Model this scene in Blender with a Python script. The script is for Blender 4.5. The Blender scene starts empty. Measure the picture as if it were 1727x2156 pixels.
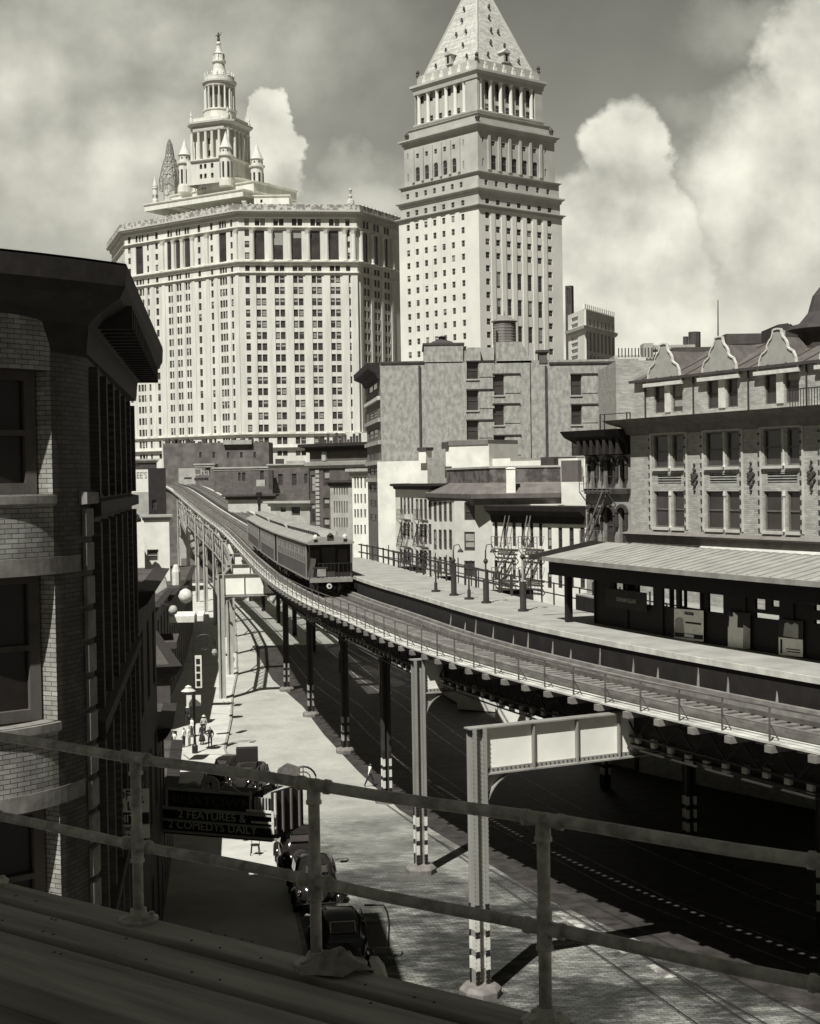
import bpy, math, random
from math import sin, cos, pi, radians, sqrt, atan2
from mathutils import Vector, Matrix
random.seed(7)
SC = bpy.context.scene
COL = SC.collection
V = Vector
# ---------------------------------------------------------------- camera
E = 13.9                                   # eye height over the street below the footbridge
PITCH = math.atan(68/3000.0); ROLL = 0.016
F = V((0, cos(PITCH), -sin(PITCH))); U0 = V((0, sin(PITCH), cos(PITCH))); R0 = V((1, 0, 0))
R = R0*cos(ROLL) - U0*sin(ROLL); U = R0*sin(ROLL) + U0*cos(ROLL)
cd = bpy.data.cameras.new('camera'); cam = bpy.data.objects.new('camera', cd); COL.objects.link(cam)
cd.sensor_width = 36; cd.lens = 36*3000/2156.0; cd.clip_start = .1; cd.clip_end = 6000
m3 = Matrix((R, U, -F)).transposed()
cam.matrix_world = Matrix.Translation((0, 0, E)) @ m3.to_4x4()
SC.camera = cam
CP = V((0, 0, E))
# a point of the photograph (1727 x 2156) to a point of the place
def ray(x, y): return F + R*((x-863.5)/3000) - U*((y-1078)/3000)
def PY(x, y, Y):
    d = ray(x, y); return CP + d*(Y/d.y)
def PZ(x, y, Z):
    d = ray(x, y); return CP + d*((Z-E)/d.z)
def gz(Y): return 0 if Y < 0 else max(-.05*Y, -4.5)
def PG(x, y):
    d = ray(x, y); t = -E/(d.z+.05*d.y); p = CP+d*t
    return p if 0 <= p.y <= 90 else PZ(x, y, -4.5)
# ---------------------------------------------------------------- sun, sky, exposure
SUN_DIR = V((.225, .53, -.82)).normalized()      # the way the light travels
sl = bpy.data.lights.new('sun', 'SUN'); sl.energy = 5.0; sl.angle = radians(.5); sl.color = (1, .99, .965)
so = bpy.data.objects.new('sun', sl); COL.objects.link(so)
so.rotation_euler = SUN_DIR.to_track_quat('-Z', 'Y').to_euler()
SC.view_settings.view_transform = 'Standard'; SC.view_settings.look = 'None'
SC.view_settings.exposure = .3; SC.view_settings.gamma = 1
SC.render.engine = 'CYCLES'
w = bpy.data.worlds.new('World'); SC.world = w; w.use_nodes = True
N = w.node_tree.nodes; Lk = w.node_tree.links
for n in list(N): N.remove(n)
def nd(t, **k):
    n = N.new(t)
    for a, b in k.items(): setattr(n, a, b)
    return n
def mth(op, a, b=None, c=None, clamp=False):
    n = nd('ShaderNodeMath', operation=op); n.use_clamp = clamp
    for i, q in enumerate((a, b, c)):
        if q is None: continue
        if isinstance(q, (int, float)): n.inputs[i].default_value = q
        else: Lk.new(q, n.inputs[i])
    return n.outputs[0]
def vmt(op, a, b=None):
    n = nd('ShaderNodeVectorMath', operation=op)
    for i, q in enumerate((a, b)):
        if q is None: continue
        if isinstance(q, tuple): n.inputs[i].default_value = q
        else: Lk.new(q, n.inputs[i])
    return n.outputs['Value'] if op in ('LENGTH', 'DOT_PRODUCT') else n.outputs[0]
sky = nd('ShaderNodeTexSky', sky_type='NISHITA'); sky.sun_disc = False
sky.sun_elevation = math.asin(-SUN_DIR.z); sky.sun_rotation = atan2(-SUN_DIR.x, -SUN_DIR.y)
sky.air_density = 1.0; sky.dust_density = .6; sky.ozone_density = 1
bw = nd('ShaderNodeRGBToBW'); Lk.new(sky.outputs[0], bw.inputs[0])
tc = nd('ShaderNodeTexCoord'); sp = nd('ShaderNodeSeparateXYZ'); Lk.new(tc.outputs['Generated'], sp.inputs[0])
ya = mth('MAXIMUM', mth('ABSOLUTE', sp.outputs[1]), .12)
front = mth('GREATER_THAN', sp.outputs[1], .15)
cu = mth('DIVIDE', sp.outputs[0], ya); cv = mth('DIVIDE', sp.outputs[2], ya)
cb = nd('ShaderNodeCombineXYZ'); Lk.new(cu, cb.inputs[0]); Lk.new(cv, cb.inputs[1])
uv = cb.outputs[0]
def noise(vec, scale, detail, rough=.55, off=(0, 0, 0), w_=0):
    n = nd('ShaderNodeTexNoise'); n.inputs['Scale'].default_value = scale
    n.inputs['Detail'].default_value = detail; n.inputs['Roughness'].default_value = rough
    Lk.new(vmt('ADD', vec, off), n.inputs['Vector'])
    return n
n1 = noise(uv, 26, 8, .58); n2 = noise(uv, 9, 5, .5, (3.1, 7.7, 1))
dv = vmt('ADD', vmt('MULTIPLY', vmt('SUBTRACT', n1.outputs['Color'], (.5, .5, .5)), (.05, .05, 0)),
         vmt('MULTIPLY', vmt('SUBTRACT', n2.outputs['Color'], (.5, .5, .5)), (.06, .06, 0)))
duv = vmt('ADD', uv, dv)
def blob(x, y, rx, ry, soft, amp):
    d = ray(x, y); u_, v_ = d.x/d.y, d.z/d.y
    q = vmt('MULTIPLY', vmt('SUBTRACT', duv, (u_, v_, 0)), (3000/rx, 3000/ry, 0))
    r = vmt('LENGTH', q)
    mr = nd('ShaderNodeMapRange', interpolation_type='SMOOTHSTEP')
    Lk.new(r, mr.inputs['Value']); mr.inputs['From Min'].default_value = 1+soft; mr.inputs['From Max'].default_value = 1-soft
    mr.inputs['To Min'].default_value = 0; mr.inputs['To Max'].default_value = amp
    return mr.outputs[0]
# (x, y, rx, ry, softness, strength) of each cloud as seen from the bridge
CL = [(1325, 440, 112, 200, .11, 1.0), (1235, 540, 130, 170, .14, .95), (1300, 700, 200, 240, .2, .92), (1400, 560, 110, 150, .22, .95),
      (1640, 400, 190, 230, .3, .9), (1700, 170, 120, 170, .3, .95), (1600, 60, 120, 60, .8, .3), (1750, 560, 150, 220, .5, .75), (1560, 700, 260, 130, .8, .6), (1500, 240, 90, 40, .9, .3),
      (568, 285, 60, 100, .1, 1.0), (560, 370, 75, 90, .15, .95), (770, 400, 110, 50, .7, .7), (760, 350, 70, 45, .8, .5), (700, 440, 190, 60, .8, .6),
      (200, 330, 300, 170, .9, .8), (60, 200, 220, 200, 1.0, .7), (300, 90, 380, 160, 1.0, .6), (520, 90, 210, 110, .9, .45), (100, 450, 260, 80, .9, .4), (330, 400, 120, 120, .9, .6), (450, 260, 120, 90, .9, .35)]
acc = None
for c in CL:
    b = blob(*c)
    acc = b if acc is None else mth('MAXIMUM', acc, b)
acc = mth('MULTIPLY', acc, front)
# loose cloud everywhere else
n3 = noise(uv, 3.2, 7, .6, (9, 2, 4))
lo = nd('ShaderNodeMapRange'); Lk.new(n3.outputs['Fac'], lo.inputs['Value'])
lo.inputs['From Min'].default_value = .45; lo.inputs['From Max'].default_value = .8; lo.inputs['To Max'].default_value = .35
back = mth('MULTIPLY', lo.outputs[0], mth('SUBTRACT', 1.0, mth('MULTIPLY', front, .7)))
mask = mth('MAXIMUM', acc, back, clamp=True)
# billows: the thick side towards the sun is lighter
na = noise(uv, 14, 6, .5, (1.7, .3, 0)); nb = noise(uv, 14, 6, .5, (1.7+.014, .3-.02, 0))
bil = mth('MULTIPLY', mth('SUBTRACT', na.outputs['Fac'], nb.outputs['Fac']), .9)
nc = noise(uv, 7, 4, .5, (5, 5, 5))
cb_ = mth('ADD', mth('ADD', .6, bil), mth('MULTIPLY', mth('SUBTRACT', nc.outputs['Fac'], .5), .35))
base = mth('ADD', mth('MULTIPLY', bw.outputs[0], .05), mth('MULTIPLY', mth('POWER', mth('SUBTRACT', 1.0, mth('MINIMUM', mth('ABSOLUTE', mth('MULTIPLY', cv, 2.6)), 1.0)), 1.6), .2))
lum = nd('ShaderNodeMix', data_type='FLOAT'); Lk.new(mask, lum.inputs[0]); Lk.new(base, lum.inputs[2]); Lk.new(cb_, lum.inputs[3])
# the sky overhead and behind is the deep clear blue that old film draws dark
hi_ = nd('ShaderNodeMapRange', interpolation_type='SMOOTHSTEP'); Lk.new(cv, hi_.inputs['Value'])
hi_.inputs['From Min'].default_value = .40; hi_.inputs['From Max'].default_value = 1.0; hi_.inputs['To Min'].default_value = 1.0; hi_.inputs['To Max'].default_value = .66
bk = nd('ShaderNodeMapRange', interpolation_type='SMOOTHSTEP'); Lk.new(sp.outputs[1], bk.inputs['Value'])
bk.inputs['From Min'].default_value = -.3; bk.inputs['From Max'].default_value = .45; bk.inputs['To Min'].default_value = .4; bk.inputs['To Max'].default_value = 1.0
lumo = mth('MULTIPLY', lum.outputs[0], mth('MULTIPLY', hi_.outputs[0], bk.outputs[0]))
tint = nd('ShaderNodeCombineXYZ')
Lk.new(lumo, tint.inputs[0]); Lk.new(mth('MULTIPLY', lumo, .99), tint.inputs[1]); Lk.new(mth('MULTIPLY', lumo, .85), tint.inputs[2])
bg = nd('ShaderNodeBackground'); Lk.new(tint.outputs[0], bg.inputs['Color']); bg.inputs['Strength'].default_value = 1.0
wo = nd('ShaderNodeOutputWorld'); Lk.new(bg.outputs[0], wo.inputs[0])
# ---------------------------------------------------------------- materials
def tintc(g):
    t = min(1, max(0, (g-.03)/.25))
    a, b = (1.1, .95, .86), (1.0, .99, .875)
    return tuple(g*(a[i]*(1-t)+b[i]*t) for i in range(3)) + (1,)
MATS = {}
def M(name, g, g2=None, scale=1.5, rough=.8, bump=0, brick=None, bs=1.0, metal=0, detail=5, spec=.3, lo=.35, hi=.65, streak=0, rot=0, uvm=False, grain=0, bv=.7):
    """grey g mottled with g2; brick=(mortar grey, wall direction) lays courses"""
    if name in MATS: return MATS[name]
    m = bpy.data.materials.new(name); m.use_nodes = True; t = m.node_tree; n = t.nodes; l = t.links
    p = n['Principled BSDF']; p.inputs['Roughness'].default_value = rough; p.inputs['Metallic'].default_value = metal
    p.inputs['Specular IOR Level'].default_value = spec
    if g2 is None: g2 = g*.75
    tcn = n.new('ShaderNodeTexCoord')
    no = n.new('ShaderNodeTexNoise'); no.inputs['Scale'].default_value = scale; no.inputs['Detail'].default_value = detail; no.inputs['Roughness'].default_value = .6
    src = tcn.outputs['Object']
    if grain:
        mp = n.new('ShaderNodeMapping'); mp.vector_type = 'TEXTURE'; mp.inputs['Rotation'].default_value = (0, 0, rot); mp.inputs['Scale'].default_value = (grain, 1, 1)
        l.new(src, mp.inputs[0]); l.new(mp.outputs[0], no.inputs['Vector'])
    elif streak or rot:
        mp = n.new('ShaderNodeMapping'); mp.inputs['Rotation'].default_value = (0, 0, rot)
        mp.inputs['Scale'].default_value = (1, 1, 1) if not streak else (1, 1, streak); l.new(src, mp.inputs[0]); l.new(mp.outputs[0], no.inputs['Vector'])
    else: l.new(src, no.inputs['Vector'])
    mr = n.new('ShaderNodeMapRange'); l.new(no.outputs['Fac'], mr.inputs['Value'])
    mr.inputs['From Min'].default_value = lo; mr.inputs['From Max'].default_value = hi
    mx = n.new('ShaderNodeMix'); mx.data_type = 'RGBA'; l.new(mr.outputs[0], mx.inputs[0])
    mx.inputs[6].default_value = tintc(g); mx.inputs[7].default_value = tintc(g2)
    out = mx.outputs[2]; hgt = no.outputs['Fac']
    if brick is not None:
        mort, ang = brick
        bt = n.new('ShaderNodeTexBrick')
        if uvm: l.new(tcn.outputs['UV'], bt.inputs['Vector'])
        else:
            mp = n.new('ShaderNodeMapping'); mp.inputs['Rotation'].default_value = (0, 0, -ang); l.new(tcn.outputs['Object'], mp.inputs[0])
            s = n.new('ShaderNodeSeparateXYZ'); l.new(mp.outputs[0], s.inputs[0])
            c = n.new('ShaderNodeCombineXYZ'); l.new(s.outputs[0], c.inputs[0]); l.new(s.outputs[2], c.inputs[1]); l.new(c.outputs[0], bt.inputs['Vector'])
        bt.inputs['Scale'].default_value = 1/bs; bt.inputs['Brick Width'].default_value = .26; bt.inputs['Row Height'].default_value = .085
        bt.inputs['Mortar Size'].default_value = .007; bt.inputs['Bias'].default_value = 0
        bt.inputs['Color1'].default_value = (1, 1, 1, 1); bt.inputs['Color2'].default_value = (bv, bv, bv, 1); bt.inputs['Mortar'].default_value = (mort,)*3+(1,)
        mu = n.new('ShaderNodeMix'); mu.data_type = 'RGBA'; mu.blend_type = 'MULTIPLY'; mu.inputs[0].default_value = 1
        l.new(out, mu.inputs[6]); l.new(bt.outputs['Color'], mu.inputs[7]); out = mu.outputs[2]
        b = n.new('ShaderNodeBump'); b.invert = True; b.inputs['Strength'].default_value = .8; b.inputs['Distance'].default_value = .012
        l.new(bt.outputs['Fac'], b.inputs['Height']); l.new(b.outputs[0], p.inputs['Normal'])
    elif bump:
        b = n.new('ShaderNodeBump'); b.inputs['Strength'].default_value = bump; b.inputs['Distance'].default_value = .05
        l.new(hgt, b.inputs['Height']); l.new(b.outputs[0], p.inputs['Normal'])
    l.new(out, p.inputs['Base Color'])
    MATS[name] = m
    return m
# ---------------------------------------------------------------- mesh helpers
class Fr:
    """a vertical plane: u runs along it, w points out of it"""
    def __init__(s, a, b, z=0):
        s.o = V((a[0], a[1], z)); d = V((b[0]-a[0], b[1]-a[1], 0)); s.L = d.length; s.u = d.normalized(); s.n = V((s.u.y, -s.u.x, 0)); s.ang = atan2(s.u.y, s.u.x)
    def P(s, u, w, z): return s.o + s.u*u + s.n*w + V((0, 0, z))
    def hit(s, x, y):
        d = ray(x, y); t = (s.o-CP).dot(s.n)/d.dot(s.n); return CP+d*t
    def pu(s, x, y=1000): return (s.hit(x, y)-s.o).dot(s.u)
    def pz(s, x, y): return s.hit(x, y).z
class MB:
    def __init__(s): s.v = []; s.f = []; s.m = []; s.uv = None
    def face(s, pts, m=0):
        i = len(s.v); s.v += [V(p) for p in pts]; s.f.append(list(range(i, i+len(pts)))); s.m.append(m)
    def box3(s, o, a, b, c, m=0):
        o, a, b, c = V(o), V(a), V(b), V(c); i = len(s.v)
        if a.cross(b).dot(c) < 0: a, b = b, a
        s.v += [o, o+a, o+a+b, o+b, o+c, o+a+c, o+a+b+c, o+b+c]
        for q in ((3, 2, 1, 0), (4, 5, 6, 7), (0, 1, 5, 4), (1, 2, 6, 5), (2, 3, 7, 6), (3, 0, 4, 7)):
            s.f.append([i+k for k in q]); s.m.append(m)
    def box(s, x0, x1, y0, y1, z0, z1, m=0): s.box3((x0, y0, z0), (x1-x0, 0, 0), (0, y1-y0, 0), (0, 0, z1-z0), m)
    def fb(s, fr, u0, u1, w0, w1, z0, z1, m=0): s.box3(fr.P(u0, w0, z0), fr.u*(u1-u0), fr.n*(w1-w0), V((0, 0, z1-z0)), m)
    def prism(s, pts, vec, m=0):
        vec = V(vec); i = len(s.v); n = len(pts); s.v += [V(p) for p in pts] + [V(p)+vec for p in pts]
        s.f.append(list(range(i+n-1, i-1, -1))); s.f.append(list(range(i+n, i+2*n))); s.m += [m, m]
        for k in range(n):
            s.f.append([i+k, i+(k+1) % n, i+n+(k+1) % n, i+n+k]); s.m.append(m)
    def beam(s, a, b, wd, ht, m=0, up=(0, 0, 1)):
        a, b = V(a), V(b); d = (b-a); sd = d.cross(V(up))
        if sd.length < 1e-6: sd = V((1, 0, 0))
        sd.normalize(); up2 = sd.cross(d).normalized()
        s.box3(a-sd*wd/2-up2*ht/2, d, sd*wd, up2*ht, m)
    def tube(s, pts, r, n=8, m=0, cap=True):
        pts = [V(p) for p in pts]; rings = []; k0 = len(s.v)
        for i, p in enumerate(pts):
            t = (pts[min(i+1, len(pts)-1)]-pts[max(i-1, 0)]).normalized()
            a = t.cross(V((0, 0, 1)))
            if a.length < .05: a = t.cross(V((1, 0, 0)))
            a.normalize(); b = t.cross(a)
            rr = r[i] if isinstance(r, (list, tuple)) else r
            s.v += [p+a*rr*cos(2*pi*k/n)+b*rr*sin(2*pi*k/n) for k in range(n)]
        for i in range(len(pts)-1):
            for k in range(n):
                s.f.append([k0+i*n+k, k0+i*n+(k+1) % n, k0+(i+1)*n+(k+1) % n, k0+(i+1)*n+k]); s.m.append(m)
        if cap:
            s.f.append(list(range(k0, k0+n))[::-1]); s.m.append(m); e = k0+(len(pts)-1)*n; s.f.append(list(range(e, e+n))); s.m.append(m)
    def lathe(s, c, prof, n=16, m=0, a0=0, sq=None):
        c = V(c); k0 = len(s.v)
        for r, z in prof: s.v += [c+V((r*cos(a0+2*pi*k/n), r*sin(a0+2*pi*k/n), z)) for k in range(n)]
        for i in range(len(prof)-1):
            for k in range(n):
                s.f.append([k0+i*n+k, k0+i*n+(k+1) % n, k0+(i+1)*n+(k+1) % n, k0+(i+1)*n+k]); s.m.append(m)
        s.f.append(list(range(k0, k0+n))[::-1]); s.m.append(m); e = k0+(len(prof)-1)*n; s.f.append(list(range(e, e+n))); s.m.append(m)
    def sweep(s, path, prof, m=0, closed_prof=True, cap=True, closed=False, z=0):
        """carry a profile of (out, height) along a plan path"""
        P = [V((p[0], p[1], 0)) for p in path]; n = len(P); k0 = len(s.v); q = len(prof)
        zs = [(p[2] if len(p) > 2 else 0)+z for p in path]
        for i in range(n):
            if closed: d0 = (P[i]-P[i-1]).normalized(); d1 = (P[(i+1) % n]-P[i]).normalized()
            else:
                d1 = (P[min(i+1, n-1)]-P[min(i, n-2)]).normalized(); d0 = (P[max(i, 1)]-P[max(i-1, 0)]).normalized()
            na_ = V((d0.y, -d0.x, 0)); nb_ = V((d1.y, -d1.x, 0)); nn = na_+nb_
            nn = nn/max(.3, nn.dot(na_)) if nn.length > 1e-6 else na_
            s.v += [P[i]+nn*w_+V((0, 0, h+zs[i])) for w_, h in prof]
        rng = range(n if closed else n-1)
        for i in rng:
            j = (i+1) % n
            for k in range(q if closed_prof else q-1):
                k2 = (k+1) % q; s.f.append([k0+i*q+k, k0+i*q+k2, k0+j*q+k2, k0+j*q+k]); s.m.append(m)
        if closed_prof and cap and not closed:
            s.f.append(list(range(k0, k0+q))[::-1]); s.m.append(m); e = k0+(n-1)*q; s.f.append(list(range(e, e+q))); s.m.append(m)
    def wall(s, fr, u0, u1, z0, z1, holes, depth=.3, m=0, mr=None):
        """a wall with real openings; each opening has its jambs"""
        us = sorted({round(q, 4) for q in [u0, u1]+[h[0] for h in holes]+[h[1] for h in holes] if u0-1e-4 <= q <= u1+1e-4})
        zs = sorted({round(q, 4) for q in [z0, z1]+[h[2] for h in holes]+[h[3] for h in holes] if z0-1e-4 <= q <= z1+1e-4})
        for j in range(len(zs)-1):
            zc = (zs[j]+zs[j+1])/2; row = [h for h in holes if h[2] < zc < h[3]]; st = None
            for i in range(len(us)-1):
                c = (us[i]+us[i+1])/2; hole = any(h[0] < c < h[1] for h in row)
                if not hole and st is None: st = us[i]
                if (hole or i == len(us)-2) and st is not None:
                    e = us[i] if hole else us[i+1]
                    s.face([fr.P(st, 0, zs[j]), fr.P(e, 0, zs[j]), fr.P(e, 0, zs[j+1]), fr.P(st, 0, zs[j+1])], m); st = None
        for a, b, c, d in [h[:4] for h in holes]:
            A, B, C, D = [(a, c), (b, c), (b, d), (a, d)]
            for p, q in ((A, B), (B, C), (C, D), (D, A)):
                s.face([fr.P(p[0], 0, p[1]), fr.P(p[0], -depth, p[1]), fr.P(q[0], -depth, q[1]), fr.P(q[0], 0, q[1])], mr if mr is not None else m)
    def build(s, name, mats, parent=None, smooth=False, bevel=0, loc=None, **tags):
        me = bpy.data.meshes.new(name)
        wl = V((0, 0, 0))
        if parent is not None and not LOCAL[0]: wl = V(parent['_w'])
        if parent is None and loc is None and s.v and not LOCAL[0]:
            lo_ = [min(v[i] for v in s.v) for i in range(3)]; hi_ = [max(v[i] for v in s.v) for i in range(3)]
            loc = V(((lo_[0]+hi_[0])/2, (lo_[1]+hi_[1])/2, lo_[2]))
        if parent is None and loc is not None: wl = V(loc)
        me.from_pydata([tuple(v-wl) for v in s.v], [], s.f)
        if not isinstance(mats, (list, tuple)): mats = [mats]
        for q in mats: me.materials.append(q)
        if len(mats) > 1: me.polygons.foreach_set('material_index', s.m)
        if smooth: me.polygons.foreach_set('use_smooth', [True]*len(me.polygons))
        if s.uv:
            ul = me.uv_layers.new(name='UVMap')
            for lp in me.loops: ul.data[lp.index].uv = s.uv[lp.vertex_index]
        o = bpy.data.objects.new(name, me); COL.objects.link(o)
        if parent is not None: o.parent = parent
        else: o.location = wl
        o['_w'] = tuple(wl) if not LOCAL[0] else (0, 0, 0)
        if bevel:
            b = o.modifiers.new('bevel', 'BEVEL'); b.width = bevel; b.segments = 2; b.limit_method = 'ANGLE'
        for k, v_ in tags.items(): o[k] = v_
        return o
LOCAL = [False]
def thing(name, label, cat, loc, group=None, rz=0):
    o = bpy.data.objects.new(name, None); COL.objects.link(o); o.location = loc; o.rotation_euler = (0, 0, rz); o.empty_display_size = .5
    o['label'] = label; o['category'] = cat; o['_w'] = tuple(loc)
    if group: o['group'] = group
    return o
def kids(o): return [c for c in bpy.data.objects if c.parent == o]
def dup(o, label=None, parent=None):
    c = o.copy(); COL.objects.link(c)
    if parent: c.parent = parent
    if label: c['label'] = label
    for k in kids(o):
        if k != c: dup(k, None, c)
    return c
# ---------------------------------------------------------------- shared materials
mDark = M('dark_glass', .012, .02, rough=.25, spec=.5)
mGlass = M('window_glass', .03, .06, scale=.3, rough=.2, spec=.6)
mBlind = M('window_blind', .32, .25, rough=.9)
mFrame = M('window_frame_paint', .10, .07)
mFrameL = M('pale_window_frame', .4, .3)
mStone = M('pale_limestone', .68, .52, scale=.45, rough=.85, streak=.12, detail=8)
mStoneC = M('grey_granite', .50, .42, scale=.1, rough=.85)
mSteel = M('grey_steel_paint', .30, .20, scale=.9, rough=.55, streak=.3, detail=7)
mSteelD = M('dark_steel_paint', .045, .03, scale=1.2, rough=.6)
mWhite = M('white_paint', .66, .5, scale=2.5, rough=.7)
mBlack = M('black_paint', .012, .02, rough=.5)
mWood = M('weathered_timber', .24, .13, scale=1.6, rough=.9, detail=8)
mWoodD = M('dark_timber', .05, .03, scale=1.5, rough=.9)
mRoof = M('tar_roof', .10, .2, scale=.3, rough=.9)
mRail = M('rail_steel', .25, .15, rough=.35, metal=.6)
def win(parent, fr, u0, u1, z0, z1, depth, frame=mFrame, blind=.25, mb=None, fw=None, sash=True, mull=0, glass=mGlass):
    """one window: glass, frame and meeting rail set back in its opening"""
    own = mb is None; b = MB() if own else mb
    W = u1-u0; H = z1-z0; fw = fw or min(.12, W*.09); w0 = -depth
    b.face([fr.P(u0, w0, z0), fr.P(u1, w0, z0), fr.P(u1, w0, z1), fr.P(u0, w0, z1)], 0)
    for a, c, d, e in ((u0, u0+fw, z0, z1), (u1-fw, u1, z0, z1), (u0+fw, u1-fw, z1-fw, z1), (u0+fw, u1-fw, z0, z0+fw)): b.fb(fr, a, c, w0+.003, w0+.08, d, e, 1)
    zm = z0+H*.5
    if sash: b.fb(fr, u0+fw, u1-fw, w0+.003, w0+.06, zm-fw*.4, zm+fw*.4, 1)
    for k in range(mull):
        uc = u0+W*(k+1)/(mull+1); b.fb(fr, uc-fw*.35, uc+fw*.35, w0+.003, w0+.07, z0+fw, z1-fw, 1)
    if random.random() < blind:
        h = random.choice((.25, .5, .5, .85)); b.face([fr.P(u0+fw, w0+.02, z1-fw-(H-2*fw)*h), fr.P(u1-fw, w0+.02, z1-fw-(H-2*fw)*h), fr.P(u1-fw, w0+.02, z1-fw), fr.P(u0+fw, w0+.02, z1-fw)], 2)
    if own: return b.build('window', [glass, frame, mBlind], parent)
def body(mb, pts, z0, z1, m=0, skip=()):
    """plan polygon raised to walls and a flat roof; skipped sides are built apart"""
    n = len(pts)
    for i in range(n):
        if i in skip: continue
        a, b = pts[i], pts[(i+1) % n]
        mb.face([(a[0], a[1], z0), (b[0], b[1], z0), (b[0], b[1], z1), (a[0], a[1], z1)], m)
    mb.face([(p[0], p[1], z1) for p in pts], m)
# ================================================================ ground, road, pavements
def sheet(mb, pts, z, m=0): mb.face([(p[0], p[1], gz(p[1])+z) for p in pts], m)
def strip(mb, left, right, z, m=0):
    for i in range(len(left)-1): sheet(mb, [left[i], right[i], right[i+1], left[i+1]], z, m)
def groundmat():
    m = bpy.data.materials.new('street_setts'); m.use_nodes = True; t = m.node_tree; n = t.nodes; l = t.links; p = n['Principled BSDF']
    p.inputs['Roughness'].default_value = .85; p.inputs['Specular IOR Level'].default_value = .25
    tcn = n.new('ShaderNodeTexCoord'); s = n.new('ShaderNodeSeparateXYZ'); l.new(tcn.outputs['Object'], s.inputs[0])
    def nz(sc, det, ro=.6, off=0, sx=1, sy=1):
        mp = n.new('ShaderNodeMapping'); mp.inputs['Location'].default_value = (off, off, 0); mp.inputs['Scale'].default_value = (sx, sy, 1); l.new(tcn.outputs['Object'], mp.inputs[0])
        q = n.new('ShaderNodeTexNoise'); q.inputs['Scale'].default_value = sc; q.inputs['Detail'].default_value = det; q.inputs['Roughness'].default_value = ro; l.new(mp.outputs[0], q.inputs['Vector']); return q.outputs['Fac']
    def mt(op, a, b, cl=False):
        q = n.new('ShaderNodeMath'); q.operation = op; q.use_clamp = cl
        for i, x in enumerate((a, b)):
            if isinstance(x, (int, float)): q.inputs[i].default_value = x
            else: l.new(x, q.inputs[i])
        return q.outputs[0]
    def mrange(v, a, b, c=0, d=1):
        q = n.new('ShaderNodeMapRange'); q.interpolation_type = 'SMOOTHSTEP'; l.new(v, q.inputs['Value'])
        for k, x in zip(('From Min', 'From Max', 'To Min', 'To Max'), (a, b, c, d)): q.inputs[k].default_value = x
        return q.outputs[0]
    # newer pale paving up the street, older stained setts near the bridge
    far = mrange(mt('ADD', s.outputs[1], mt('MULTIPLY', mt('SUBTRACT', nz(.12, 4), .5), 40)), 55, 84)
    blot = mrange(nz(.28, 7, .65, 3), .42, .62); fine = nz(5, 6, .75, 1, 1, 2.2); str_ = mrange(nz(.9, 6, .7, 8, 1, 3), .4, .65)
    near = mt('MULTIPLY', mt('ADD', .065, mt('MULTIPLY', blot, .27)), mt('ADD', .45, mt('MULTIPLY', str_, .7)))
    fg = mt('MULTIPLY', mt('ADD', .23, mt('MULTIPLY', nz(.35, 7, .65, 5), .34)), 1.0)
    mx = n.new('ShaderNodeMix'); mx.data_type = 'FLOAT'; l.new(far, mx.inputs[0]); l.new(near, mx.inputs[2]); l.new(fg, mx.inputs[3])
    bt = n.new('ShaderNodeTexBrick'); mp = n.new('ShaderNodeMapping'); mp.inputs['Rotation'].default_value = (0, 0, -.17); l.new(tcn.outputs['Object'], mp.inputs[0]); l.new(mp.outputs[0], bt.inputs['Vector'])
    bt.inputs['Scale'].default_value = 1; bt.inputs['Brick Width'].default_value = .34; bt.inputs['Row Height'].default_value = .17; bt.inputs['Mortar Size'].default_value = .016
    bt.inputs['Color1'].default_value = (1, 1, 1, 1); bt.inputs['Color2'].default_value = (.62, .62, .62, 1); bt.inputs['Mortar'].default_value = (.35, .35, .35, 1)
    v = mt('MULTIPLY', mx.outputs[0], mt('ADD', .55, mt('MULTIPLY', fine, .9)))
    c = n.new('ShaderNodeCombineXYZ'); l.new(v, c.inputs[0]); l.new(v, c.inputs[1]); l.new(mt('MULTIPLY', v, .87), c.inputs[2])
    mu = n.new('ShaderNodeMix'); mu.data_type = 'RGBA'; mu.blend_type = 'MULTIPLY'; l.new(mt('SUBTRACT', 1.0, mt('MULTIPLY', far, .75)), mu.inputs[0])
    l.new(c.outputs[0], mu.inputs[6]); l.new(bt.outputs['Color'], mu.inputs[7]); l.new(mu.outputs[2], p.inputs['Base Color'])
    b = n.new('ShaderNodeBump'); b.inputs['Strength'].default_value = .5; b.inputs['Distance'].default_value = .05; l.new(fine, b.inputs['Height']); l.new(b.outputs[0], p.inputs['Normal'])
    return m
b = MB()
ys = [-400, 0, 90, 5000]
for i in range(3): sheet(b, [(-2500, ys[i]), (2500, ys[i]), (2500, ys[i+1]), (-2500, ys[i+1])], -.02)
b.build('ground', M('city_ground', .12, .07, scale=.05), kind='structure', loc=(0, 0, 0))
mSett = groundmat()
KERB = [(-1.5, 20), (-3.3, 44), (-4.9, 56), (-6.6, 68), (-10.0, 82), (-13.1, 97.7), (-14.2, 110), (-15.6, 122), (-17.0, 137), (-20.5, 165), (-25, 200), (-34, 260)]
def cut(poly):
    out = []
    for a, c in zip(poly, poly[1:]):
        out.append(a)
        if a[1] < 90 < c[1]: t = (90-a[1])/(c[1]-a[1]); out.append((a[0]+t*(c[0]-a[0]), 90))
    return out+[poly[-1]]
KERB = cut(KERB)
b = MB()
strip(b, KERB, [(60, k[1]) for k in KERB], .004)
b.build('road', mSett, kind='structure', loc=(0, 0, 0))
mPave = M('pale_flagstones', .56, .42, scale=.5, rough=.85, detail=7)
b = MB(); BL = [(k[0]-22, k[1]) for k in KERB]
strip(b, BL, KERB, .14)
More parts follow.
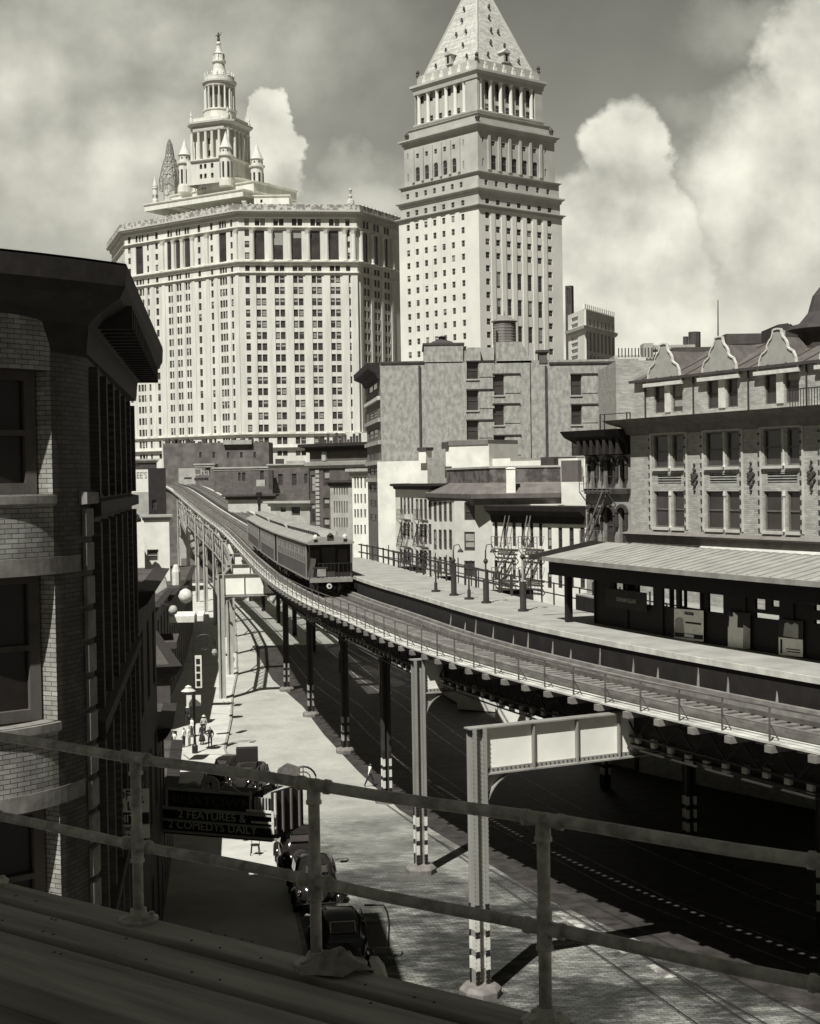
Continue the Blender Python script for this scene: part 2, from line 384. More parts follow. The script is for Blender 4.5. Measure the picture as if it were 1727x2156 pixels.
b.build('sidewalk', mPave, kind='structure', loc=(0, 0, 0))
b = MB()
for a, c in zip(KERB, KERB[1:]):
    d = V((c[0]-a[0], c[1]-a[1], 0)); n_ = V((d.y, -d.x, 0)).normalized()*.16
    b.face([(a[0], a[1], gz(a[1])-.02), (c[0], c[1], gz(c[1])-.02), (c[0], c[1], gz(c[1])+.14), (a[0], a[1], gz(a[1])+.14)])
    P_ = [V((a[0], a[1], gz(a[1])-.02)), V((c[0], c[1], gz(c[1])-.02))]
    b.face([P_[0]+n_, P_[1]+n_, P_[1]+n_+V((0, 0, .17)), P_[0]+n_+V((0, 0, .17))]); b.face([P_[0]+n_+V((0, 0, .17)), P_[1]+n_+V((0, 0, .17)), P_[1]+V((0, 0, .17)), P_[0]+V((0, 0, .17))])
b.build('kerb', M('kerb_stone', .33, .2), kind='structure', loc=(0, 0, 0))
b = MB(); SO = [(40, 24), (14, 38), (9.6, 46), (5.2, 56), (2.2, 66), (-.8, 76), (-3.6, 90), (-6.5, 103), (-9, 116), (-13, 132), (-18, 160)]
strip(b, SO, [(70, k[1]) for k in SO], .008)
b.build('shaded_roadway', M('shaded_setts', .05, .018, scale=1.5), kind='structure', loc=(0, 0, 0))  # dark sheet laid inside the viaduct's shadow to deepen it
b = MB()
for off in (3.2, 4.65, 8.0, 9.45):
    rl_ = [(SO[i][0]+off, SO[i][1]) for i in range(len(SO))]
    strip(b, rl_, [(q[0]+.07, q[1]) for q in rl_], .012)
b.build('streetcar_rails', M('worn_bright_rail', .34, .1, scale=3, lo=.45, hi=.6), kind='structure', loc=(0, 0, 0))
# streetcar rails let into the setts
A1, A2 = PG(1035, 1800), PG(1470, 2085); B1, B2 = PG(1160, 1858), PG(1640, 2110)
b = MB()
for (p, q) in ((A1, A2), (B1, B2)):
    d = (q-p).normalized(); n_ = V((d.y, -d.x, 0)).normalized()
    s0 = p-d*14 if p is A1 else p-d*10; e0 = q+d*14
    for off in (0, 1.45):
        for w0, w1 in ((-.035, .035), (.07, .1)):
            b.face([V((k.x, k.y, gz(k.y)+.010)) for k in (s0+n_*(off+w0), s0+n_*(off+w1), e0+n_*(off+w1), e0+n_*(off+w0))])
b.build('streetcar_rails', M('sunk_rail', .03, .015, rough=.4), kind='structure', loc=(0, 0, 0))
b = MB(); d = (B2-B1).normalized(); n_ = V((d.y, -d.x, 0)).normalized()
for a_, c_ in ((4.5, 7.5), (7.9, 10.5), (12, 13.5)):
    b.face([V((k.x, k.y, gz(k.y)+.007)) for k in (B1+d*a_+n_*1.6, B1+d*a_+n_*1.95, B1+d*c_+n_*2.0, B1+d*c_+n_*1.6)])
b.build('paving_strip', M('worn_pale_paving', .5, .12, scale=2.2, detail=8, lo=.4, hi=.6), kind='structure', loc=(0, 0, 0))
# ================================================================ the line of the elevated railway
OUT = [(508, 1164), (562, 1219), (642, 1270), (722, 1303), (819, 1348), (959, 1396), (1141, 1448), (1297, 1487), (1505, 1537), (1727, 1586)]
ZW = 6.5
pts = [PZ(x, y, ZW) for x, y in OUT][::-1]
d0 = (pts[0]-pts[1]).normalized()
pts = [pts[0]+V((d0.x, d0.y, 0))*k for k in (26, 12)] + pts
far = [(466, 1119, 176), (430, 1091, 206), (402, 1068, 236), (370, 1040, 278), (351, 1026, 315), (334, 1020, 348)]
pts += [PY(*q) for q in far]
def catmull(P, n=10):
    o = []
    for i in range(len(P)-1):
        a, b_, c, d = P[max(i-1, 0)], P[i], P[i+1], P[min(i+2, len(P)-1)]
        for k in range(n):
            t = k/n; o.append(.5*((2*b_)+(c-a)*t+(2*a-5*b_+4*c-d)*t*t+(3*b_-a-3*c+d)*t**3))
    return o+[P[-1]]
C0 = catmull(pts, 12)
# smooth and space it evenly
def resample(C, step):
    o = [C[0]]; acc_ = 0
    for a, c in zip(C, C[1:]):
        L = (c-a).length
        while acc_+L >= step:
            t = (step-acc_)/L; a = a+(c-a)*t; o.append(a.copy()); L = (c-a).length; acc_ = 0
        acc_ += L
    return o
TR = resample(C0, 1.0)
for _ in range(30): TR = [TR[0]]+[(TR[i-1]+TR[i]*2+TR[i+1])/4 for i in range(1, len(TR)-1)]+[TR[-1]]
TR = resample(TR, 1.0); NT = len(TR)
def tr(d, s=0, z=0):
    i = int(max(0, min(NT-2, d))); t = d-i; p = TR[i]+(TR[i+1]-TR[i])*t
    j = max(0, min(NT-2, i)); u = (TR[min(NT-1, j+2)]-TR[max(0, j-1)]); u.z = 0; u.normalize(); n_ = V((u.y, -u.x, 0))
    return V((p.x, p.y, p.z-ZW))+n_*s+V((0, 0, z)), u, n_
def dY(Y):
    return min(range(NT), key=lambda i: abs(TR[i].y-Y))
def path(d0, d1, s, step=2):
    """plan path with its rise; s may vary along the line"""
    o = []; d = d0
    while d <= d1+1e-6:
        p, u, n_ = tr(d, s(d) if callable(s) else s); o.append((p.x, p.y, p.z)); d += step
    return o
DF = NT-2
D60, D92, D118, D150 = dY(60), dY(92), dY(118), dY(150)
def smooth(x, a, b_):
    t = max(0, min(1, (x-a)/(b_-a))); return t*t*(3-2*t)
def s2(d): return 8.8+(4.7-8.8)*smooth(d, D92+10, D150)      # where the second track begins
viaduct = thing('elevated_railway', 'steel elevated railway viaduct curving from lower right to far left above the street', 'elevated railway', (2, 50, -2.5))
def tpart(name, mat, mb, **k): return mb.build(name, mat, viaduct, **k)
def box_prof(w0, w1, z0, z1): return [(w0, z0), (w0, z1), (w1, z1), (w1, z0)]
# walkway, guard timbers, rails
def strips(name, prof_list, mat, d0, d1, s=0, step=2, parent=None):
    b = MB()
    for p in prof_list: b.sweep(path(d0, d1, s, step), p)
    return b.build(name, mat, parent or viaduct)
mPlank = M('walkway_planks', .62, .32, scale=1.2, rough=.9, detail=8)
strips('walkway', [box_prof(0, .24, 6.44, 6.5), box_prof(.27, .50, 6.44, 6.49), box_prof(.53, .74, 6.44, 6.5)], mPlank, 0, DF)
strips('guard_timber', [box_prof(1.0, 1.2, 6.42, 6.72)], mWood, 0, DF)
strips('guard_timber', [box_prof(3.45, 3.62, 6.42, 6.62), box_prof(3.66, 3.84, 6.42, 6.74)], mWood, 0, DF)
for s_ in (1.55, 3.0): strips('rail', [box_prof(s_-.035, s_+.035, 6.42, 6.57)], mRail, 0, DF, parent=None)
strips('third_rail', [box_prof(.80, .92, 6.48, 6.60)], mRail, 0, DF)
strips('centre_walk', [box_prof(-.75, -.2, 6.42, 6.48)], mPlank, D118-8, DF, s2)
for s_ in (.6, 2.05): strips('rail', [box_prof(s_-.035, s_+.035, 6.42, 6.57)], mRail, 0, DF, s2)
strips('guard_timber', [box_prof(2.9, 3.05, 6.42, 6.66)], mWood, 0, DF, s2)
strips('guard_timber', [box_prof(-.14, .02, 6.42, 6.75)], mWoodD, D118-8, DF, s2)
strips('outer_walk', [box_prof(3.1, 3.9, 6.44, 6.5)], mPlank, D92, DF, s2)
# ties
def tie(mb, d, s0, s1):
    p, u, n_ = tr(d, s0, 6.22); mb.box3(p-u*.14, u*.28, n_*(s1-s0), V((0, 0, .2)))
cand = []
d = 1.0
while d < DF-3:
    cand.append(d); d += .56 if d < D150 else 1.1
b2 = MB()
vis = [q for q in cand if D60-34 < q]
for k, q in enumerate(cand):
    s0 = -.12 if k % 3 == 0 else .55
    if q in vis[:100]:
        b = MB(); tie(b, q, s0, 3.9); b.build('tie', mWood, viaduct)
    else: tie(b2, q, s0, 3.9)
    a = s2(q); tie(b2, q, a-.2, a+3.1)
o = b2.build('ties', mWood, viaduct); o['kind'] = 'stuff'
# plate girders under the rails
for s_, z0 in ((1.0, 5.15), (3.5, 5.15)):
    b = MB()
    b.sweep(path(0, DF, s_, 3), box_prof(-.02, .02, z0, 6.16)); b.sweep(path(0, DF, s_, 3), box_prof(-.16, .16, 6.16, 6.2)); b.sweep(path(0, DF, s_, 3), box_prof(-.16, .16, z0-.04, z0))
    b.build('plate_girder', M('shaded_girder', .04, .025), viaduct)  # girder tone darkened to carry the shade under the walkway
for s_ in (.3, 2.6):
    b = MB(); b.sweep(path(0, DF, lambda q: s2(q)+s_, 3), box_prof(-.15, .15, 5.15, 6.2)); b.build('plate_girder', mSteelD, viaduct)
# handrail posts along the outer walkway
d = 6.0; k = 0
mPost = M('handrail_iron', .07, .14, rough=.5)
bb = MB(); nposts = 0
while d < DF-60:
    p, u, n_ = tr(d, .06, 6.46); t = MB() if nposts < 70 else bb
    t.beam(p, p+V((0, 0, 1.0)), .045, .045, up=u); t.beam(p+V((0, 0, .55)), p+n_*.35, .03, .03)
    if t is not bb: t.build('railing_post', mPost, viaduct)
    nposts += 1; d += 2.0 if d < D92 else 2.6
bb.build('railing_posts', mPost, viaduct, kind='stuff')
strips('handrail', [box_prof(.04, .08, 7.44, 7.48), box_prof(.05, .07, 6.95, 6.97)], mPost, 4, DF-60, step=1)
b = MB(); b.sweep(path(0, D118, lambda q: s2(q)+.1, 2), box_prof(0, 3.4, 5.05, 5.12)); b.build('light_stop_floor', mWoodD, viaduct)  # sheet added to stop sun stripes falling through the second track
b = MB(); b.sweep(path(0, dY(84), 4.2, 2), box_prof(0, 22, 4.7, 4.78)); b.build('shade_floor', mWoodD, viaduct)  # broad floor added to keep the sun off the ground below
b = MB(); b.sweep(path(0, D118, 1.15, 2), box_prof(0, 1.5, 5.3, 5.34)); b.sweep(path(0, D118, 2.85, 2), box_prof(0, .5, 5.3, 5.34)); b.build('light_stop_boards', mWoodD, viaduct)  # boards added to cut the sun dashes between the ties
# pale blocks for sun spots through the tie gaps, and cables under the edge
b = MB()
for k in range(70):
    d = D60-30+k*.9; p, u, n_ = tr(d, .85, 5.35+.12*sin(k*.9)); b.box3(p-u*.1, u*.22, n_*.16, V((0, 0, -.28)))
b.build('sun_spot_blocks', M('sun_spot_pale', .55, .4), viaduct, kind='stuff')
strips('cable', [box_prof(.78, .84, 5.36, 5.42), box_prof(.7, .75, 5.0, 5.05)], mSteelD, 0, D92)
# lattice brace under the edge near the first bent
b = MB()
for k in range(36):
    d = D60-30+k*1.5; p, _, _ = tr(d, .8, 6.1); q, _, _ = tr(d+.75, .8, 5.4); r_, _, _ = tr(d+1.5, .8, 6.1); b.beam(p, q, .05, .05); b.beam(q, r_, .05, .05)
b.build('lattice_brace', M('shaded_girder', .04), viaduct)
# ---- columns, their cross girders and knee brackets
mRiv = M('rivet_steel', .22, .16, rough=.5)
def column(base, top, ax, wd=.5, stripes=True, tone=mSteel, rivets=False, plinth=True, bandm=None):
    """a built up column of two channels; ax runs along the cross girder"""
    b = MB(); ax = V(ax).normalized(); sd = V((-ax.y, ax.x, 0)); h = top-base.z
    for k in (-1, 1):
        c = base+ax*(k*wd*.36)
        b.box3(c-ax*.02-sd*.2, ax*.04, sd*.4, V((0, 0, h)))
        for j in (-1, 1): b.box3(c-ax*wd*.13+sd*(j*.2-.015), ax*wd*.26, sd*.03, V((0, 0, h)))
    b.box3(base-ax*wd*.3-sd*.012, ax*wd*.6, sd*.024, V((0, 0, h)))
    o = b.build('column', tone, viaduct)
    if rivets:
        r_ = MB()
        for k in (-1, 1):
            z = .4
            while z < h-.1:
                c = base+ax*(k*wd*.36)-sd*.225+V((0, 0, z))
                for q in (-.07, .07): r_.box3(c+ax*(q-.014), ax*.028, sd*.012, V((0, 0, .028)))
                z += .14
        r_.build('rivets', mRiv, o, kind='stuff')
    if stripes:
        for k in range(3):
            st = MB(); z0 = .85+k*.61
            for j in (-1, 1):
                for q in (-1, 1): st.box3(base+ax*(j*wd*.36-wd*.145)+sd*(q*.2-.022*1)+V((0, 0, z0)), ax*wd*.29, sd*.044, V((0, 0, .4)))
                st.box3(base+ax*(j*wd*.36-.026)-sd*.2+V((0, 0, z0)), ax*.052, sd*.4, V((0, 0, .4)))
            st.build('white_band', bandm or mWhite, o)
        st = MB(); z0 = .3
        for j in (-1, 1):
            for q in (-1, 1): st.box3(base+ax*(j*wd*.36-wd*.14)+sd*(q*.2-.02)+V((0, 0, z0)), ax*wd*.28, sd*.04, V((0, 0, 2.6)))
        st.build('black_coat', mBlack, o)
    if plinth:
        p = MB(); p.lathe(base-V((0, 0, .1)), [(.66, 0), (.68, .34), (.55, .46), (.3, .5)], 8, a0=pi/8+atan2(ax.y, ax.x)); p.build('stone_footing', M('footing_stone', .2, .12, scale=3), o, bevel=.03)
    return o
def cross_girder(a, ax, L, ztop, dep, knee=True, far=None, tone=mSteel, taper=True):
    ax = V(ax).normalized(); sd = V((-ax.y, ax.x, 0)); b = MB(); zb = ztop-dep
    s0 = V((a.x, a.y, 0))-ax*.34
    b.box3(s0-sd*.2+V((0, 0, ztop-.045)), ax*(L+.34), sd*.4, V((0, 0, .045)))
    b.box3(s0+ax*.5-sd*.2+V((0, 0, zb)), ax*(L-.3), sd*.4, V((0, 0, .045)))
    b.box3(s0+ax*.5-sd*.015+V((0, 0, zb+.045)), ax*(L-.3), sd*.03, V((0, 0, dep-.09)), 1)
    k = 1.0+1.3
    while k < L:
        b.box3(s0+ax*k-sd*.16+V((0, 0, zb+.045)), ax*.05, sd*.32, V((0, 0, dep-.09))); k += 1.62
    b.box3(s0+ax*.55-sd*.05+V((0, 0, zb+.045)), ax*(L-.4), sd*.1, V((0, 0, .14)))
    o = b.build('cross_girder', [tone, M('sunlit_web', .86, .74, scale=.6, rough=.6) if tone is mSteel else tone], viaduct)  # web made paler than the flanges for the sun on it
    r_ = MB(); k = .7
    while k < L-.2:
        r_.box3(s0+ax*k-sd*.07+V((0, 0, zb+.1)), ax*.045, sd*.025, V((0, 0, .045))); k += .16
    r_.build('rivets', mSteelD, o, kind='stuff')
    if knee:
        kb = MB(); R_ = 1.15; c = s0+ax*(.62+R_)+V((0, 0, zb-.02-R_)); arc = [c+(-ax*cos(t)+V((0, 0, sin(t))))*R_ for t in [i*pi/2/9 for i in range(10)]]
        corner = s0+ax*.62+V((0, 0, zb-.02))
        kb.prism([corner-sd*.015]+[q-sd*.015 for q in arc[::-1]], sd*.03, 1)
        for q0, q1 in zip(arc, arc[1:]): kb.box3(q0-sd*.13, q1-q0, sd*.26, (q1-q0).cross(sd).normalized()*.04)
        kb.build('knee_bracket', [tone, M('knee_web_paint', .35, .25)], o)
    return o
ZG = 6.2
near_cols = [(1012, 2096), (887, 1838), (815, 1690), (728, 1585), (655, 1508), (604, 1455)]
for i, (x, y) in enumerate(near_cols):
    p = PG(x, y); d = dY(p.y); _, u, n_ = tr(d)
    if i == 0: ax = (.9, .44, 0)
    else: ax = n_
    q, _, _ = tr(d, 0); top = ZG-.02
    column(p, top, ax, rivets=i < 2, tone=mSteel if i < 2 else mSteelD, bandm=None if i < 3 else M('shaded_white', .3, .2))  # third column onward, girders and later bands darkened for the deck's shade
    cross_girder(p, ax, 14.5 if i == 0 else 13.5, ZG, 1.5, tone=mSteel if i < 2 else mSteelD)
    o2 = p+V(ax).normalized()*(14 if i == 0 else 13); o2.z = gz(o2.y)
    column(o2, ZG-1.4, ax, stripes=True, tone=mSteelD, plinth=False)
# columns of the far stretch along the left kerb
lcol = []
for k, Y in enumerate([121, 136, 152, 168, 184, 201, 219, 240, 265]):
    d = dY(Y); p, u, n_ = tr(d, [-3.1, -1.9, -.9, -.4, -.3][min(k, 4)], 0); p.z = gz(p.y); lcol.append((p, n_, tr(d)[0].z))
    zt = ZG+tr(d)[0].z
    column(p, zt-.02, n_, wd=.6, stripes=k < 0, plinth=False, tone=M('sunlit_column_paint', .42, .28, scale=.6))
    cross_girder(p, n_, 11.6, zt, 1.9, knee=k < 2)
    b3 = tr(d, s2(d)+3.1)[0]; b3.z = gz(b3.y); column(b3, zt-1.8, n_, wd=.5, stripes=False, plinth=False, tone=mSteelD)
for (a, n1_, za), (c, n2_, zc) in zip(lcol, lcol[1:]):
    b = MB(); zt0, zt1 = 5.9+za, 5.9+zc; A = V((a.x, a.y, 0)); Cc = V((c.x, c.y, 0)); dep = 2.6; nn = 6
    b.beam(A+V((0, 0, zt0)), Cc+V((0, 0, zt1)), .3, .12); b.beam(A+V((0, 0, zt0-dep)), Cc+V((0, 0, zt1-dep)), .3, .12)
    for k in range(nn):
        t0, t1 = k/nn, (k+1)/nn; p0 = A.lerp(Cc, t0); p1 = A.lerp(Cc, t1); z0 = zt0+(zt1-zt0)*t0; z1 = zt0+(zt1-zt0)*t1
        b.beam(p0+V((0, 0, z0)), p1+V((0, 0, z1-dep)), .1, .06); b.beam(p0+V((0, 0, z0-dep)), p1+V((0, 0, z1)), .1, .06)
    for tt, sg in ((0, 1), (1, -1)):
        q0 = A.lerp(Cc, tt); q1 = A.lerp(Cc, tt+sg*.22); b.beam(q0+V((0, 0, zt0-dep-2.6)), q1+V((0, 0, zt0-dep)), .12, .1)
    b.build('lattice_girder', mSteel, viaduct)
# pale slivers shaped as sun streaks along the platform edge
bS = MB()
for k in range(20):
    d = D60-32+k*2.15+(k*37 % 5)*.16; p, u, n_ = tr(d, 3.95, 6.5); p = p+V((0, 0, .05)); q = p+n_*.1+u*.25+V((0, 0, .5+.16*((k*7) % 3)))
    t = MB(); t.prism([p-u*.11, p+u*.02, q-u*.2], n_*.04)
    t.build('sun_streak', M('sun_streak_pale', .3, .15), viaduct)
# post with a signal on the line behind the train
sg = 0; b = MB(); p, u, n_ = tr(dY(172), s2(dY(172))-.4, 6.4)
sigp = p.copy()
t = thing('signal_post', 'thin dark signal post on the tracks behind the train', 'signal post', tuple(p))
b.tube([p, p+V((0, 0, 4.6))], .16, 8); b.build('post', mSteelD, t)
b = MB(); b.box3(p+V((-.35, -.2, 4.6)), (.7, 0, 0), (0, .4, 0), (0, 0, .5)); b.box3(p+V((-.2, -.25, 3.6)), (.4, 0, 0), (0, .3, 0), (0, 0, .8)); b.build('signal_head', mBlack, t)
# ================================================================ platforms and the station house
ZP = 7.7
mPlat = M('platform_planks', .36, .25, scale=.7, rough=.9, detail=8)
DP0, DP1 = 0, D118-4
def se(d): return s2(d)-.25
plat = thing('station_platform', 'long pale planked island platform between the two elevated tracks', 'platform', (6, 62, ZP))
def plat_strip(name, sa, sb, z0, z1, mat, d0, d1, par):
    b = MB(); A = path(d0, d1, sa, 2); B = path(d0, d1, sb, 2)
    for i in range(len(A)-1):
        a, b1, c, e = V(A[i]), V(B[i]), V(B[i+1]), V(A[i+1])
        for zz in (z0, z1): b.face([q+V((0, 0, zz)) for q in (a, b1, c, e)])
        for q, r_ in ((a, e), (b1, c)): b.face([q+V((0, 0, z0)), r_+V((0, 0, z0)), r_+V((0, 0, z1)), q+V((0, 0, z1))])
    for i in (0, -1): b.face([V(A[i])+V((0, 0, z0)), V(B[i])+V((0, 0, z0)), V(B[i])+V((0, 0, z1)), V(A[i])+V((0, 0, z1))])
    return b.build(name, mat, par)
plat_strip('deck', 4.05, se, ZP-.08, ZP, mPlat, DP0, DP1, plat)
plat_strip('edge_board', 3.97, 4.045, ZP-.2, ZP+.004, M('edge_board', .62, .4, scale=1.5), DP0, DP1, plat)
plat_strip('fascia', 4.06, 4.14, 5.9, ZP-.085, M('shaded_fascia', .02, .012), DP0, DP1, plat)  # shadow on the fascia put into its near-black colour
plat_strip('fascia', lambda d: se(d)-.1, lambda d: se(d)-.02, 6.2, ZP-.085, M('shaded_fascia', .02), DP0, DP1, plat)
D72 = dY(73)
plat2 = thing('side_platform', 'pale side platform beyond the second track with black fascia', 'platform', (12, 70, ZP))
plat_strip('deck', lambda d: s2(d)+3.2, lambda d: s2(d)+6.2, ZP-.08, ZP, mPlat, DP0, D72, plat2)
plat_strip('fascia', lambda d: s2(d)+3.2, lambda d: s2(d)+3.3, 5.9, ZP-.085, M('shaded_fascia', .02), DP0, D72, plat2)
# railing beyond the second track
rl = thing('platform_railing', 'thin dark railing with many posts along the second track beyond the platform', 'railing', (4, 85, ZP))
d = dY(60); k = 0; b = MB()
while d < D118+4:
    p, u, n_ = tr(d, s2(d)+3.55, 6.5); hi = 1.9 if k % 2 == 0 else 1.5
    t = MB(); t.beam(p, p+V((0, 0, hi)), .07, .07, up=u); t.build('railing_post', mSteelD, rl); d += 1.9; k += 1
for z in (7.35, 7.95): b.sweep(path(dY(60), D118+4, lambda q: s2(q)+3.55, 1.5), box_prof(-.03, .03, z-.03, z+.03))
b.build('handrail', mSteelD, rl)
rl = thing('platform_railing', 'dark posts and low boards at the back edge of the island platform', 'railing', (4, 80, ZP))
d = dY(73); b = MB()
while d < D118-4:
    p, u, n_ = tr(d, se(d)-.12, ZP)
    t = MB(); t.beam(p, p+V((0, 0, 1.15)), .1, .1, up=u); t.build('railing_post', mSteelD, rl); d += 2.05
for z in (8.15, 8.75): b.sweep(path(dY(73), D118-4, lambda q: se(q)-.12, 1.5), box_prof(-.03, .03, z-.05, z+.05))
b.build('handrail', mSteelD, rl)
# lamp posts on the island platform
for i, (x, y, hpx, heavy, lab) in enumerate([(956, 1254, 96, 1, 'platform lamp post with thick dark base, left of the tall pair'), (988, 1262, 80, 0, 'slender bare platform pole between the two thick based lamp posts'),
        (1024, 1270, 112, 1, 'platform lamp post with thick dark base standing mid platform'), (1102, 1287, 140, 1, 'platform lamp post nearest the station canopy'), (918, 1246, 62, 0, 'short dark pole on the platform, leftmost of the lamp posts')]):
    p = PZ(x, y, ZP); H = hpx*p.y/3000
    t = thing('platform_lamp', lab, 'lamp post', tuple(p), 'lamp posts on the island platform')
    b = MB(); b.tube([p, p+V((0, 0, H*.45 if heavy else .5))], .15 if heavy else .09, 8); b.tube([p, p+V((0, 0, .1))], .25, 8); b.build('base', mSteelD, t)
    b = MB(); b.tube([p+V((0, 0, .3)), p+V((0, 0, H))], [.06, .04], 6); b.build('pole', mSteelD if i != 3 else mFrameL, t)
    if heavy:
        b = MB(); q = p+V((0, 0, H)); b.tube([q+V((0, 0, -.1)), q+V((.05, 0, .25)), q+V((.3, 0, .3)), q+V((.38, 0, .1))], .03, 6); b.build('lamp_arm', mSteelD, t); b = MB(); b.lathe(q+V((.38, 0, -.12)), [(.17, 0), (.14, .08), (.04, .2)], 8); b.build('lamp_shade', mSteelD, t); b = MB(); b.lathe(q+V((0, 0, -.55)), [(.07, -.12), (.13, 0), (.07, .12)], 8); b.build('pole_collar', mSteelD, t)
# the station house: walls, windows, canopy
def px_of(p):
    q = p-CP; f = q.dot(F); return 863.5+3000*q.dot(R)/f, 1078-3000*q.dot(U)/f
def d_at(s, z, x): return min([k*.5 for k in range(40, 2*D92)], key=lambda q: abs(px_of(tr(q, s, z)[0])[0]-x))
DH1 = d_at(6.7, ZP, 1250); DC1 = d_at(4.95, 10.5, 1114)
SW0, SW1 = 6.7, 8.5
st = thing('station_house', 'low dark timber station house with long pale ribbed canopy roof on the platform', 'station', (12, 52, ZP))
mSt = M('dark_station_timber', .013, .009, rough=.75)
# front wall with openings, faceted along the curve
ZF, ZT = ZP, 10.42
seg = []
d = 0
pf = [tr(q, SW0)[0] for q in (0, 8, 16, 24, 32, 40, 48, 56, 64, 72, 80, 90) if q < DH1-3]+[tr(DH1, SW0)[0]]
pb = [tr(q, SW1)[0] for q in (0, 8, 16, 24, 32, 40, 48, 56, 64, 72, 80, 90) if q < DH1-3]+[tr(DH1, SW1)[0]]
OPN = [(1345, 1372, 1343, 1368), (1383, 1405, 1345, 1370)]
def opening(x0, x1, y0, y1): return (x0/1.91889+1600)/1.4476, (x1/1.91889+1600)/1.4476, (y0/1.91889+1600)/1.4476, (y1/1.91889+1600)/1.4476
OP = [opening(*q) for q in [(525, 592, 320, 378), (600, 645, 325, 382), (660, 750, 335, 465), (802, 884, 353, 480), (905, 1050, 362, 488), (1070, 1160, 385, 512), (1345, 1405, 415, 495), (1440, 1487, 420, 478), (1345, 1487, 520, 550), (1692, 1727, 450, 500), (1692, 1727, 556, 578)]]
# where does each opening fall? find the facet its centre looks through
holes = {}
for x0, x1, y0, y1 in OP:
    for i in range(len(pf)-1):
        fr = Fr(pf[i+1], pf[i])
        h = fr.hit((x0+x1)/2, (y0+y1)/2); uu = (h-fr.o).dot(fr.u)
        if 0 < uu < fr.L:
            a, c = fr.pu(x0, (y0+y1)/2), fr.pu(x1, (y0+y1)/2); z1, z0 = fr.pz((x0+x1)/2, y0), fr.pz((x0+x1)/2, y1)
            holes.setdefault(i, []).append((max(.05, a), min(fr.L-.05, c), max(ZF+.2, z0), min(ZT-.1, z1))); break
for i in range(len(pf)-1):
    fr = Fr(pf[i+1], pf[i]); hs = holes.get(i, [])
    b = MB(); b.wall(fr, 0, fr.L, ZF, ZT, hs, .12)
    for q in range(4): b.fb(fr, q*fr.L/3-.05, q*fr.L/3+.05, 0, .06, ZF, ZT)
    for h in hs:
        if h[1]-h[0] > 9: b.fb(fr, (h[0]+h[1])/2-.04, (h[0]+h[1])/2+.04, -.1, 0, h[2], h[3])
    b.build('front_wall', mSt, st)
for i in range(len(pb)-1):
    fr = Fr(pb[i+1], pb[i]); b = MB(); n_ = 2; W = fr.L/n_
    b.wall(fr, 0, fr.L, ZF, ZT, [(k*W+.08, (k+1)*W-.02, ZF+.5, ZT-.2) for k in range(n_)], .1); b.build('back_wall', mSt, st)
fr = Fr(pb[-1], pf[-1]); b = MB(); b.wall(fr, 0, fr.L, ZF, ZT, [(.5, 1.6, ZF+.9, ZT-.5)], .1); b.build('end_wall', mSt, st)
# canopy: pale standing seam roof over front, dark deep fascia
mCan = M('pale_seamed_roof', .36, .26, scale=1.2, detail=9, rough=.7)
c0, c1 = 4.95, 11.6; zf, zr, zb_ = 10.5, 11.05, 10.55; rg = 8.0
b = MB(); A = path(0, DC1, c0, 2); B = path(0, DC1, rg, 2); Cc = path(0, DC1, c1, 2)
for i in range(len(A)-1):
    for P1, P2, z1, z2 in ((A, B, zf, zr), (B, Cc, zr, zb_)):
        b.face([V(P1[i])+V((0, 0, z1)), V(P2[i])+V((0, 0, z2)), V(P2[i+1])+V((0, 0, z2)), V(P1[i+1])+V((0, 0, z1))])
b.build('canopy_roof', mCan, st)
bt = []
d = 1.0
for k in range(80):
    d = .5+k*(DC1-4)/80; b = MB()
    p, u, n_ = tr(d, c0+.1, zf+.01); q, _, _ = tr(d, rg, zr+.01); r_, _, _ = tr(d, c1, zb_+.01)
    b.beam(p, q, .07, .09); b.beam(q, r_, .07, .09); b.build('roof_batten', mCan, st)
b = MB(); b.sweep(path(0, DC1, c0, 2), box_prof(-.06, .02, zf-.16, zf+.02)); b.build('gutter', M('gutter_grey', .3, .2), st)
b = MB(); b.sweep(path(0, DC1-1, c0+.25, 2), box_prof(0, .1, zf-.75, zf-.05)); b.sweep(path(0, DC1-1, c1-.3, 2), box_prof(0, .1, zf-.6, zf-.02)); b.build('canopy_fascia', mSt, st)
b = MB(); p, u, n_ = tr(DC1, c0, 0); q, _, _ = tr(DC1, rg, 0); r_, _, _ = tr(DC1, c1, 0)
b.prism([p+V((0, 0, zf-.2)), p+V((0, 0, zf+.02)), q+V((0, 0, zr+.02)), r_+V((0, 0, zb_+.02)), r_+V((0, 0, zb_-.2)), q+V((0, 0, zr-.2))], u*.08); b.build('end_trim', mSteelD, st)
d = DC1-2; k = 0
while d > 0:
    for s_ in (5.9, 10.9):
        if s_ < 6 and d < DH1: continue
        p, u, n_ = tr(d, s_, ZP); b = MB(); b.beam(p, p+V((0, 0, 2.75)), .26 if s_ < 6 else .16, .26 if s_ < 6 else .16, up=u)
        b.beam(p+V((0, 0, 2.0)), p+n_*-.9+V((0, 0, 2.7)), .1, .1); b.build('canopy_post', mSt, st)
    d -= 5.2
b = MB(); b.sweep(path(0, DC1-1, SW0, 2), box_prof(-.1, .1, 10.3, 10.44)); b.sweep(path(0, DC1-1, 10.9, 2), box_prof(-.1, .1, 10.3, 10.44)); b.build('roof_beam', mSt, st)
def on_wall(x, y):
    for i in range(len(pf)-1):
        fr = Fr(pf[i+1], pf[i]); h = fr.hit(x, y); uu = (h-fr.o).dot(fr.u)
        if 0 < uu < fr.L: return fr
    return Fr(pf[1], pf[0])
mPoster = M('poster_paper', .9, .75, scale=4); mPosterM = M('poster_mid_tone', .4, .25); mInk = M('poster_ink', .03)
YM = [lambda y: y]
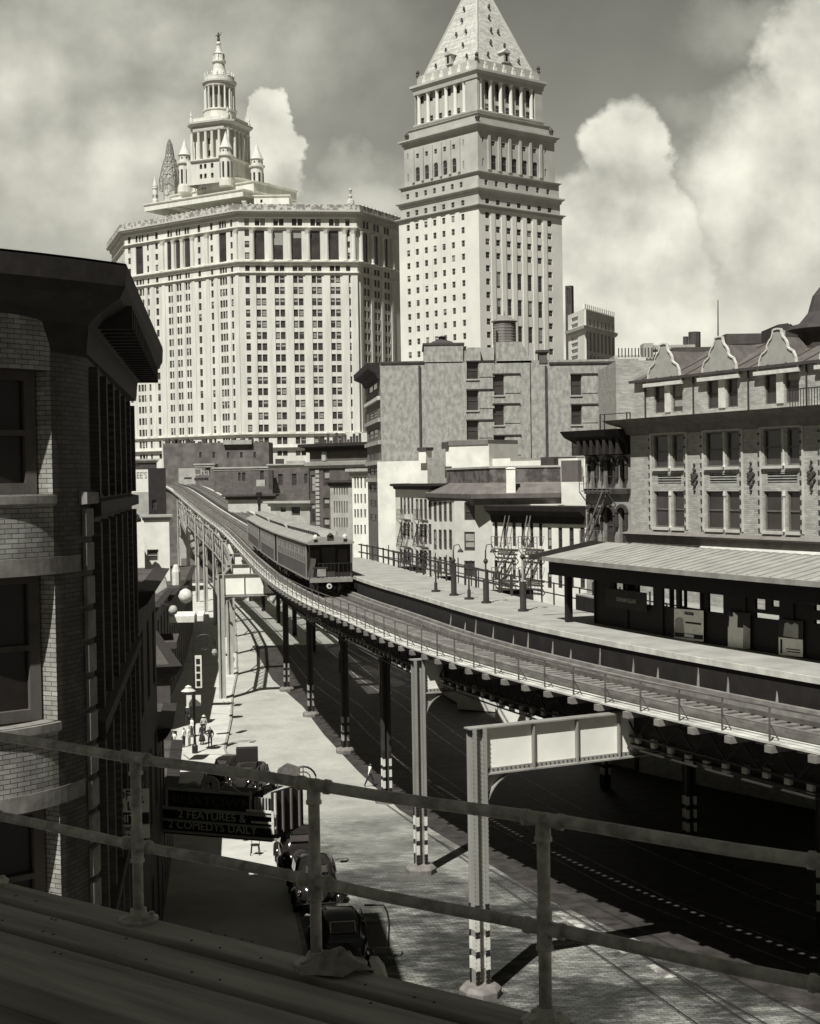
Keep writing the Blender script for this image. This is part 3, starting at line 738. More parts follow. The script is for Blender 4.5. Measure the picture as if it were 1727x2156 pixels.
def fpoly(b, fr, pts, w_, m): b.face([fr.P(fr.pu(x, YM[0](y)), w_, fr.pz(x, YM[0](y))) for x, y in pts], m)
def ell(cx, cy, rx, ry, n=16): return [(cx+rx*cos(2*pi*k/n), cy+ry*sin(2*pi*k/n)) for k in range(n)]
def rectp(x0, y0, x1, y1, sk=0): return [(x0, y0), (x0, y1), (x1, y1+sk), (x1, y0+sk)]
def text(s, fr, x, y, hpx, mat, parent, wv=.02, name='lettering', sx=1.0, align='CENTER'):
    c = bpy.data.curves.new(name, 'FONT'); c.body = s; c.align_x = align; c.align_y = 'CENTER'; c.extrude = .008; c.size = 1
    o = bpy.data.objects.new(name, c); COL.objects.link(o); c.materials.append(mat)
    h = fr.hit(x, y); sz = hpx*(h-CP).dot(F)/3000*1.42; rot = Matrix((fr.u, V((0, 0, 1)), fr.n)).transposed()
    loc = h+fr.n*wv; wl = V(parent['_w']) if parent is not None else V((0, 0, 0))
    me = bpy.data.meshes.new_from_object(o.evaluated_get(bpy.context.evaluated_depsgraph_get())); bpy.data.objects.remove(o)
    me.transform(Matrix.Translation(loc-wl) @ rot.to_4x4() @ Matrix.Diagonal((sz*sx, sz, 1, 1)))
    o = bpy.data.objects.new(name, me); COL.objects.link(o); o.parent = parent; me.materials.clear(); me.materials.append(mat)
    return o
def poster(lab, rect, draw, sk=0, y0=0, y1=0):
    a_, c_ = rect[1], rect[3]; YM[0] = lambda y: y0+(y-a_)*(y1-y0)/(c_-a_)
    _poster(lab, rect, draw, sk); YM[0] = lambda y: y
def _poster(lab, rect, draw, sk=0):
    fr = on_wall((rect[0]+rect[2])/2, YM[0]((rect[1]+rect[3])/2))
    cpt = fr.hit((rect[0]+rect[2])/2, YM[0](rect[3])); t = thing('poster', lab, 'poster', tuple(cpt), 'advertising posters on the station wall')
    b = MB(); fpoly(b, fr, rectp(*rect, sk=sk), .09, 0)
    u0, u1 = fr.pu(rect[0]), fr.pu(rect[2]); z1, z0 = fr.pz(rect[0], rect[1]), fr.pz(rect[2], rect[3])
    b.build('sheet', [mPosterM if sk > 50 else mPoster], t)
    draw(fr, t); return t
def dr1(fr, t):
    b = MB(); fpoly(b, fr, ell(1435, 1398, 9, 13), .1, 0); fpoly(b, fr, [(1426, 1405), (1424, 1432), (1446, 1436), (1444, 1405)], .098, 0)
    fpoly(b, fr, [(1448, 1398), (1481, 1404), (1481, 1410), (1448, 1404)], .1, 1); fpoly(b, fr, [(1425, 1432), (1425, 1445), (1485, 1456), (1485, 1442)], .1, 1); fpoly(b, fr, [(1446, 1437), (1446, 1446), (1466, 1450), (1466, 1441)], .104, 2)
    b.build('picture', [mPosterM, mInk, M('poster_white', .92)], t); text('DELICIOUS', fr, 1456, 1292, 6, mInk, t, .11, sx=.8)
def dr2(fr, t):
    b = MB(); fpoly(b, fr, rectp(1537, 1376, 1584, 1418, 5), .095, 1); fpoly(b, fr, [(1541, 1388), (1539, 1425), (1557, 1430), (1558, 1388), (1550, 1378)], .1, 0); fpoly(b, fr, ell(1545, 1385, 4, 6), .104, 1); fpoly(b, fr, [(1570, 1412), (1569, 1476), (1584, 1480), (1584, 1425)], .1, 2)
    b.build('picture', [mPoster, mInk, mPosterM], t)
def dr3(fr, t):
    b = MB(); fpoly(b, fr, rectp(1644, 1384, 1695, 1440, 8), .095, 1); fpoly(b, fr, [(1657, 1398), (1654, 1436), (1686, 1444), (1686, 1402), (1679, 1396), (1671, 1402), (1663, 1394)], .1, 0); fpoly(b, fr, [(1648, 1446), (1648, 1490), (1652, 1491), (1652, 1447)], .102, 1); fpoly(b, fr, [(1660, 1474), (1660, 1477), (1690, 1482), (1690, 1479)], .102, 1); fpoly(b, fr, [(1662, 1482), (1662, 1485), (1690, 1490), (1690, 1487)], .102, 1)
    b.build('picture', [mPosterM, mInk], t)
poster('pale framed poster showing a round dish, under the wide station windows', (1424, 1358, 1486, 1455), dr1, 7, 1281, 1346)
poster('white poster with a pale figure and bottle, middle of the three station posters', (1537, 1376, 1584, 1474), dr2, 6, 1287, 1362)
poster('poster with white lettered lower panel, nearest the right edge of the station wall', (1644, 1384, 1695, 1494), dr3, 8, 1303, 1378)
fr = on_wall(1375, 1340); t = thing('station_sign', 'long dark name board hanging on the left end of the station house', 'sign', tuple(fr.hit(1318, 1280)))
b = MB(); fpoly(b, fr, [(1281, 1238), (1281, 1276), (1368, 1290), (1368, 1248)], .12, 0); b.build('board', M('sign_board_black', .03, .02), t); text('CHATHAM SQUARE', fr, 1325, 1264, 9, M('dim_sign_letters', .35), t, .14, sx=.72)
# ================================================================ the footbridge we stand on
hw = thing('footbridge', 'shaded dark timber footbridge edge with stepped boards in the foreground', 'footbridge', (-1, 7, E-2.8))
rA, rB = V((-2.95, 9.95, 0)), V((2.75, 5.69, 0)); ud = (rB-rA).normalized(); FA = rA-ud*3; FB_ = rB+ud*4
fb = Fr(FA, FB_)                             # w > 0 points to the camera side? fixed below
mLedge = M('worn_brown_boards', .55, .24, scale=7, rough=.9, detail=10, grain=14, rot=radians(-36.8), lo=.3, hi=.7, bump=.25)
Lf = fb.L; ZB = E-2.80
sg_ = 1 if fb.n.y < 0 else -1
def board(name, w0, w1, z0, z1, mat=mLedge):
    b = MB(); b.fb(fb, 0, Lf, w0*sg_, w1*sg_, z0, z1); return b.build(name, mat, hw, bevel=.008)
board('edge_board', -.09, .14, ZB-.32, ZB)
board('groove_board', .145, .215, ZB-.3, ZB-.05)
board('ledge_board', .22, .50, ZB-.3, ZB-.015)
board('groove_board', .505, .555, ZB-.3, ZB-.075)
board('ledge_board', .56, 1.10, ZB-.34, ZB-.035)
board('step_board', 1.105, 1.24, ZB-.6, ZB-.20)
board('floor_board', 1.245, 1.62, ZB-.8, ZB-.32)
board('floor_board', 1.63, 2.0, ZB-.8, ZB-.345)
board('floor_board', 2.01, 2.9, ZB-.9, ZB-.36)
rn = random.Random(4); b = MB()
for k in range(70):
    u_ = rn.uniform(2.5, Lf-3); w_ = rn.choice((-.1, .09, .26, .46, .64, 1.0)); zz_ = ZB+(0 if w_ < .14 else (-.015 if w_ < .5 else -.035)); c_ = fb.P(u_, w_*sg_, zz_)
    b.lathe(c_, [(.009, 0), (.008, .004)], 6)
b.build('nail_heads', M('rusty_nail', .05), hw, kind='stuff')
board('fascia_board', -.07, -.01, ZB-1.1, ZB-.33)
b = MB()
for k in range(7):                           # floor under our feet and the stairs' side wall behind
    b.fb(fb, 0, Lf, (2.95+k*.9)*sg_, (3.8+k*.9)*sg_, ZB-.9, ZB-.45)
b.build('floor', mWoodD, hw)
rb_ = thing('shade_block', 'tall brick building right behind the footbridge, out of the picture', 'building', (-1, -8, 0))
b = MB(); b.box(-10.5, 1.2, -12, -1.4, 0, E+15.2); b.build('wall', M('shade_block_grey', .3, .2), rb_)  # out of view, sized only to block the sun from the boards
b = MB(); b.box(-10.7, 1.4, -12.3, -1.2, E+15.2, E+15.6); b.build('roof', mRoof, rb_)
mPipe = M('painted_pipe', .66, .3, scale=9, rough=.6, bump=.5, detail=8)
pr = thing('railing', 'two bar pipe railing with flanged posts crossing the foreground', 'railing', (-1, 8, ZB))
def rp(t, z): p = rA+(rB-rA)*t; return V((p.x, p.y, z))
zt, zm = E-1.75, E-2.31
p1 = PY(285, 1590, 9.05); step = .211
ts = [((V((-1.75, 9.05, 0))-rA).dot(ud))/(rB-rA).length]
Lr = (rB-rA).length
tpost = []
for x in (285, 660, 1143):
    best = min([i/2000 for i in range(-200, 2600)], key=lambda t: abs(px_of(rp(t, zt))[0]-x)); tpost.append(best)
dt = (tpost[2]-tpost[0])/2
for z, nm in ((zt, 'top_rail'), (zm, 'middle_rail')):
    b = MB(); b.tube([rp(-.6+i*.06, z+.006*sin(i*1.3)) for i in range(40)], .033, 14); b.build(nm, mPipe, pr, smooth=True)
for t in [tpost[0]-dt, tpost[0], tpost[1], tpost[2], tpost[2]+dt]:
    q = rp(t, 0); b = MB(); b.tube([q+V((0, 0, ZB+.02)), q+V((0, 0, zt))], .034, 14); o = b.build('post', mPipe, pr, smooth=True)
    for z in (zt, zm):
        b = MB(); c = q+V((0, 0, z)); b.tube([c-ud*.115, c-ud*.09, c-ud*.089, c+ud*.089, c+ud*.09, c+ud*.115], [.044, .044, .038, .038, .044, .044], 12)
        b.tube([c+V((0, 0, -.11)), c+V((0, 0, -.09)), c+V((0, 0, -.088)), c+V((0, 0, .03 if z == zt else .1))], [.046, .046, .040, .040], 12); b.build('tee_joint', mPipe, o, smooth=True)
    b = MB(); b.lathe(q+V((0, 0, ZB)), [(.125, 0), (.13, .018), (.10, .03), (.058, .035), (.052, .08), (.04, .085)], 14)
    for a in range(4): b.lathe(q+V((.09*cos(a*pi/2+.6), .09*sin(a*pi/2+.6), ZB+.022)), [(.018, 0), (.018, .02)], 6)
    b.build('floor_flange', mPipe, o)
# crumpled rag by the middle post flange
q = rp(tpost[1]+.022, ZB); t = MB(); rr = random.Random(3)
prof = [(.001, .10)]
for i in range(5):
    n = 14; R_ = .05+.028*i; prof.append((R_, .10-.022*i))
k0 = len(t.v)
for r_, z in prof: t.v += [q+V(((r_*(1+.25*rr.uniform(-1, 1)))*cos(2*pi*k/14)*1.3, (r_*(1+.25*rr.uniform(-1, 1)))*sin(2*pi*k/14), max(.004, z+rr.uniform(-.02, .025)))) for k in range(14)]
for i in range(5):
    for k in range(14): t.f.append([i*14+k, i*14+(k+1) % 14, (i+1)*14+(k+1) % 14, (i+1)*14+k]); t.m.append(0)
t.build('rag', M('grey_rag', .4, .25, scale=12), None, smooth=True, label='crumpled pale rag lying beside the middle railing post foot', category='rag')
# ================================================================ the dark corner building on the left
mBrk = M('glazed_white_brick', .38, .24, scale=2, rough=.7, brick=(.22, 0), uvm=True); mBrkS = M('shaded_bay_brick', .10, .07, scale=2, rough=.7, brick=(.3, 0), uvm=True)
mBrkD = M('dark_old_brick', .085, .055, scale=1, brick=(.5, radians(98)))
mTrim = M('sooty_cornice', .035, .02, scale=3)
mSill = M('grey_sill_stone', .24, .15, scale=3, bump=.2)
lb = thing('corner_building', 'dark brick corner building with rounded bay and heavy black cornice at left', 'building', (-9, 28, 0))
CC = V((-8.9, 26.3, 0)); RB = 3.0
A_, B_ = V((-5.9, 26.3, 0)), V((-8.0, 41, 0))
def arcp(a, r=RB): return V((CC.x+r*cos(radians(a)), CC.y+r*sin(radians(a)), 0))
fl = [(2.0, -.15), (-1.55, -4.12), (-5.6, -8.1), (-9.6, -12.2)]      # openings, above the eye
def bay_band(a0, a1, z0, z1, n=None):
    n = n or max(1, int((a1-a0)/3)); 
    for i in range(n):
        t0, t1 = a0+(a1-a0)*i/n, a0+(a1-a0)*(i+1)/n; p, q = arcp(t0), arcp(t1)
        k = len(b.v); b.v += [p+V((0, 0, z0)), q+V((0, 0, z0)), q+V((0, 0, z1)), p+V((0, 0, z1))]; b.f.append([k, k+1, k+2, k+3]); b.m.append(0)
        u0_, u1_ = radians(t0)*RB, radians(t1)*RB; b.uv += [(u0_, z0), (u1_, z0), (u1_, z1), (u0_, z1)]
b = MB(); b.uv = []
W0, W1 = -78, -27.5
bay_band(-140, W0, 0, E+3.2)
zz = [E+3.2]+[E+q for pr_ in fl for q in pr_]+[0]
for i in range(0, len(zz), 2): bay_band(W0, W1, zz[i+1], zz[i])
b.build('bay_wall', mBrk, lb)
b = MB(); b.uv = []; bay_band(W1, 0, 0, E+3.2); b.build('bay_wall', mBrkS, lb)  # bay brick darkened past the window, where the curve turns from the sun
for top, bot in fl:
    z1, z0 = E+top, E+bot; p, q = arcp(W0), arcp(W1); pi_, qi = arcp(W0, RB-.42), arcp(W1, RB-.42)
    b = MB(); b.uv = []
    def jf(pts, us):
        k = len(b.v); b.v += pts; b.f.append(list(range(k, k+4))); b.m.append(0); b.uv += us
    jf([q+V((0, 0, z0)), qi+V((0, 0, z0)), qi+V((0, 0, z1)), q+V((0, 0, z1))], [(0, z0), (.42, z0), (.42, z1), (0, z1)])
    b.build('bay_jamb', mBrk, lb); b = MB(); b.uv = []
    jf([p+V((0, 0, z0)), pi_+V((0, 0, z0)), pi_+V((0, 0, z1)), p+V((0, 0, z1))], [(0, z0), (.42, z0), (.42, z1), (0, z1)])
    b.build('bay_jamb', mBrk, lb)
    fr = Fr(pi_, qi); b = MB()
    b.face([fr.P(0, 0, z0), fr.P(fr.L, 0, z0), fr.P(fr.L, 0, z1), fr.P(0, 0, z1)], 0)
    for a, c, d, e in ((0, .14, z0, z1), (fr.L-.2, fr.L, z0, z1), (.14, fr.L-.2, z0, z0+.2), (.14, fr.L-.2, z1-.16, z1), (.14, fr.L-.2, (z0+z1)/2-.05, (z0+z1)/2+.05)): b.fb(fr, a, c, .003, .12, d, e, 1)
    b.build('window', [M('black_room_glass', .012, .02, rough=.3, spec=.35), M('grey_sash', .09, .06)], lb)
    arc = [arcp(a) for a in range(-84, -24, 3)]
    b = MB(); b.sweep([(k.x, k.y) for k in arc], [(-.3, z0-.2), (-.3, z0), (.07, z0-.02), (.07, z0-.16), (.012, z0-.2)]); b.build('sill', mSill, lb)
    arc = [arcp(a) for a in range(-84, -9, 3)]
    if top < 1: b = MB(); b.sweep([(k.x, k.y) for k in arc], [(-.3, z1), (-.3, z1+.3), (.012, z1+.3), (.012, z1)]); b.build('lintel', mSill, lb)
ff = Fr(A_, B_)
hs = []
for top, bot in fl:
    for k in range(6): hs.append((1.2+k*2.25, 2.35+k*2.25, E+bot-.1, E+min(top, 1.4)-.1))
b = MB(); b.wall(ff, 0, ff.L, 0, E+3.2, hs, .35); b.build('street_wall', mBrkD, lb)
for h in hs: win(lb, ff, *h, .33, frame=mSteelD, blind=0)
for k in range(7):
    for z0, z1 in ((E-.2, E+2.2), (E-4.2, E-.7), (E-8.2, E-4.8), (.5, E-8.8)):
        b = MB(); b.fb(ff, .35+k*2.25, .75+k*2.25, .0025, .16, z0, z1); b.build('pilaster', mBrkD, lb)
b = MB()
for z in (E-.62, E-4.7, E-8.7): b.sweep([(A_.x, A_.y), (B_.x, B_.y)], [(0.0025, z), (.2, z+.05), (.2, z+.3), (.0025, z+.34)])
b.build('string_course', mTrim, lb)
B2_ = B_+V((-14, -2, 0)); C2_ = V((-26, 24, 0))
b = MB()
for p, q in ((B_, B2_), (B2_, C2_)): b.face([(p.x, p.y, -3), (q.x, q.y, -3), (q.x, q.y, E+3.2), (p.x, p.y, E+3.2)])
b.face([(p.x, p.y, E+3.2) for p in [arcp(a) for a in range(-140, 1, 10)]+[B_, B2_, C2_]]); b.build('rear_wall', mBrkD, lb)
b = MB(); pth = [(-13, 23.4), (-10.5, 22.3), (-8.6, 22.3), (-7.6, 22.75), (-6.7, 23.4), (-6.12, 23.95), (-5.52, 24.6), (-4.95, 25.3), (-7.05, 41.2), (-12, 40.6)]
b.sweep(pth, [(-1.3, E+2.3), (-.75, E+2.35), (-.7, E+2.85), (-.5, E+3.05), (-.12, E+3.3), (-.02, E+3.5), (0, E+3.86), (-2.6, E+3.92)]); b.build('cornice', mTrim, lb)
b = MB(); b.face([(x, y, E+3.9) for x, y in pth]); b.build('roof', mRoof, lb)
for k in range(22):                          # modillions
    b = MB(); b.fb(ff, .3+k*.68, .5+k*.68, .2, .82, E+2.9, E+3.33); b.build('cornice_bracket', mTrim, lb)
for k in range(27):                          # quoin blocks down the edge of the bay
    z = E-.95-k*.62
    if z < .3: break
    b = MB(); arc = [arcp(a) for a in (-10, -6, -2)]; b.sweep([(q.x, q.y) for q in arc], [(.003, z), (.09, z+.02), (.09, z+.52), (.003, z+.54)]); b.build('quoin', mSill, lb, bevel=.015)
b = MB(); arc = [arcp(a) for a in (-12, -6, 0)]; b.sweep([(q.x, q.y) for q in arc], [(.003, E-.36), (.16, E-.34), (.16, E-.14), (.003, E-.1)]); b.build('capital', mSill, lb)
# lofts to let sign hung from it
fs = Fr((-7.75, 38.6), (-6.85, 38.9)); fs = Fr(PY(235, 1700, 33)[:2], PY(299, 1700, 33)[:2])
t = thing('hanging_sign', 'white and black lofts to let sign boards behind the left railing post', 'sign', tuple(fs.hit(267, 1768)))
def sgn(x0, y0, x1, y1, mat, nm='board', wv=0):
    b = MB(); u0, u1 = fs.pu(x0), fs.pu(x1); b.fb(fs, u0, u1, -.06, wv, fs.pz(x0, y1), fs.pz(x0, y0)); return b.build(nm, mat, t)
mSgW = M('sign_white', .55, .45)
sgn(235, 1662, 299, 1711, mSgW); sgn(235, 1713, 299, 1735, mBlack); sgn(235, 1737, 299, 1766, mSgW)
text('LOFTS', fs, 267, 1675, 19, mInk, t, .02, sx=.9); text('TO LET', fs, 267, 1698, 19, mInk, t, .02, sx=.85); text('WHITE', fs, 262, 1724, 17, mSgW, t, .02, sx=.9)
text('270 BROADWAY', fs, 267, 1746, 9, mInk, t, .02, sx=.7); text('CANAL 6-2700', fs, 267, 1758, 8, mInk, t, .02, sx=.7)
b = MB(); q = fs.P(fs.L/2, -.1, fs.pz(267, 1662)); b.beam(q, q+V((-3, 1.2, .1)), .06, .06); q = fs.P(fs.L/2, -.1, fs.pz(267, 1760)); b.beam(q, q+V((-3, 1.2, .1)), .06, .06); b.build('hanging_bracket', mSteelD, t)
# ================================================================ blocks of houses
def blk(name, label, xl, Yl, xr, Yr, yt, mat, depth=10, wins=(), cat='building', zb=None, cor=None, wd=.25, frame=mFrame, blind=.25, par=.0, group=None, limit=100, arch=False, side=None, mroof=None):
    """a building whose street wall runs from pixel column xl (at depth Yl) to xr (at Yr)"""
    a, c = PY(xl, yt, Yl), PY(xr, yt, Yr); fr = Fr(a, c); zt_ = a.z; zb = zb if zb is not None else -4.6
    mid = (a+c)/2; o = thing(name, label, cat, (mid.x, mid.y, zb), group)
    hs = []
    for xa, xb, y0, y1 in wins:
        u0, u1 = fr.pu(xa, (y0+y1)/2), fr.pu(xb, (y0+y1)/2); z1, z0 = fr.pz((xa+xb)/2, y0), fr.pz((xa+xb)/2, y1)
        if u0 > .02 and u1 < fr.L-.02 and z1 < zt_-.05: hs.append((u0, u1, z0, z1))
    b = MB(); b.wall(fr, 0, fr.L, zb, zt_, hs, wd); b.build('wall', mat, o)
    b = MB(); P_ = [fr.P(0, 0, 0), fr.P(fr.L, 0, 0), fr.P(fr.L, -depth, 0), fr.P(0, -depth, 0)]; body(b, P_, zb, zt_-par, skip=(0,))
    if par: b.sweep([(q.x, q.y) for q in P_], [(0, zt_-par), (0, zt_), (-.3, zt_), (-.3, zt_-par)], closed=True)
    b.build('side_walls', side or mat, o)
    b = MB(); b.face([fr.P(.05, -.05, zt_+.01-par), fr.P(fr.L-.05, -.05, zt_+.01-par), fr.P(fr.L-.05, -depth+.05, zt_+.01-par), fr.P(.05, -depth+.05, zt_+.01-par)]); b.build('roof', mroof or mRoof, o)
    mb = MB()
    for i, h in enumerate(hs):
        if i < limit: win(o, fr, *h, wd-.02, frame=frame, blind=blind)
        else: win(o, fr, *h, wd-.02, frame=frame, blind=blind, mb=mb)
    if mb.v: mb.build('windows', [mGlass, frame, mBlind], o, kind='stuff')
    if cor:
        hgt, out, cm = cor; b = MB(); b.sweep([(q.x, q.y) for q in (fr.P(-.05, -1.5, 0), fr.P(-.05, 0, 0), fr.P(fr.L+.05, 0, 0), fr.P(fr.L+.05, -1.5, 0))], [(.003, zt_-hgt), (out*.35, zt_-hgt*.85), (out*.4, zt_-hgt*.45), (out, zt_-hgt*.3), (out, zt_+.05), (.003, zt_+.08)])
        b.build('cornice', cm, o)
    o['_fr'] = 0
    return o, fr, zt_, hs
def grid(cols, rows): return [(x0, x1, y0, y1) for y0, y1 in rows for x0, x1 in cols]
def rep(x0, dx, n, wd_): return [(x0+i*dx, x0+i*dx+wd_) for i in range(n)]
mLoft = M('grey_brick_wall', .45, .29, scale=2.6, detail=12, streak=.5, brick=(.75, 0), bs=1.2, lo=.4, hi=.6, bv=.88)
mTen = M('white_tenement_wall', .82, .66, scale=.6, rough=.85); mTenG = M('grey_tenement_wall', .42, .3, scale=.7); mBrR = M('red_brick_tone', .17, .11, scale=1, brick=(.5, 0), bs=1.4)
mDk = M('dark_brownstone', .07, .045, scale=1); mDkC = M('black_cornice', .03, .02); mWhW = M('whitewashed_wall', .78, .6, scale=.5, detail=8)
# --- the loft building with the water tank
def mL(x, y): return (1150+x/2.467)/1.4476, (1320+y/2.467)/1.4476    # reading of an enlarged crop
LW = [(983, 1007, 762, 798), (983, 1007, 822, 864), (983, 1007, 886, 926), (1038, 1061, 789, 832), (1038, 1061, 852, 895), (1040, 1063, 918, 962), (1202, 1224, 789, 832), (1203, 1225, 853, 894), (1204, 1226, 918, 960), (1277, 1298, 789, 830), (1278, 1299, 853, 893)]
loft, lfr, lz, lhs = blk('loft_building', 'big grey brick loft building with blank side wall below the white towers', 800, 150, 1345, 150, 764, mLoft, 14, LW, wd=.3, frame=mDk, blind=0, par=.0)
for (u0, u1, z0, z1) in lhs:
    b = MB(); b.fb(lfr, u0-.05, u1+1.75, .0025, .16, z1+.0, z1+.14); b.build('shutter_rail', mSteelD, loft)
    b = MB(); b.fb(lfr, u1+.1, u1+1.7, .0025, .06, z0+.2, z1-.02); b.build('open_shutter', mLoft, loft)
    b = MB(); b.fb(lfr, u0-.1, u1+.1, .0025, .12, z0-.15, z0); b.build('sill', mTenG, loft)
def lbox(name, xa, xb, ya, yb, dpt, mat, par=loft, w_=0, fr=lfr, slant=0):
    b = MB(); u0, u1 = fr.pu(xa, ya), fr.pu(xb, ya); z1, z0 = fr.pz((xa+xb)/2, ya), fr.pz((xa+xb)/2, yb)
    if slant: b.prism([fr.P(u0, w_, z0), fr.P(u1+slant, w_, z0), fr.P(u1, w_, z1), fr.P(u0, w_, z1)], fr.n*-dpt)
    else: b.fb(fr, u0, u1, w_-dpt, w_, z0, z1)
    return b.build(name, mat, par)
lbox('stair_tower', 893, 975, 726, 764.5, 8, mLoft); lbox('stair_tower', 975, 1012, 731, 764.5, 6, mLoft, w_=-.3); lbox('parapet_coping', 890, 978, 722, 726, 8.2, mDk, w_=.1)
lbox('stair_tower', 1012, 1042, 729, 764.5, 5, mTenG, w_=-1.5); lbox('tank_house', 1045, 1098, 720, 764.5, 7, mLoft, slant=1.1); lbox('chimney', 1135, 1152, 742, 764.5, 1.5, mBrR, w_=.1); lbox('chimney_cap', 1130, 1156, 737, 742, 2, mDk, w_=.3)
for x in (883, 1149): lbox('drain_pipe', x-2.2, x+2.2, 770, 985, .25, mDk, w_=.2)
lbox('drain_pipe', 1115.5, 1117, 765, 980, .1, mDkC, w_=.06)
lbox('parapet_coping', 800, 893, 761, 765, 1, mDk, w_=.15); lbox('parapet_coping', 1156, 1345, 761, 765, 1, mDk, w_=.15)
q = lfr.P(lfr.pu(936), -2, lfr.pz(936, 722)); b = MB(); b.lathe(q, [(1.6, 0), (1.0, .35), (.4, .5), (.35, .75), (.55, .8), (.1, .95)], 8); b.build('roof_vent', mDk, loft)
tk = lfr.P(lfr.pu(1070), -2.4, lfr.pz(1070, 722))
wt = thing('water_tank', 'round wooden water tank with conical roof standing on the loft building', 'water tank', tuple(tk))
b = MB(); b.lathe(tk, [(1.22, .1), (1.22, 2.5), (1.18, 2.52)], 24); b.build('tank', M('tank_staves', .2, .1, scale=1.4, streak=.15), wt)
for k in range(8):
    b = MB(); b.lathe(tk, [(1.24, .28+k*.3), (1.255, .29+k*.3), (1.255, .32+k*.3), (1.24, .33+k*.3)], 24); b.build('hoop', mSteel, wt)
b = MB(); b.lathe(tk, [(1.42, 2.48), (1.36, 2.56), (.12, 3.15), (.06, 3.6), (.01, 3.62)], 24); b.build('tank_roof', M('tank_roof_grey', .25, .16), wt)
b = MB(); b.beam(tk+V((-.9, -1.1, .1)), tk+V((-.9, -1.1, 1.4)), .18, .1); b.build('ladder', mBlack, wt)
b = MB()
for a in range(6): b.beam(tk+V((cos(a)*.9, sin(a)*.9, -.6)), tk+V((cos(a)*.9, sin(a)*.9, .1)), .14, .14)
b.build('tank_legs', mSteelD, wt, kind='stuff')
# street front of the loft building, turned away to the left
fr = Fr(PY(771, 800, 166)[:2], PY(800, 800, 150)[:2]); b = MB(); zt_ = PY(800, 775, 150).z
hs = [(1.6+2.1*0, fr.L-2.2, fr.pz(785, y1), fr.pz(785, y0)) for y0, y1 in ((795, 826), (868, 882), (905, 926), (955, 968), (985, 1000), (1020, 1036), (1052, 1066), (1082, 1096))]
hs = [(fr.L*.18, fr.L*.82, h[2], h[3]) for h in hs]
b.wall(fr, 0, fr.L, -4.6, zt_, hs, .08); b.build('front_wall', M('front_brick', .2, .12, scale=1), loft)
for h in hs: win(loft, fr, *h, .07, blind=.2, mull=1)
b = MB(); b.sweep([(fr.P(0, -1, 0).x, fr.P(0, -1, 0).y), (fr.o.x, fr.o.y), (fr.P(fr.L, 0, 0).x, fr.P(fr.L, 0, 0).y)], [(.003, zt_-1.2), (.3, zt_-1.0), (.5, zt_-.5), (1.3, zt_-.1), (1.35, zt_+.55), (.003, zt_+.6)]); b.build('cornice', mDkC, loft)
for y in (846, 890, 935, 975, 1010): b = MB(); z = fr.pz(785, y); b.fb(fr, -.1, fr.L, .003, .3, z-.25, z+.15); b.build('belt_course', mTenG if y > 850 else mWhite, loft)
# --- white tenements running up to the corner
WR = [(1058, 1085), (1105, 1137), (1157, 1188)]
def C6(x, y): return (1150+x/2.467)/1.4476, (1320+y/2.467)/1.4476
def cx(x): return C6(x, 0)[0]
def cy(y): return C6(0, y)[1]
def cw(cols, rows): return [(cx(a), cx(b_), cy(c), cy(d)) for c, d in rows for a, b_ in cols]
ten1, f1, z1_, _ = blk('tenement', 'white four storey tenement with a fire escape between loft building and corner house', cx(135), 140, cx(412), 124, cy(385), mTen, 14,
    cw([(178, 190), (203, 215), (232, 244), (260, 272)], [(483, 600), (670, 790), (872, 960)])+cw([(295, 310), (326, 342), (358, 374), (391, 408)], [(495, 640), (683, 825), (880, 1000)]), cor=(.5, .45, mDkC), zb=-4.4, wd=.05)
ten2, f2, z2_, _ = blk('tenement', 'white tenement bay with four tall window columns beside the blank corner wall', cx(412), 124, cx(578), 116, cy(500), mTen, 9,
    cw([(430, 447), (468, 486), (505, 523), (545, 563)], [(515, 655), (725, 865), (930, 1050)]), zb=-4.4, wd=.05)
ten3, f3, z3_, _ = blk('corner_house', 'pale corner house with single shaded windows under the wide dark eave', cx(578), 113, cx(865), 111.3, cy(512), M('pale_corner_wall', .55, .45, scale=.8), 9,
    cw([(655, 735)], [(520, 655), (742, 885), (960, 1080)]), zb=-4.4, wd=.15)
# wide roof with dark eave and mottled parapet above the corner house
rf = thing('mansard_roof', 'long low roof with mottled parapet and wide dark eave above the white tenements', 'roof', tuple(f3.hit(1100, 1060)))
e0, e1, e2 = PY(cx(400), cy(460), 126.5), PY(cx(985), cy(440), 110), PY(cx(1385), cy(470), 118)
zE = E-2.6
def flat(p, z): return V((p.x, p.y, z))
fe = [(PY(cx(400), 1045, 125)), (PY(cx(740), 1045, 110.8)), (PY(cx(1385), 1045, 110.2))]
pl = [(q.x, q.y) for q in fe]
ztop = PY(cx(740), cy(470), 109).z
b = MB(); b.sweep(pl, [(-5, ztop-.1), (-5, ztop+.9), (-1.4, ztop+.95), (.25, ztop+.25), (.5, ztop+.1), (.45, ztop-.25), (0, ztop-.75)]); b.build('eave', M('eave_slate', .16, .1, scale=1), rf)
b = MB(); b.sweep(pl, [(-1.5, ztop+.9), (-1.5, ztop+2.1), (-1.9, ztop+2.1), (-1.9, ztop+.9)]); b.build('parapet', M('mottled_parapet', .15, .06, scale=1.3, lo=.42, hi=.58), rf)
b = MB(); b.sweep(pl, [(-1.42, ztop+2.1), (-1.42, ztop+2.25), (-2.0, ztop+2.25), (-2.0, ztop+2.1)]); b.build('coping', mTenG, rf)
b = MB(); q = PY(cx(1005), cy(345), 110.5); b.lathe(q+V((0, 0, -1.2)), [(.5, 0), (.5, 1.9), (.6, 2.0), (.3, 2.1)], 4, a0=.7); b.build('pier', mTen, rf)
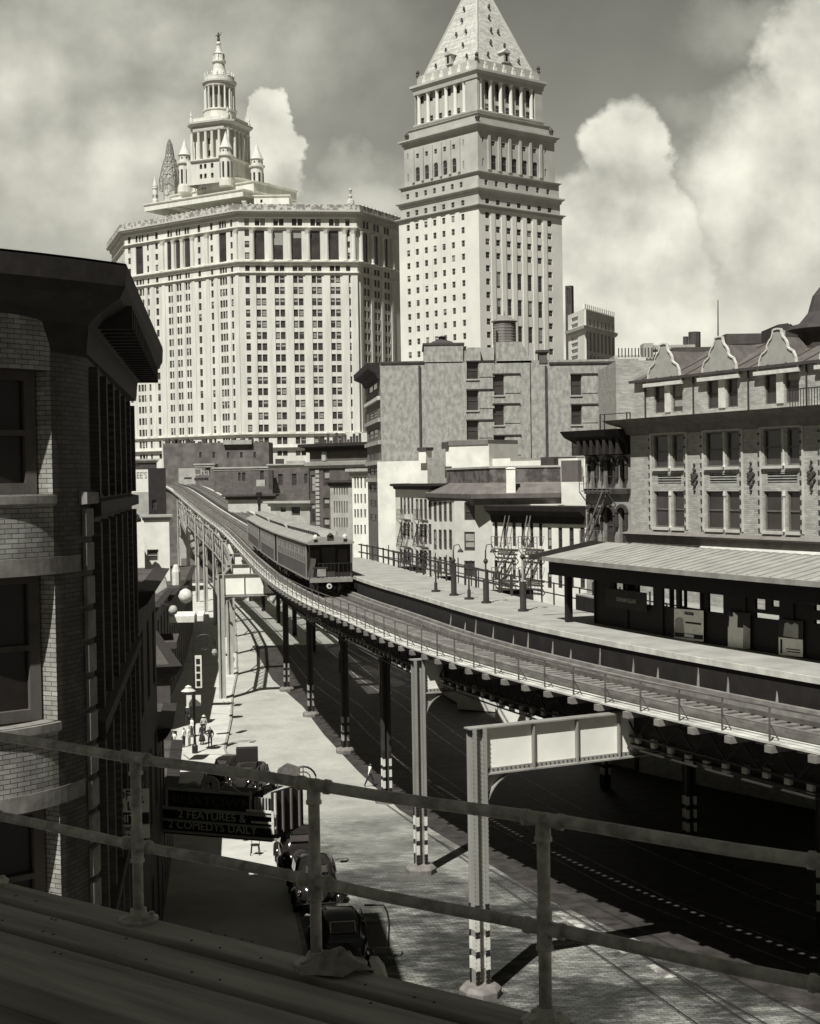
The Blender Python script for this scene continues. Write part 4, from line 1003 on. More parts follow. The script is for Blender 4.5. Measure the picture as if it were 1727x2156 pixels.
# --- tenement with the deep bracketed cornice and fire escapes
ten4, f4, z4_, h4 = blk('bracketed_tenement', 'white tenement with ten window columns under a deep black bracketed cornice', cx(865), 107, cx(1580), 98, cy(555), mTen, 10,
    cw([(882, 906), (948, 972), (1018, 1042), (1085, 1110), (1150, 1174), (1217, 1242)], [(655, 850), (955, 1100)])+cw([(1282, 1312), (1362, 1392), (1445, 1478), (1528, 1562)], [(710, 875), (1050, 1165)]), zb=-4.4, par=.4, wd=.12)
b = MB()
b.sweep([(f4.P(0, 0, 0).x, f4.P(0, 0, 0).y), (f4.P(f4.L, 0, 0).x, f4.P(f4.L, 0, 0).y)], [(.003, z4_-1.15), (.15, z4_-1.1), (.2, z4_-.65), (.7, z4_-.25), (.8, z4_+.1), (.003, z4_+.15)]); b.build('cornice', mDkC, ten4)
mPostI = M('fire_escape_iron', .14, .09)
def fire_escape(par, fr, u0, u1, levels, mat=mPostI, out=.7):
    """balconies with rails and slanting ladders"""
    for i, z in enumerate(levels):
        b = MB()
        for q_ in range(4): b.fb(fr, u0, u1, .03+q_*out/4, .03+q_*out/4+.06, z-.05, z)
        for k in range(7): u = u0+(u1-u0)*k/6; b.fb(fr, u-.02, u+.02, out-.04, out, z, z+.9)
        for zz_ in (.45, .9): b.fb(fr, u0, u1, out-.04, out, z+zz_-.03, z+zz_)
        for u in (u0, u1): b.fb(fr, u-.02, u+.02, .02, out, z+.87, z+.9); b.beam(fr.P(u, .02, z-.9), fr.P(u, out, z-.05), .05, .05)
        b.build('fire_escape_balcony', mat, par)
        if i+1 < len(levels):
            b = MB(); z2 = levels[i+1]
            for w_ in (.35, .8): b.beam(fr.P(u0+.2, w_, z), fr.P(u1-.3, w_, z2), .05, .12)
            for k in range(9): t_ = (k+.5)/9; p = fr.P(u0+.2+(u1-u0-.5)*t_, .35, z+(z2-z)*t_); b.beam(p, p+fr.n*.45, .05, .03)
            b.build('fire_escape_ladder', mat, par)
fire_escape(ten4, f4, f4.pu(cx(905)), f4.pu(cx(1055)), [f4.pz(cx(980), cy(1100)), f4.pz(cx(980), cy(868))])
fire_escape(ten4, f4, f4.pu(cx(1110)), f4.pu(cx(1250)), [f4.pz(cx(1180), cy(1100)), f4.pz(cx(1180), cy(868))])
b = MB()
for xa in (1000, 1030, 1165, 1190): b.beam(f4.P(f4.pu(cx(xa)), .5, f4.pz(cx(xa), cy(620))), f4.P(f4.pu(cx(xa-45)), .5, f4.pz(cx(xa), cy(860))), .06, .06)
b.build('drop_ladder', mSteel, ten4)
fire_escape(ten1, f1, f1.pu(cx(195)), f1.pu(cx(250)), [f1.pz(cx(220), cy(850)), f1.pz(cx(220), cy(645))]); fire_escape(ten1, f1, f1.pu(cx(320)), f1.pu(cx(380)), [f1.pz(cx(350), cy(850)), f1.pz(cx(350), cy(650))])
# low white roofs and walls behind
lw, lwf, lwz, _ = blk('low_white_building', 'whitewashed flat blocks stepped in front of the loft building', cx(0), 146, cx(1000), 136, cy(215), mWhW, 6, cor=None, zb=0)
lbox('penthouse', 946, 1037, 936, 1000, 5, mWhW, lw, .6, lwf); lbox('penthouse_roof', 948, 1036, 927, 937, 5.2, mRoof, lw, .7, lwf); lbox('brick_stack', 906, 946, 966, 1030, 3, M('grey_stack', .3, .2), lw, .5, lwf)
lbox('chimney', 888, 903, 948, 975, 1, mWhW, lw, .5, lwf); lbox('chimney_cap', 886, 905, 942, 949, 1.2, mDk, lw, .6, lwf); lbox('chimney', 940, 953, 931, 945, 1, mDk, lw, .8, lwf); lbox('roof_hatch', 948, 959, 982, 1006, 1, mDk, lw, .9, lwf)
rw, rwf, rwz, _ = blk('low_white_building', 'low white wall and slanting dark skylight beside the tall arched house', cx(860), 138, cx(1640), 128, cy(215), mWhW, 5, zb=0)
lbox('skylight', cx(1450), cx(1575), cy(205), cy(490), .5, M('skylight_glass', .12, .1), rw, 1.2, rwf); lbox('tank_box', cx(1313), cx(1412), cy(180), cy(292), 3, mDk, rw, 1.5, rwf); lbox('stair_head', cx(1408), cx(1560), cy(190), cy(500), 1.2, mWhW, rw, .9, rwf)
# --- tall narrow arched house
def C7(x, y): return (1750+x/2.3027)/1.4476, (900+y/2.3027)/1.4476
def kx(x): return C7(x, 0)[0]
def ky(y): return C7(0, y)[1]
def kw(cols, rows): return [(kx(a), kx(b_), ky(c), ky(d)) for c, d in rows for a, b_ in cols]
ah, fa, za, ha = blk('arched_house', 'narrow dark brownstone house with arched windows and deep black cornice', kx(75), 92, kx(400), 88.5, ky(965), M('brownstone_wall', .3, .2, scale=1.2), 10,
    kw([(120, 165), (210, 285), (318, 368)], [(1150, 1355), (1490, 1740)]), wd=.35, frame=mDk, blind=.3, zb=-4.4)
for (u0, u1, zz0, zz1) in ha:
    b = MB(); n = 10; uc = (u0+u1)/2; r_ = (u1-u0)/2; arcq = [(uc-r_*cos(i*pi/n), zz1-r_+r_*sin(i*pi/n)) for i in range(n+1)]
    for i in range(n):
        (ua, q0), (ub, q1) = arcq[i], arcq[i+1]; b.face([fa.P(ua, -.02, q0), fa.P(ub, -.02, q1), fa.P(ub, -.02, zz1), fa.P(ua, -.02, zz1)])
    b.build('arch_head', MATS['brownstone_wall'], ah)
    b = MB()
    arc2 = [(uc-(r_+.12)*cos(i*pi/n), zz1-r_+(r_+.12)*sin(i*pi/n)) for i in range(n+1)]
    for (a0_, c0_), (a1_, c1_) in zip(arc2, arc2[1:]): b.beam(fa.P(a0_, .1, c0_), fa.P(a1_, .1, c1_), .16, .2)
    b.build('hood_mould', M('mould_dark', .06), ah)
    b = MB(); b.fb(fa, u0-.35, u1+.35, .003, .3, zz0-.35, zz0-.02); b.build('sill', MATS['mould_dark'], ah)
    for u in (u0-.16, u1+.04): b = MB(); b.fb(fa, u, u+.12, .003, .2, zz1-r_-.9, zz1-r_-.1); b.build('console', MATS['mould_dark'], ah)
b = MB(); b.sweep([(q.x, q.y) for q in (fa.P(0, -1, 0), fa.P(0, 0, 0), fa.P(fa.L, 0, 0))], [(.003, za-1.5), (.25, za-1.4), (.35, za-.8), (.95, za-.3), (1.15, za+.1), (.003, za+.15)])
for k in range(7): b.fb(fa, .1+k*.6, .35+k*.6, .2, .8, za-1.45, za-.3)
b.build('cornice', mDkC, ah)
fire_escape(ah, fa, fa.pu(kx(100)), fa.pu(kx(290)), [fa.pz(kx(190), ky(1745)), fa.pz(kx(190), ky(1370))], out=.8)
b = MB(); u0, u1 = fa.pu(kx(150)), fa.pu(kx(360))
for u in (u0, u0+.4, u1-.3, u1): b.fb(fa, u-.03, u+.03, -.5, -.44, za, za+1.15)
b.fb(fa, u0, u1, -.5, -.45, za+1.1, za+1.15); b.build('roof_rail', mSteelD, ah)
# ================================================================ the gabled building on the right
mGab = M('buff_brick', .5, .38, scale=1.2, detail=8, brick=(.7, -.6), bs=1.3); mGabT = M('buff_trim', .54, .42, scale=1); mGabD = M('dark_slate', .13, .08, scale=1.5)
gl, gr_ = PY(1327, 886, 88), PY(1850, 858, 70)
gf = Fr(gl[:2], gr_[:2]); zg = gf.pz(1400, 880)
gb = thing('gabled_building', 'pale brick building with three curved gable dormers and paired windows at right', 'building', tuple(gf.P(gf.L*.4, 0, -4.4)))
def gx(x, y=0): return (1750+x/2.3027)/1.4476
def gy(y): return (900+y/2.3027)/1.4476
zbel = gf.pz(gx(500), gy(1665)); holes = []
bays = [(560, 660, 690, 770, 1.0), (925, 1045, 1070, 1160, 1.0), (1330, 1455, 1495, 1585, 1.0), (1755, 1880, 1920, 2020, 1)]
gw = []
for i, (a, b1, c, d_, _) in enumerate(bays):
    for xa, xb in ((a, b1), (c, d_)):
        u0, u1 = gf.pu(gx(xa), 1000), gf.pu(gx(xb), 1000); dy = (xa-560)*-.0
        ym = (xa-560)/770.
        for ya, yb in ((985-10*ym, 1215+0*ym), (1375+15*ym, 1625+30*ym)):
            gw.append((u0, u1, gf.pz(gx(xa), gy(yb)), gf.pz(gx(xa), gy(ya))))
zA = gw[0][3]; zA0 = gw[0][2]; zB1 = gw[1][3]; zB0 = gw[1][2]
gw = [(q[0], q[1], zA0, zA) if k % 2 == 0 else (q[0], q[1], zB0, zB1) for k, q in enumerate(gw)]
vents = []
for a, b1, c, d_, _ in bays: vents.append((gf.pu(gx(a+25), 1000), gf.pu(gx(d_-18), 1000), zB1+.45, zA0-.35))
b = MB(); b.wall(gf, 0, gf.L, zbel, zg, gw+vents, .2); b.wall(gf, .5, gf.L, -4.4, zbel, [], .3); b.build('wall', mGab, gb)
bp = gf.P(0, 0, 0), gf.P(gf.L, 0, 0), gf.P(gf.L, -14, 0), gf.P(0, -14, 0)
b = MB(); body(b, bp, -4.4, zg+.1, skip=(0,)); b.build('side_walls', mGab, gb)
for i, h in enumerate(gw):
    o = win(gb, gf, *h, .18, frame=M('brown_sash', .16, .1), blind=0, fw=.09)
    b = MB(); b.fb(gf, h[0]-.05, h[1]+.05, .003, .16, h[2]-.16, h[2]-.003); b.build('sill', mGabT, gb)
for v_ in vents:
    b = MB(); b.face([gf.P(v_[0], -.19, v_[2]), gf.P(v_[1], -.19, v_[2]), gf.P(v_[1], -.19, v_[3]), gf.P(v_[0], -.19, v_[3])], 1)
    n = 4
    for k in range(n): z = v_[2]+(v_[3]-v_[2])*(k+.35)/n; b.fb(gf, v_[0], v_[1], -.18, -.02, z, z+(v_[3]-v_[2])/n*.42, 0)
    b.build('louvre_panel', [mGab, mDark], gb)
for i, (a, b1, c, d_, _) in enumerate(bays):
    uc = (gf.pu(gx(b1), 1000)+gf.pu(gx(c), 1000))/2
    for z0, z1 in ((zA0, zA), (zB0, zB1)):
        b = MB(); b.lathe(gf.P(uc, .03, z0), [(.1, 0), (.06, .12), (.06, z1-z0-.35), (.11, z1-z0-.25), (.08, z1-z0)], 10); b.build('colonnette', mGabT, gb)
    # toothed strips on both sides of every bay
    for xe in (a-22, d_+18):
        u = gf.pu(gx(xe), 1000); b = MB(); z = zB0
        b.fb(gf, u-.02, u+.12, .003, .05, zB0-.1, zA+.25)
        b.build('bay_strip', mGabT, gb)
        b = MB()
        while z < zA: b.fb(gf, u-.14, u-.02, .003, .09, z, z+.13); z += .52
        b.build('tooth_course', mDk, gb, kind='stuff')
    b = MB(); b.fb(gf, gf.pu(gx(a-20)), gf.pu(gx(d_+16)), .003, .1, zA+.05, zA+.3); b.build('lintel', mGabT, gb)
for x in (848, 1245, 1670):                  # terracotta drops between the bays
    u = gf.pu(gx(x), 1000); zc = (zA0+zB1)/2+.1; b = MB()
    for du, dz, r_ in ((0, .75, .09), (0, .45, .14), (-.2, .15, .13), (.2, .15, .13), (0, 0, .17), (-.2, -.2, .12), (.2, -.2, .12), (0, -.45, .14), (0, -.75, .09)):
        p = gf.P(u+du, .02, zc+dz); b.box3(p+gf.u*-r_, gf.u*r_+V((0, 0, r_)), gf.u*r_-V((0, 0, r_)), gf.n*.08)
    b.build('ornament', M('terracotta_dark', .07), gb, kind='stuff')
P2 = [(q.x, q.y) for q in (gf.P(0, -8, 0), gf.P(0, 0, 0), gf.P(gf.L, 0, 0))]
b = MB(); b.sweep(P2, [(.003, zg-.95), (.18, zg-.85), (.3, zg-.5), (1.0, zg-.2), (1.25, zg+.02), (.003, zg+.06)]); b.build('cornice', M('cornice_brown', .2, .13), gb)
b = MB(); b.sweep(P2, [(.003, zbel-.7), (.2, zbel-.65), (.3, zbel-.2), (.5, zbel-.08), (.003, zbel+.12)]); b.build('belt_course', M('belt_brown', .2, .14), gb)
zb2 = gf.pz(gx(1300), gy(1795))
b = MB(); b.sweep([(q.x, q.y) for q in (gf.P(gf.pu(gx(905)), 0, 0), gf.P(gf.L, 0, 0))], [(.003, zb2-.5), (.3, zb2-.4), (.5, zb2-.05), (.003, zb2+.25)]); b.build('belt_course', mGabT, gb)
for xa, xb in ((565, 665), (685, 780)):
    b = MB(); b.fb(gf, gf.pu(gx(xa)), gf.pu(gx(xb)), .003, .5, gf.pz(gx(xa), gy(1835)), gf.pz(gx(xa), gy(1775))); b.build('awning', mBlack, gb)
# upper storey, roof slope and gables
zt2 = gf.pz(gx(460), gy(600)); dh = []
dorm = [(560, 648, 685, 760, 640), (930, 1025, 1070, 1148, 1030), (1335, 1432, 1478, 1578, 1440), (1765, 1870, 1915, 2020, 1875)]
zs0, zs1 = gf.pz(gx(600), gy(822)), gf.pz(gx(600), gy(628))
uf = Fr(gf.P(0, -.35, 0)[:2], gf.P(gf.L, -.35, 0)[:2])
for a, b1, c, d_, m_ in dorm:
    for xa, xb in ((a, b1), (c, d_)): dh.append((uf.pu(gx(xa), 800), uf.pu(gx(xb), 800), zs0, zs1))
b = MB(); b.wall(uf, 0, uf.L, zg+.06, zt2, [h for h in dh], .22); b.build('upper_wall', mGab, gb)
for h in dh: win(gb, uf, *h, .2, frame=mFrame, blind=.2, fw=.08)
for a, b1, c, d_, m_ in dorm:
    b = MB(); b.fb(uf, uf.pu(gx(b1)), uf.pu(gx(c)), .003, .07, zs0, zs1); b.build('pale_mullion', mWhite, gb)
    # the gable itself: a flat curved shape with a raised white coping
    uc = uf.pu(gx(m_), 750); hw_ = (uf.pu(gx(d_+25), 750)-uf.pu(gx(a-15), 750))/2; H = hw_*1.45; zb0 = zs1+.12
    prof = [(1.0, 0), (1.0, .10), (.93, .13), (.90, .27), (.78, .42), (.62, .47), (.52, .52), (.50, .62), (.40, .72), (.27, .79), (.22, .88), (.20, .97), (.0, .99)]
    shp = [(uc+x*hw_, zb0+y*H) for x, y in prof]+[(uc-x*hw_, zb0+y*H) for x, y in prof[-2::-1]]
    b = MB(); b.prism([uf.P(u, .12, z) for u, z in shp], uf.n*-.12); g_ = b.build('gable', M('gable_plaster', .36, .3, scale=2), gb)
    b = MB()
    for (u0_, q0), (u1_, q1) in zip(shp, shp[1:]):
        p, q = uf.P(u0_, .12, q0), uf.P(u1_, .12, q1); b.beam(p, q, .13, .09, up=uf.n if abs(u1_-u0_) < 1e-4 else (0, 0, 1))
    b.build('coping', mWhite, g_)
    b = MB(); b.fb(uf, uc-hw_*1.12, uc+hw_*1.12, .0, .32, zb0-.18, zb0+.03); b.build('gable_sill', mWhite, g_)
    b = MB(); ridge = zb0+H*.8
    b.face([uf.P(uc-hw_*.6, -.1, zb0+.1), uf.P(uc, -.1, ridge), uf.P(uc, -5, ridge), uf.P(uc-hw_*.6, -2.4, zb0+.1)]); b.face([uf.P(uc+hw_*.6, -.1, zb0+.1), uf.P(uc, -.1, ridge), uf.P(uc, -5, ridge), uf.P(uc+hw_*.6, -2.4, zb0+.1)]); b.build('dormer_roof', mGabD, gb)
for x in (500, 838, 1225, 1635):
    u = uf.pu(gx(x), 700); b = MB(); b.tube([uf.P(u, .08, zg+.1), uf.P(u, .08, zt2)], .05, 6); b.build('drain_pipe', mSteelD, gb)
zrt = zt2+1.75
b = MB(); b.face([uf.P(-.1, .25, zt2+.02), uf.P(uf.L, .25, zt2+.02), uf.P(uf.L, -3.4, zrt), uf.P(.9, -3.4, zrt)]); b.face([uf.P(-.1, .25, zt2+.02), uf.P(.9, -3.4, zrt), uf.P(.9, -12, zrt), uf.P(-.1, -12, zt2+.02)]); b.face([uf.P(.9, -3.4, zrt), uf.P(uf.L, -3.4, zrt), uf.P(uf.L, -12, zrt), uf.P(.9, -12, zrt)])
b.build('slate_roof', mGabD, gb)
b = MB(); b.fb(uf, -.15, uf.L, .1, .32, zt2-.1, zt2+.06); b.build('gutter', mDk, gb)
for k in range(14): b = MB(); u = 1.0+k*1.4; b.beam(uf.P(u, .2, zt2+.05), uf.P(u+.3, -3.4, zrt+.02), .06, .08); b.build('roof_seam', mDk, gb)
b = MB()
u0 = uf.pu(gx(1610), 800)
for k in range(24): b.fb(gf, u0+k*.2, u0+k*.2+.035, .6, .63, zg+.05, zg+.95)
b.fb(gf, u0-.05, u0+5, .58, .65, zg+.93, zg+.99); b.build('balcony_rail', mSteelD, gb)
for q0, q1 in (((1140, 300), (1240, 335)),):
    b = MB(); u0_, u1_ = uf.pu(gx(q0[0])), uf.pu(gx(q1[0])); b.fb(uf, u0_, u1_, -7, -5, zrt-.1, uf.pz(gx(q0[0]), gy(300))+.3); b.build('chimney', mDk, gb)
def lboxg(name, xa, xb, ya, yb, w0, dpt, mat, par, Y):
    a, c = PY(xa, yb, Y), PY(xb, ya, Y); b = MB(); b.box(a.x, c.x, Y, Y+dpt, a.z, c.z); return b.build(name, mat, par)
pw = thing('parapet_wall', 'white parapet and roofs rising behind the gabled building', 'building', tuple(PY(1500, 860, 108)))
lboxg('parapet', gx(1045), gx(1420), gy(342), gy(430), 0, 3, mWhite, pw, 108); lboxg('wall', gx(300), gx(1600), gy(440), gy(1100), 0, 10, mGab, pw, 107.5)
lboxg('roof', gx(700), gx(1050), gy(360), gy(420), 0, 4, mDk, pw, 109); lboxg('coping', gx(1040), gx(1420), gy(336), gy(342), 0, 3.2, mTenG, pw, 107.9)
fr_ = thing('far_roofs', 'distant flat roofs with a square chimney left of the flagpole', 'building', tuple(PY(1400, 780, 190)))
lboxg('wall', 1296, 1560, 744, 900, 0, 12, mTenG, fr_, 190); lboxg('chimney', gx(490), gx(558), gy(335), gy(450), 0, 3, mTenG, fr_, 188); lboxg('parapet', gx(560), gx(850), gy(345), gy(380), 0, 4, mTenG, fr_, 187); lboxg('parapet', gx(310), gx(490), gy(435), gy(475), 0, 4, mTenG, fr_, 186)
lboxg('white_roof', 1300, 1360, 752, 765, 0, 5, mWhite, fr_, 184)
b = MB()
for k in range(26): q = PY(1303+k*7, 741-(k*.1), 187); b.box(q.x-.06, q.x+.06, 187, 187.2, q.z-.7, q.z+.5)
b.build('roof_rail', mSteelD, fr_, kind='stuff')
t = thing('smokestack', 'tall dark smokestack with a thin smaller flue beside it on the far roofs', 'smokestack', tuple(PY(gx(845), gy(370), 189)))
q = PY(gx(845), gy(380), 189); b = MB(); b.tube([q-V((0, 0, 3)), PY(gx(845), gy(258), 189)], .8, 10); b.build('stack', mDk, t); q = PY(gx(783), gy(345), 189); b = MB(); b.tube([q, PY(gx(783), gy(290), 189)], .35, 8); b.build('flue', mDk, t)
q = PY(gx(1010), gy(345), 112); t = MB(); t.tube([q-V((0, 0, 1)), PY(gx(1010), gy(35), 112)], [.07, .035], 6); t.build('flagpole', mSteelD, None, label='tall thin bare flagpole rising behind the middle gable', category='flagpole')
q = PY(gx(1190), gy(340), 112); t = MB(); t.box(q.x-1.6, q.x+1.6, 111, 113, q.z-.6, q.z+.7); t.build('roof_hut', mDk, None, label='small dark box hut on the roof right of the flagpole', category='roof hut')
# sloping dark gable end and turret at the right edge of the picture
g2 = thing('steep_roof_house', 'dark steep roofed house end at the right edge behind the third gable', 'house', tuple(PY(1690, 760, 84)))
b = MB(); Yp = 84; pr_ = [PY(gx(x), gy(y), Yp) for x, y in ((1432, 205), (1500, 195), (1740, 370), (1740, 700), (1432, 700))]; b.prism(pr_, (0, 4, 0)); b.build('gable_end', M('dark_gable', .05, .035), g2)
lboxg('chimney', gx(1445), gx(1482), gy(245), gy(300), 0, 1, mTenG, g2, 83.4)
b = MB(); pr_ = [PY(gx(x), gy(y), Yp+.3) for x, y in ((1520, 200), (1625, 195), (1760, 300), (1740, 362))]; b.prism(pr_, (0, 5, 0)); b.build('roof_slope', mWhite, g2)
q = PY(1741, 700, 78); b = MB(); b.lathe(q+V((0, 0, -1.6)), [(1.55, -7), (1.55, 1.55), (2.1, 1.75), (2.0, 1.95), (1.5, 2.1), (1.0, 2.7), (.75, 3.6), (.1, 4.4)], 16); b.build('turret', M('turret_dark', .06, .04), g2)
# ================================================================ left side of the street beyond the corner building
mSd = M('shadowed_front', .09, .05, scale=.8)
def sblk(name, label, Y0, Y1, off0, off1, ztop, mat, nwin, nfl, cat='building', dk=10, cor=True, blind=.2, front=None):
    """a house on the left building line, from depth Y0 to Y1"""
    def kx_(Y):
        for a, c in zip(KERB, KERB[1:]):
            if a[1] <= Y <= c[1]: return a[0]+(c[0]-a[0])*(Y-a[1])/(c[1]-a[1])
    a, c = (kx_(Y0)-off0, Y0), (kx_(Y1)-off1, Y1); fr = Fr(a, c); o = thing(name, label, cat, (a[0], a[1], gz(Y1)))
    zb = gz(Y1); hs = []
    W = fr.L/nwin; Hh = (ztop-zb-.6)/nfl
    for i in range(nwin):
        for j in range(nfl): hs.append((i*W+W*.3, i*W+W*.7, zb+.9+j*Hh, zb+.9+j*Hh+Hh*.6))
    b = MB(); b.wall(fr, 0, fr.L, zb, ztop, hs, .25); b.build('wall', mat, o)
    for h in hs: win(o, fr, *h, .23, frame=mSteelD, blind=blind)
    P_ = [fr.P(0, 0, 0), fr.P(fr.L, 0, 0), fr.P(fr.L, -dk, 0), fr.P(0, -dk, 0)]; b = MB(); body(b, P_, zb, ztop, skip=(0, 3)); b.build('side_walls', mat, o)
    ef = Fr(P_[3][:2], P_[0][:2]); b = MB(); b.wall(ef, 0, ef.L, zb, ztop, [], .2); b.build('end_wall', front or mat, o)
    if cor: b = MB(); b.sweep([(P_[3].x, P_[3].y), (P_[0].x, P_[0].y), (P_[1].x, P_[1].y)], [(.003, ztop-.6), (.3, ztop-.4), (.55, ztop), (.003, ztop+.05)]); b.build('cornice', mTrim, o)
    return o, fr, ef
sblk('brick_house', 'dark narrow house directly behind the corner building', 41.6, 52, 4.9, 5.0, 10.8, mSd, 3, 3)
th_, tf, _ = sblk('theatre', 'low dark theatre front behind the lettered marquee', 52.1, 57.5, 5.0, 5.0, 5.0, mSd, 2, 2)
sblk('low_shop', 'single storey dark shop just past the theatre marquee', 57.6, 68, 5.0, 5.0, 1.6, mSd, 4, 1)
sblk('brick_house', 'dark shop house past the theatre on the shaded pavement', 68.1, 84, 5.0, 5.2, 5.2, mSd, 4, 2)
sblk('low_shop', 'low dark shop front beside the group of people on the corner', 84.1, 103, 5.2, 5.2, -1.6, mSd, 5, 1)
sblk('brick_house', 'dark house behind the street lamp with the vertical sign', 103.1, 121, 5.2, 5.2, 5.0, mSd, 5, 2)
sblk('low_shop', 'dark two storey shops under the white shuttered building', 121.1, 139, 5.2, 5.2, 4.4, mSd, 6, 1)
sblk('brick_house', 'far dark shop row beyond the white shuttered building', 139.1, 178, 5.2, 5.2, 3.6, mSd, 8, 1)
# white building with two dark openings
wb, wf, wz, _ = blk('white_building', 'whitewashed narrow building with two dark shuttered openings left of the viaduct columns', 303, 140, 356, 140.4, 1086, mWhW, 6,
    [(310, 334, 1157, 1182), (310, 322, 1225, 1255)], blind=0, cor=(.5, .3, mTenG), frame=mTenG)
g1, g1f, _, _ = blk('gabled_shed', 'dark pitched shed wall in front of the whitewashed building', 266, 136, 284, 136.3, 1096, M('shed_dark', .04, .03), 3, [], cat='shed')
b = MB(); b.prism([PY(x, y, 134.5) for x, y in ((262, 1096), (272, 1080), (280, 1084), (287, 1094), (287, 1100), (262, 1100))], (0, 2.5, 0)); b.build('pitched_roof', mDk, g1)
ws, wsf, _, _ = blk('sign_wall_building', 'white gable wall with painted letters above a grey band', 270, 175, 312.5, 175.4, 989, M('sign_wall_white', .75, .66), 10, [], side=mDk)
text("LEE'S", wsf, 295, 1001, 13, M('faded_letters', .3), ws, .03, sx=.75)
lw2 = MB(); lw2.fb(wsf, 0, wsf.L, .004, .06, wsf.pz(290, 1085), wsf.pz(290, 1036)); lw2.build('grey_band', mTenG, ws)
lb2, _, _, _ = blk('dark_side_building', 'black side wall between the white sign wall and the viaduct', 312.5, 172, 349, 172.4, 986, M('very_dark_wall', .03, .02), 8, [(320, 330, 1052, 1072)])
blk('far_brick_block', 'small dark roofed house under the domed corner of the white tower block', 262, 230, 330, 231, 968, mDk, 9, [(283, 292, 975, 983)], cor=(.5, .4, mTenG))
# dark long wall and roofs behind the tracks
dw, dwf, _, _ = blk('long_dark_building', 'long dark brick back wall with roof clutter behind the curve of the tracks', 341, 385, 566, 385, 934, M('old_dark_brick', .09, .16, scale=.35, detail=8, lo=.4, hi=.62), 12,
    [(x, x+5, 952, 964) for x in (420, 448, 478, 506, 534)], blind=.1)
b = MB()
rr = random.Random(5)
for k in range(16):
    x = 350+k*13.5+rr.uniform(-4, 4); q = PY(x, 934, 385); h = rr.uniform(.6, 1.5); ww_ = rr.uniform(.5, 1.4); b.box(q.x-ww_/2, q.x+ww_/2, 386, 388, q.z, q.z+h)
b.build('chimney_pots', mDk, dw, kind='stuff')
lboxg('roof_shed', 470, 530, 926, 936, 0, 5, mTenG, dw, 384)
t = thing('thin_mast', 'thin white mast left of the far end of the tracks', 'mast', tuple(PY(345, 1014, 340))); b = MB(); b.tube([PY(345.5, 1016, 340), PY(342, 928, 340)], .22, 8); b.build('pole', mWhite, t)
blk('low_brick_house', 'grey box house with pale coping at the far bend of the tracks', 376, 350, 425, 350, 986, mTenG, 8, [(388, 404, 1005, 1009)], blind=0)
bh, bhf, _, _ = blk('brick_rooftop_house', 'brick house with script sign and white pier left of the far tracks', 411, 325, 450, 325, 977, M('mid_brick', .16, .1), 7, [(433, 443, 983, 1000)], cor=(.9, .3, mTenG), blind=0)
tq = thing('script_sign', 'white script sign frame standing on the far brick rooftop', 'sign', tuple(PY(427, 1003, 321))); text('Cha', Fr(PY(405, 1000, 321)[:2], PY(450, 1000, 320)[:2]), 424, 994, 15, mTenG, tq, .05, sx=1.1); b = MB(); q = PY(424, 1006, 321); b.box(q.x-1.6, q.x+1.6, 321, 321.1, q.z-.6, q.z); b.build('sign_frame', mSteelD, tq)
b1_, b1f, _, _ = blk('brick_rooftop_house', 'plain brick house right of the script sign above the tracks', 450, 285, 566, 283, 985, mBrR, 8, [(502, 507, 995, 1013), (510, 517, 995, 1013), (548, 556, 985, 1022)], cor=(.7, .3, mTenG), blind=0)
b2_, b2f, _, _ = blk('brick_rooftop_house', 'brick house with three dark windows beside the dark corniced building', 566, 255, 650, 254, 978, mBrR, 9, [(586, 596, 998, 1022), (615, 625, 997, 1022), (641, 648, 997, 1018)], cor=(.5, .3, mTenG), blind=0)
lboxg('chimney', 566, 574, 990, 1030, 0, 2, mDk, b2_, 252); lboxg('white_hatch', 540, 558, 1010, 1024, 0, 2, mTenG, b1_, 270); lboxg('roof_clutter', 580, 596, 966, 978, 0, 2, mDk, b2_, 256); lboxg('roof_clutter', 603, 640, 970, 979, 0, 2, mTenG, b2_, 256)
b3_, b3f, _, _ = blk('white_low_house', 'pale low house with two windows and projecting eave behind the train', 570, 215, 652, 210, 1056, mTenG, 10, [(591, 602, 1066, 1078), (614, 632, 1063, 1085)], cor=(.8, .8, mTenG), blind=.5)
b4_, b4f, _, _ = blk('white_low_house', 'white boarded wall under a dark flat roof above the train roofs', 480, 222, 572, 221, 1042, M('grey_white_boards', .5, .4), 10, [], cor=(.8, .8, mDk))
# dark corniced corner building
dc, dcf, dcz, _ = blk('dark_corner_building', 'dark six storey building with heavy black cornice and pale quoins, left of loft', 652, 205, 775, 198, 936, M('dark_front_brick', .11, .07, scale=.7), 10,
    [(681, 694, 990, 1024), (681, 694, 1048, 1072), (681, 694, 1090, 1120), (655, 664, 1000, 1040), (655, 664, 1060, 1100)], blind=.9, cor=(1.2, 1.2, mDkC))
for z0, z1 in ((dcf.pz(700, 978), dcf.pz(700, 972)),):
    b = MB(); b.sweep([(q.x, q.y) for q in (dcf.P(-.1, -1, 0), dcf.P(-.1, 0, 0), dcf.P(dcf.L, 0, 0))], [(.003, z0-.5), (.5, z0-.1), (.6, z1), (.003, z1+.05)]); b.build('string_cornice', mTenG, dc)
for k in range(14):
    z = dcf.pz(668, 990+k*9); b = MB(); b.fb(dcf, dcf.pu(665.5), dcf.pu(673), .003, .15, z-.45, z); b.build('quoin', mTenG, dc)
b = MB(); b.fb(dcf, dcf.pu(682), dcf.pu(690), .003, .4, dcf.pz(685, 970), dcf.pz(685, 951)); b.build('pale_chimney', mTenG, dc)
rr = random.Random(9); b = MB()
for k in range(15): q = dcf.P(1+k*.55, -.8, dcz); h = rr.uniform(.5, 1.7); b.box3(q, (.35, 0, 0), (0, .4, 0), (0, 0, h))
b.build('roof_vents', mDk, dc, kind='stuff')
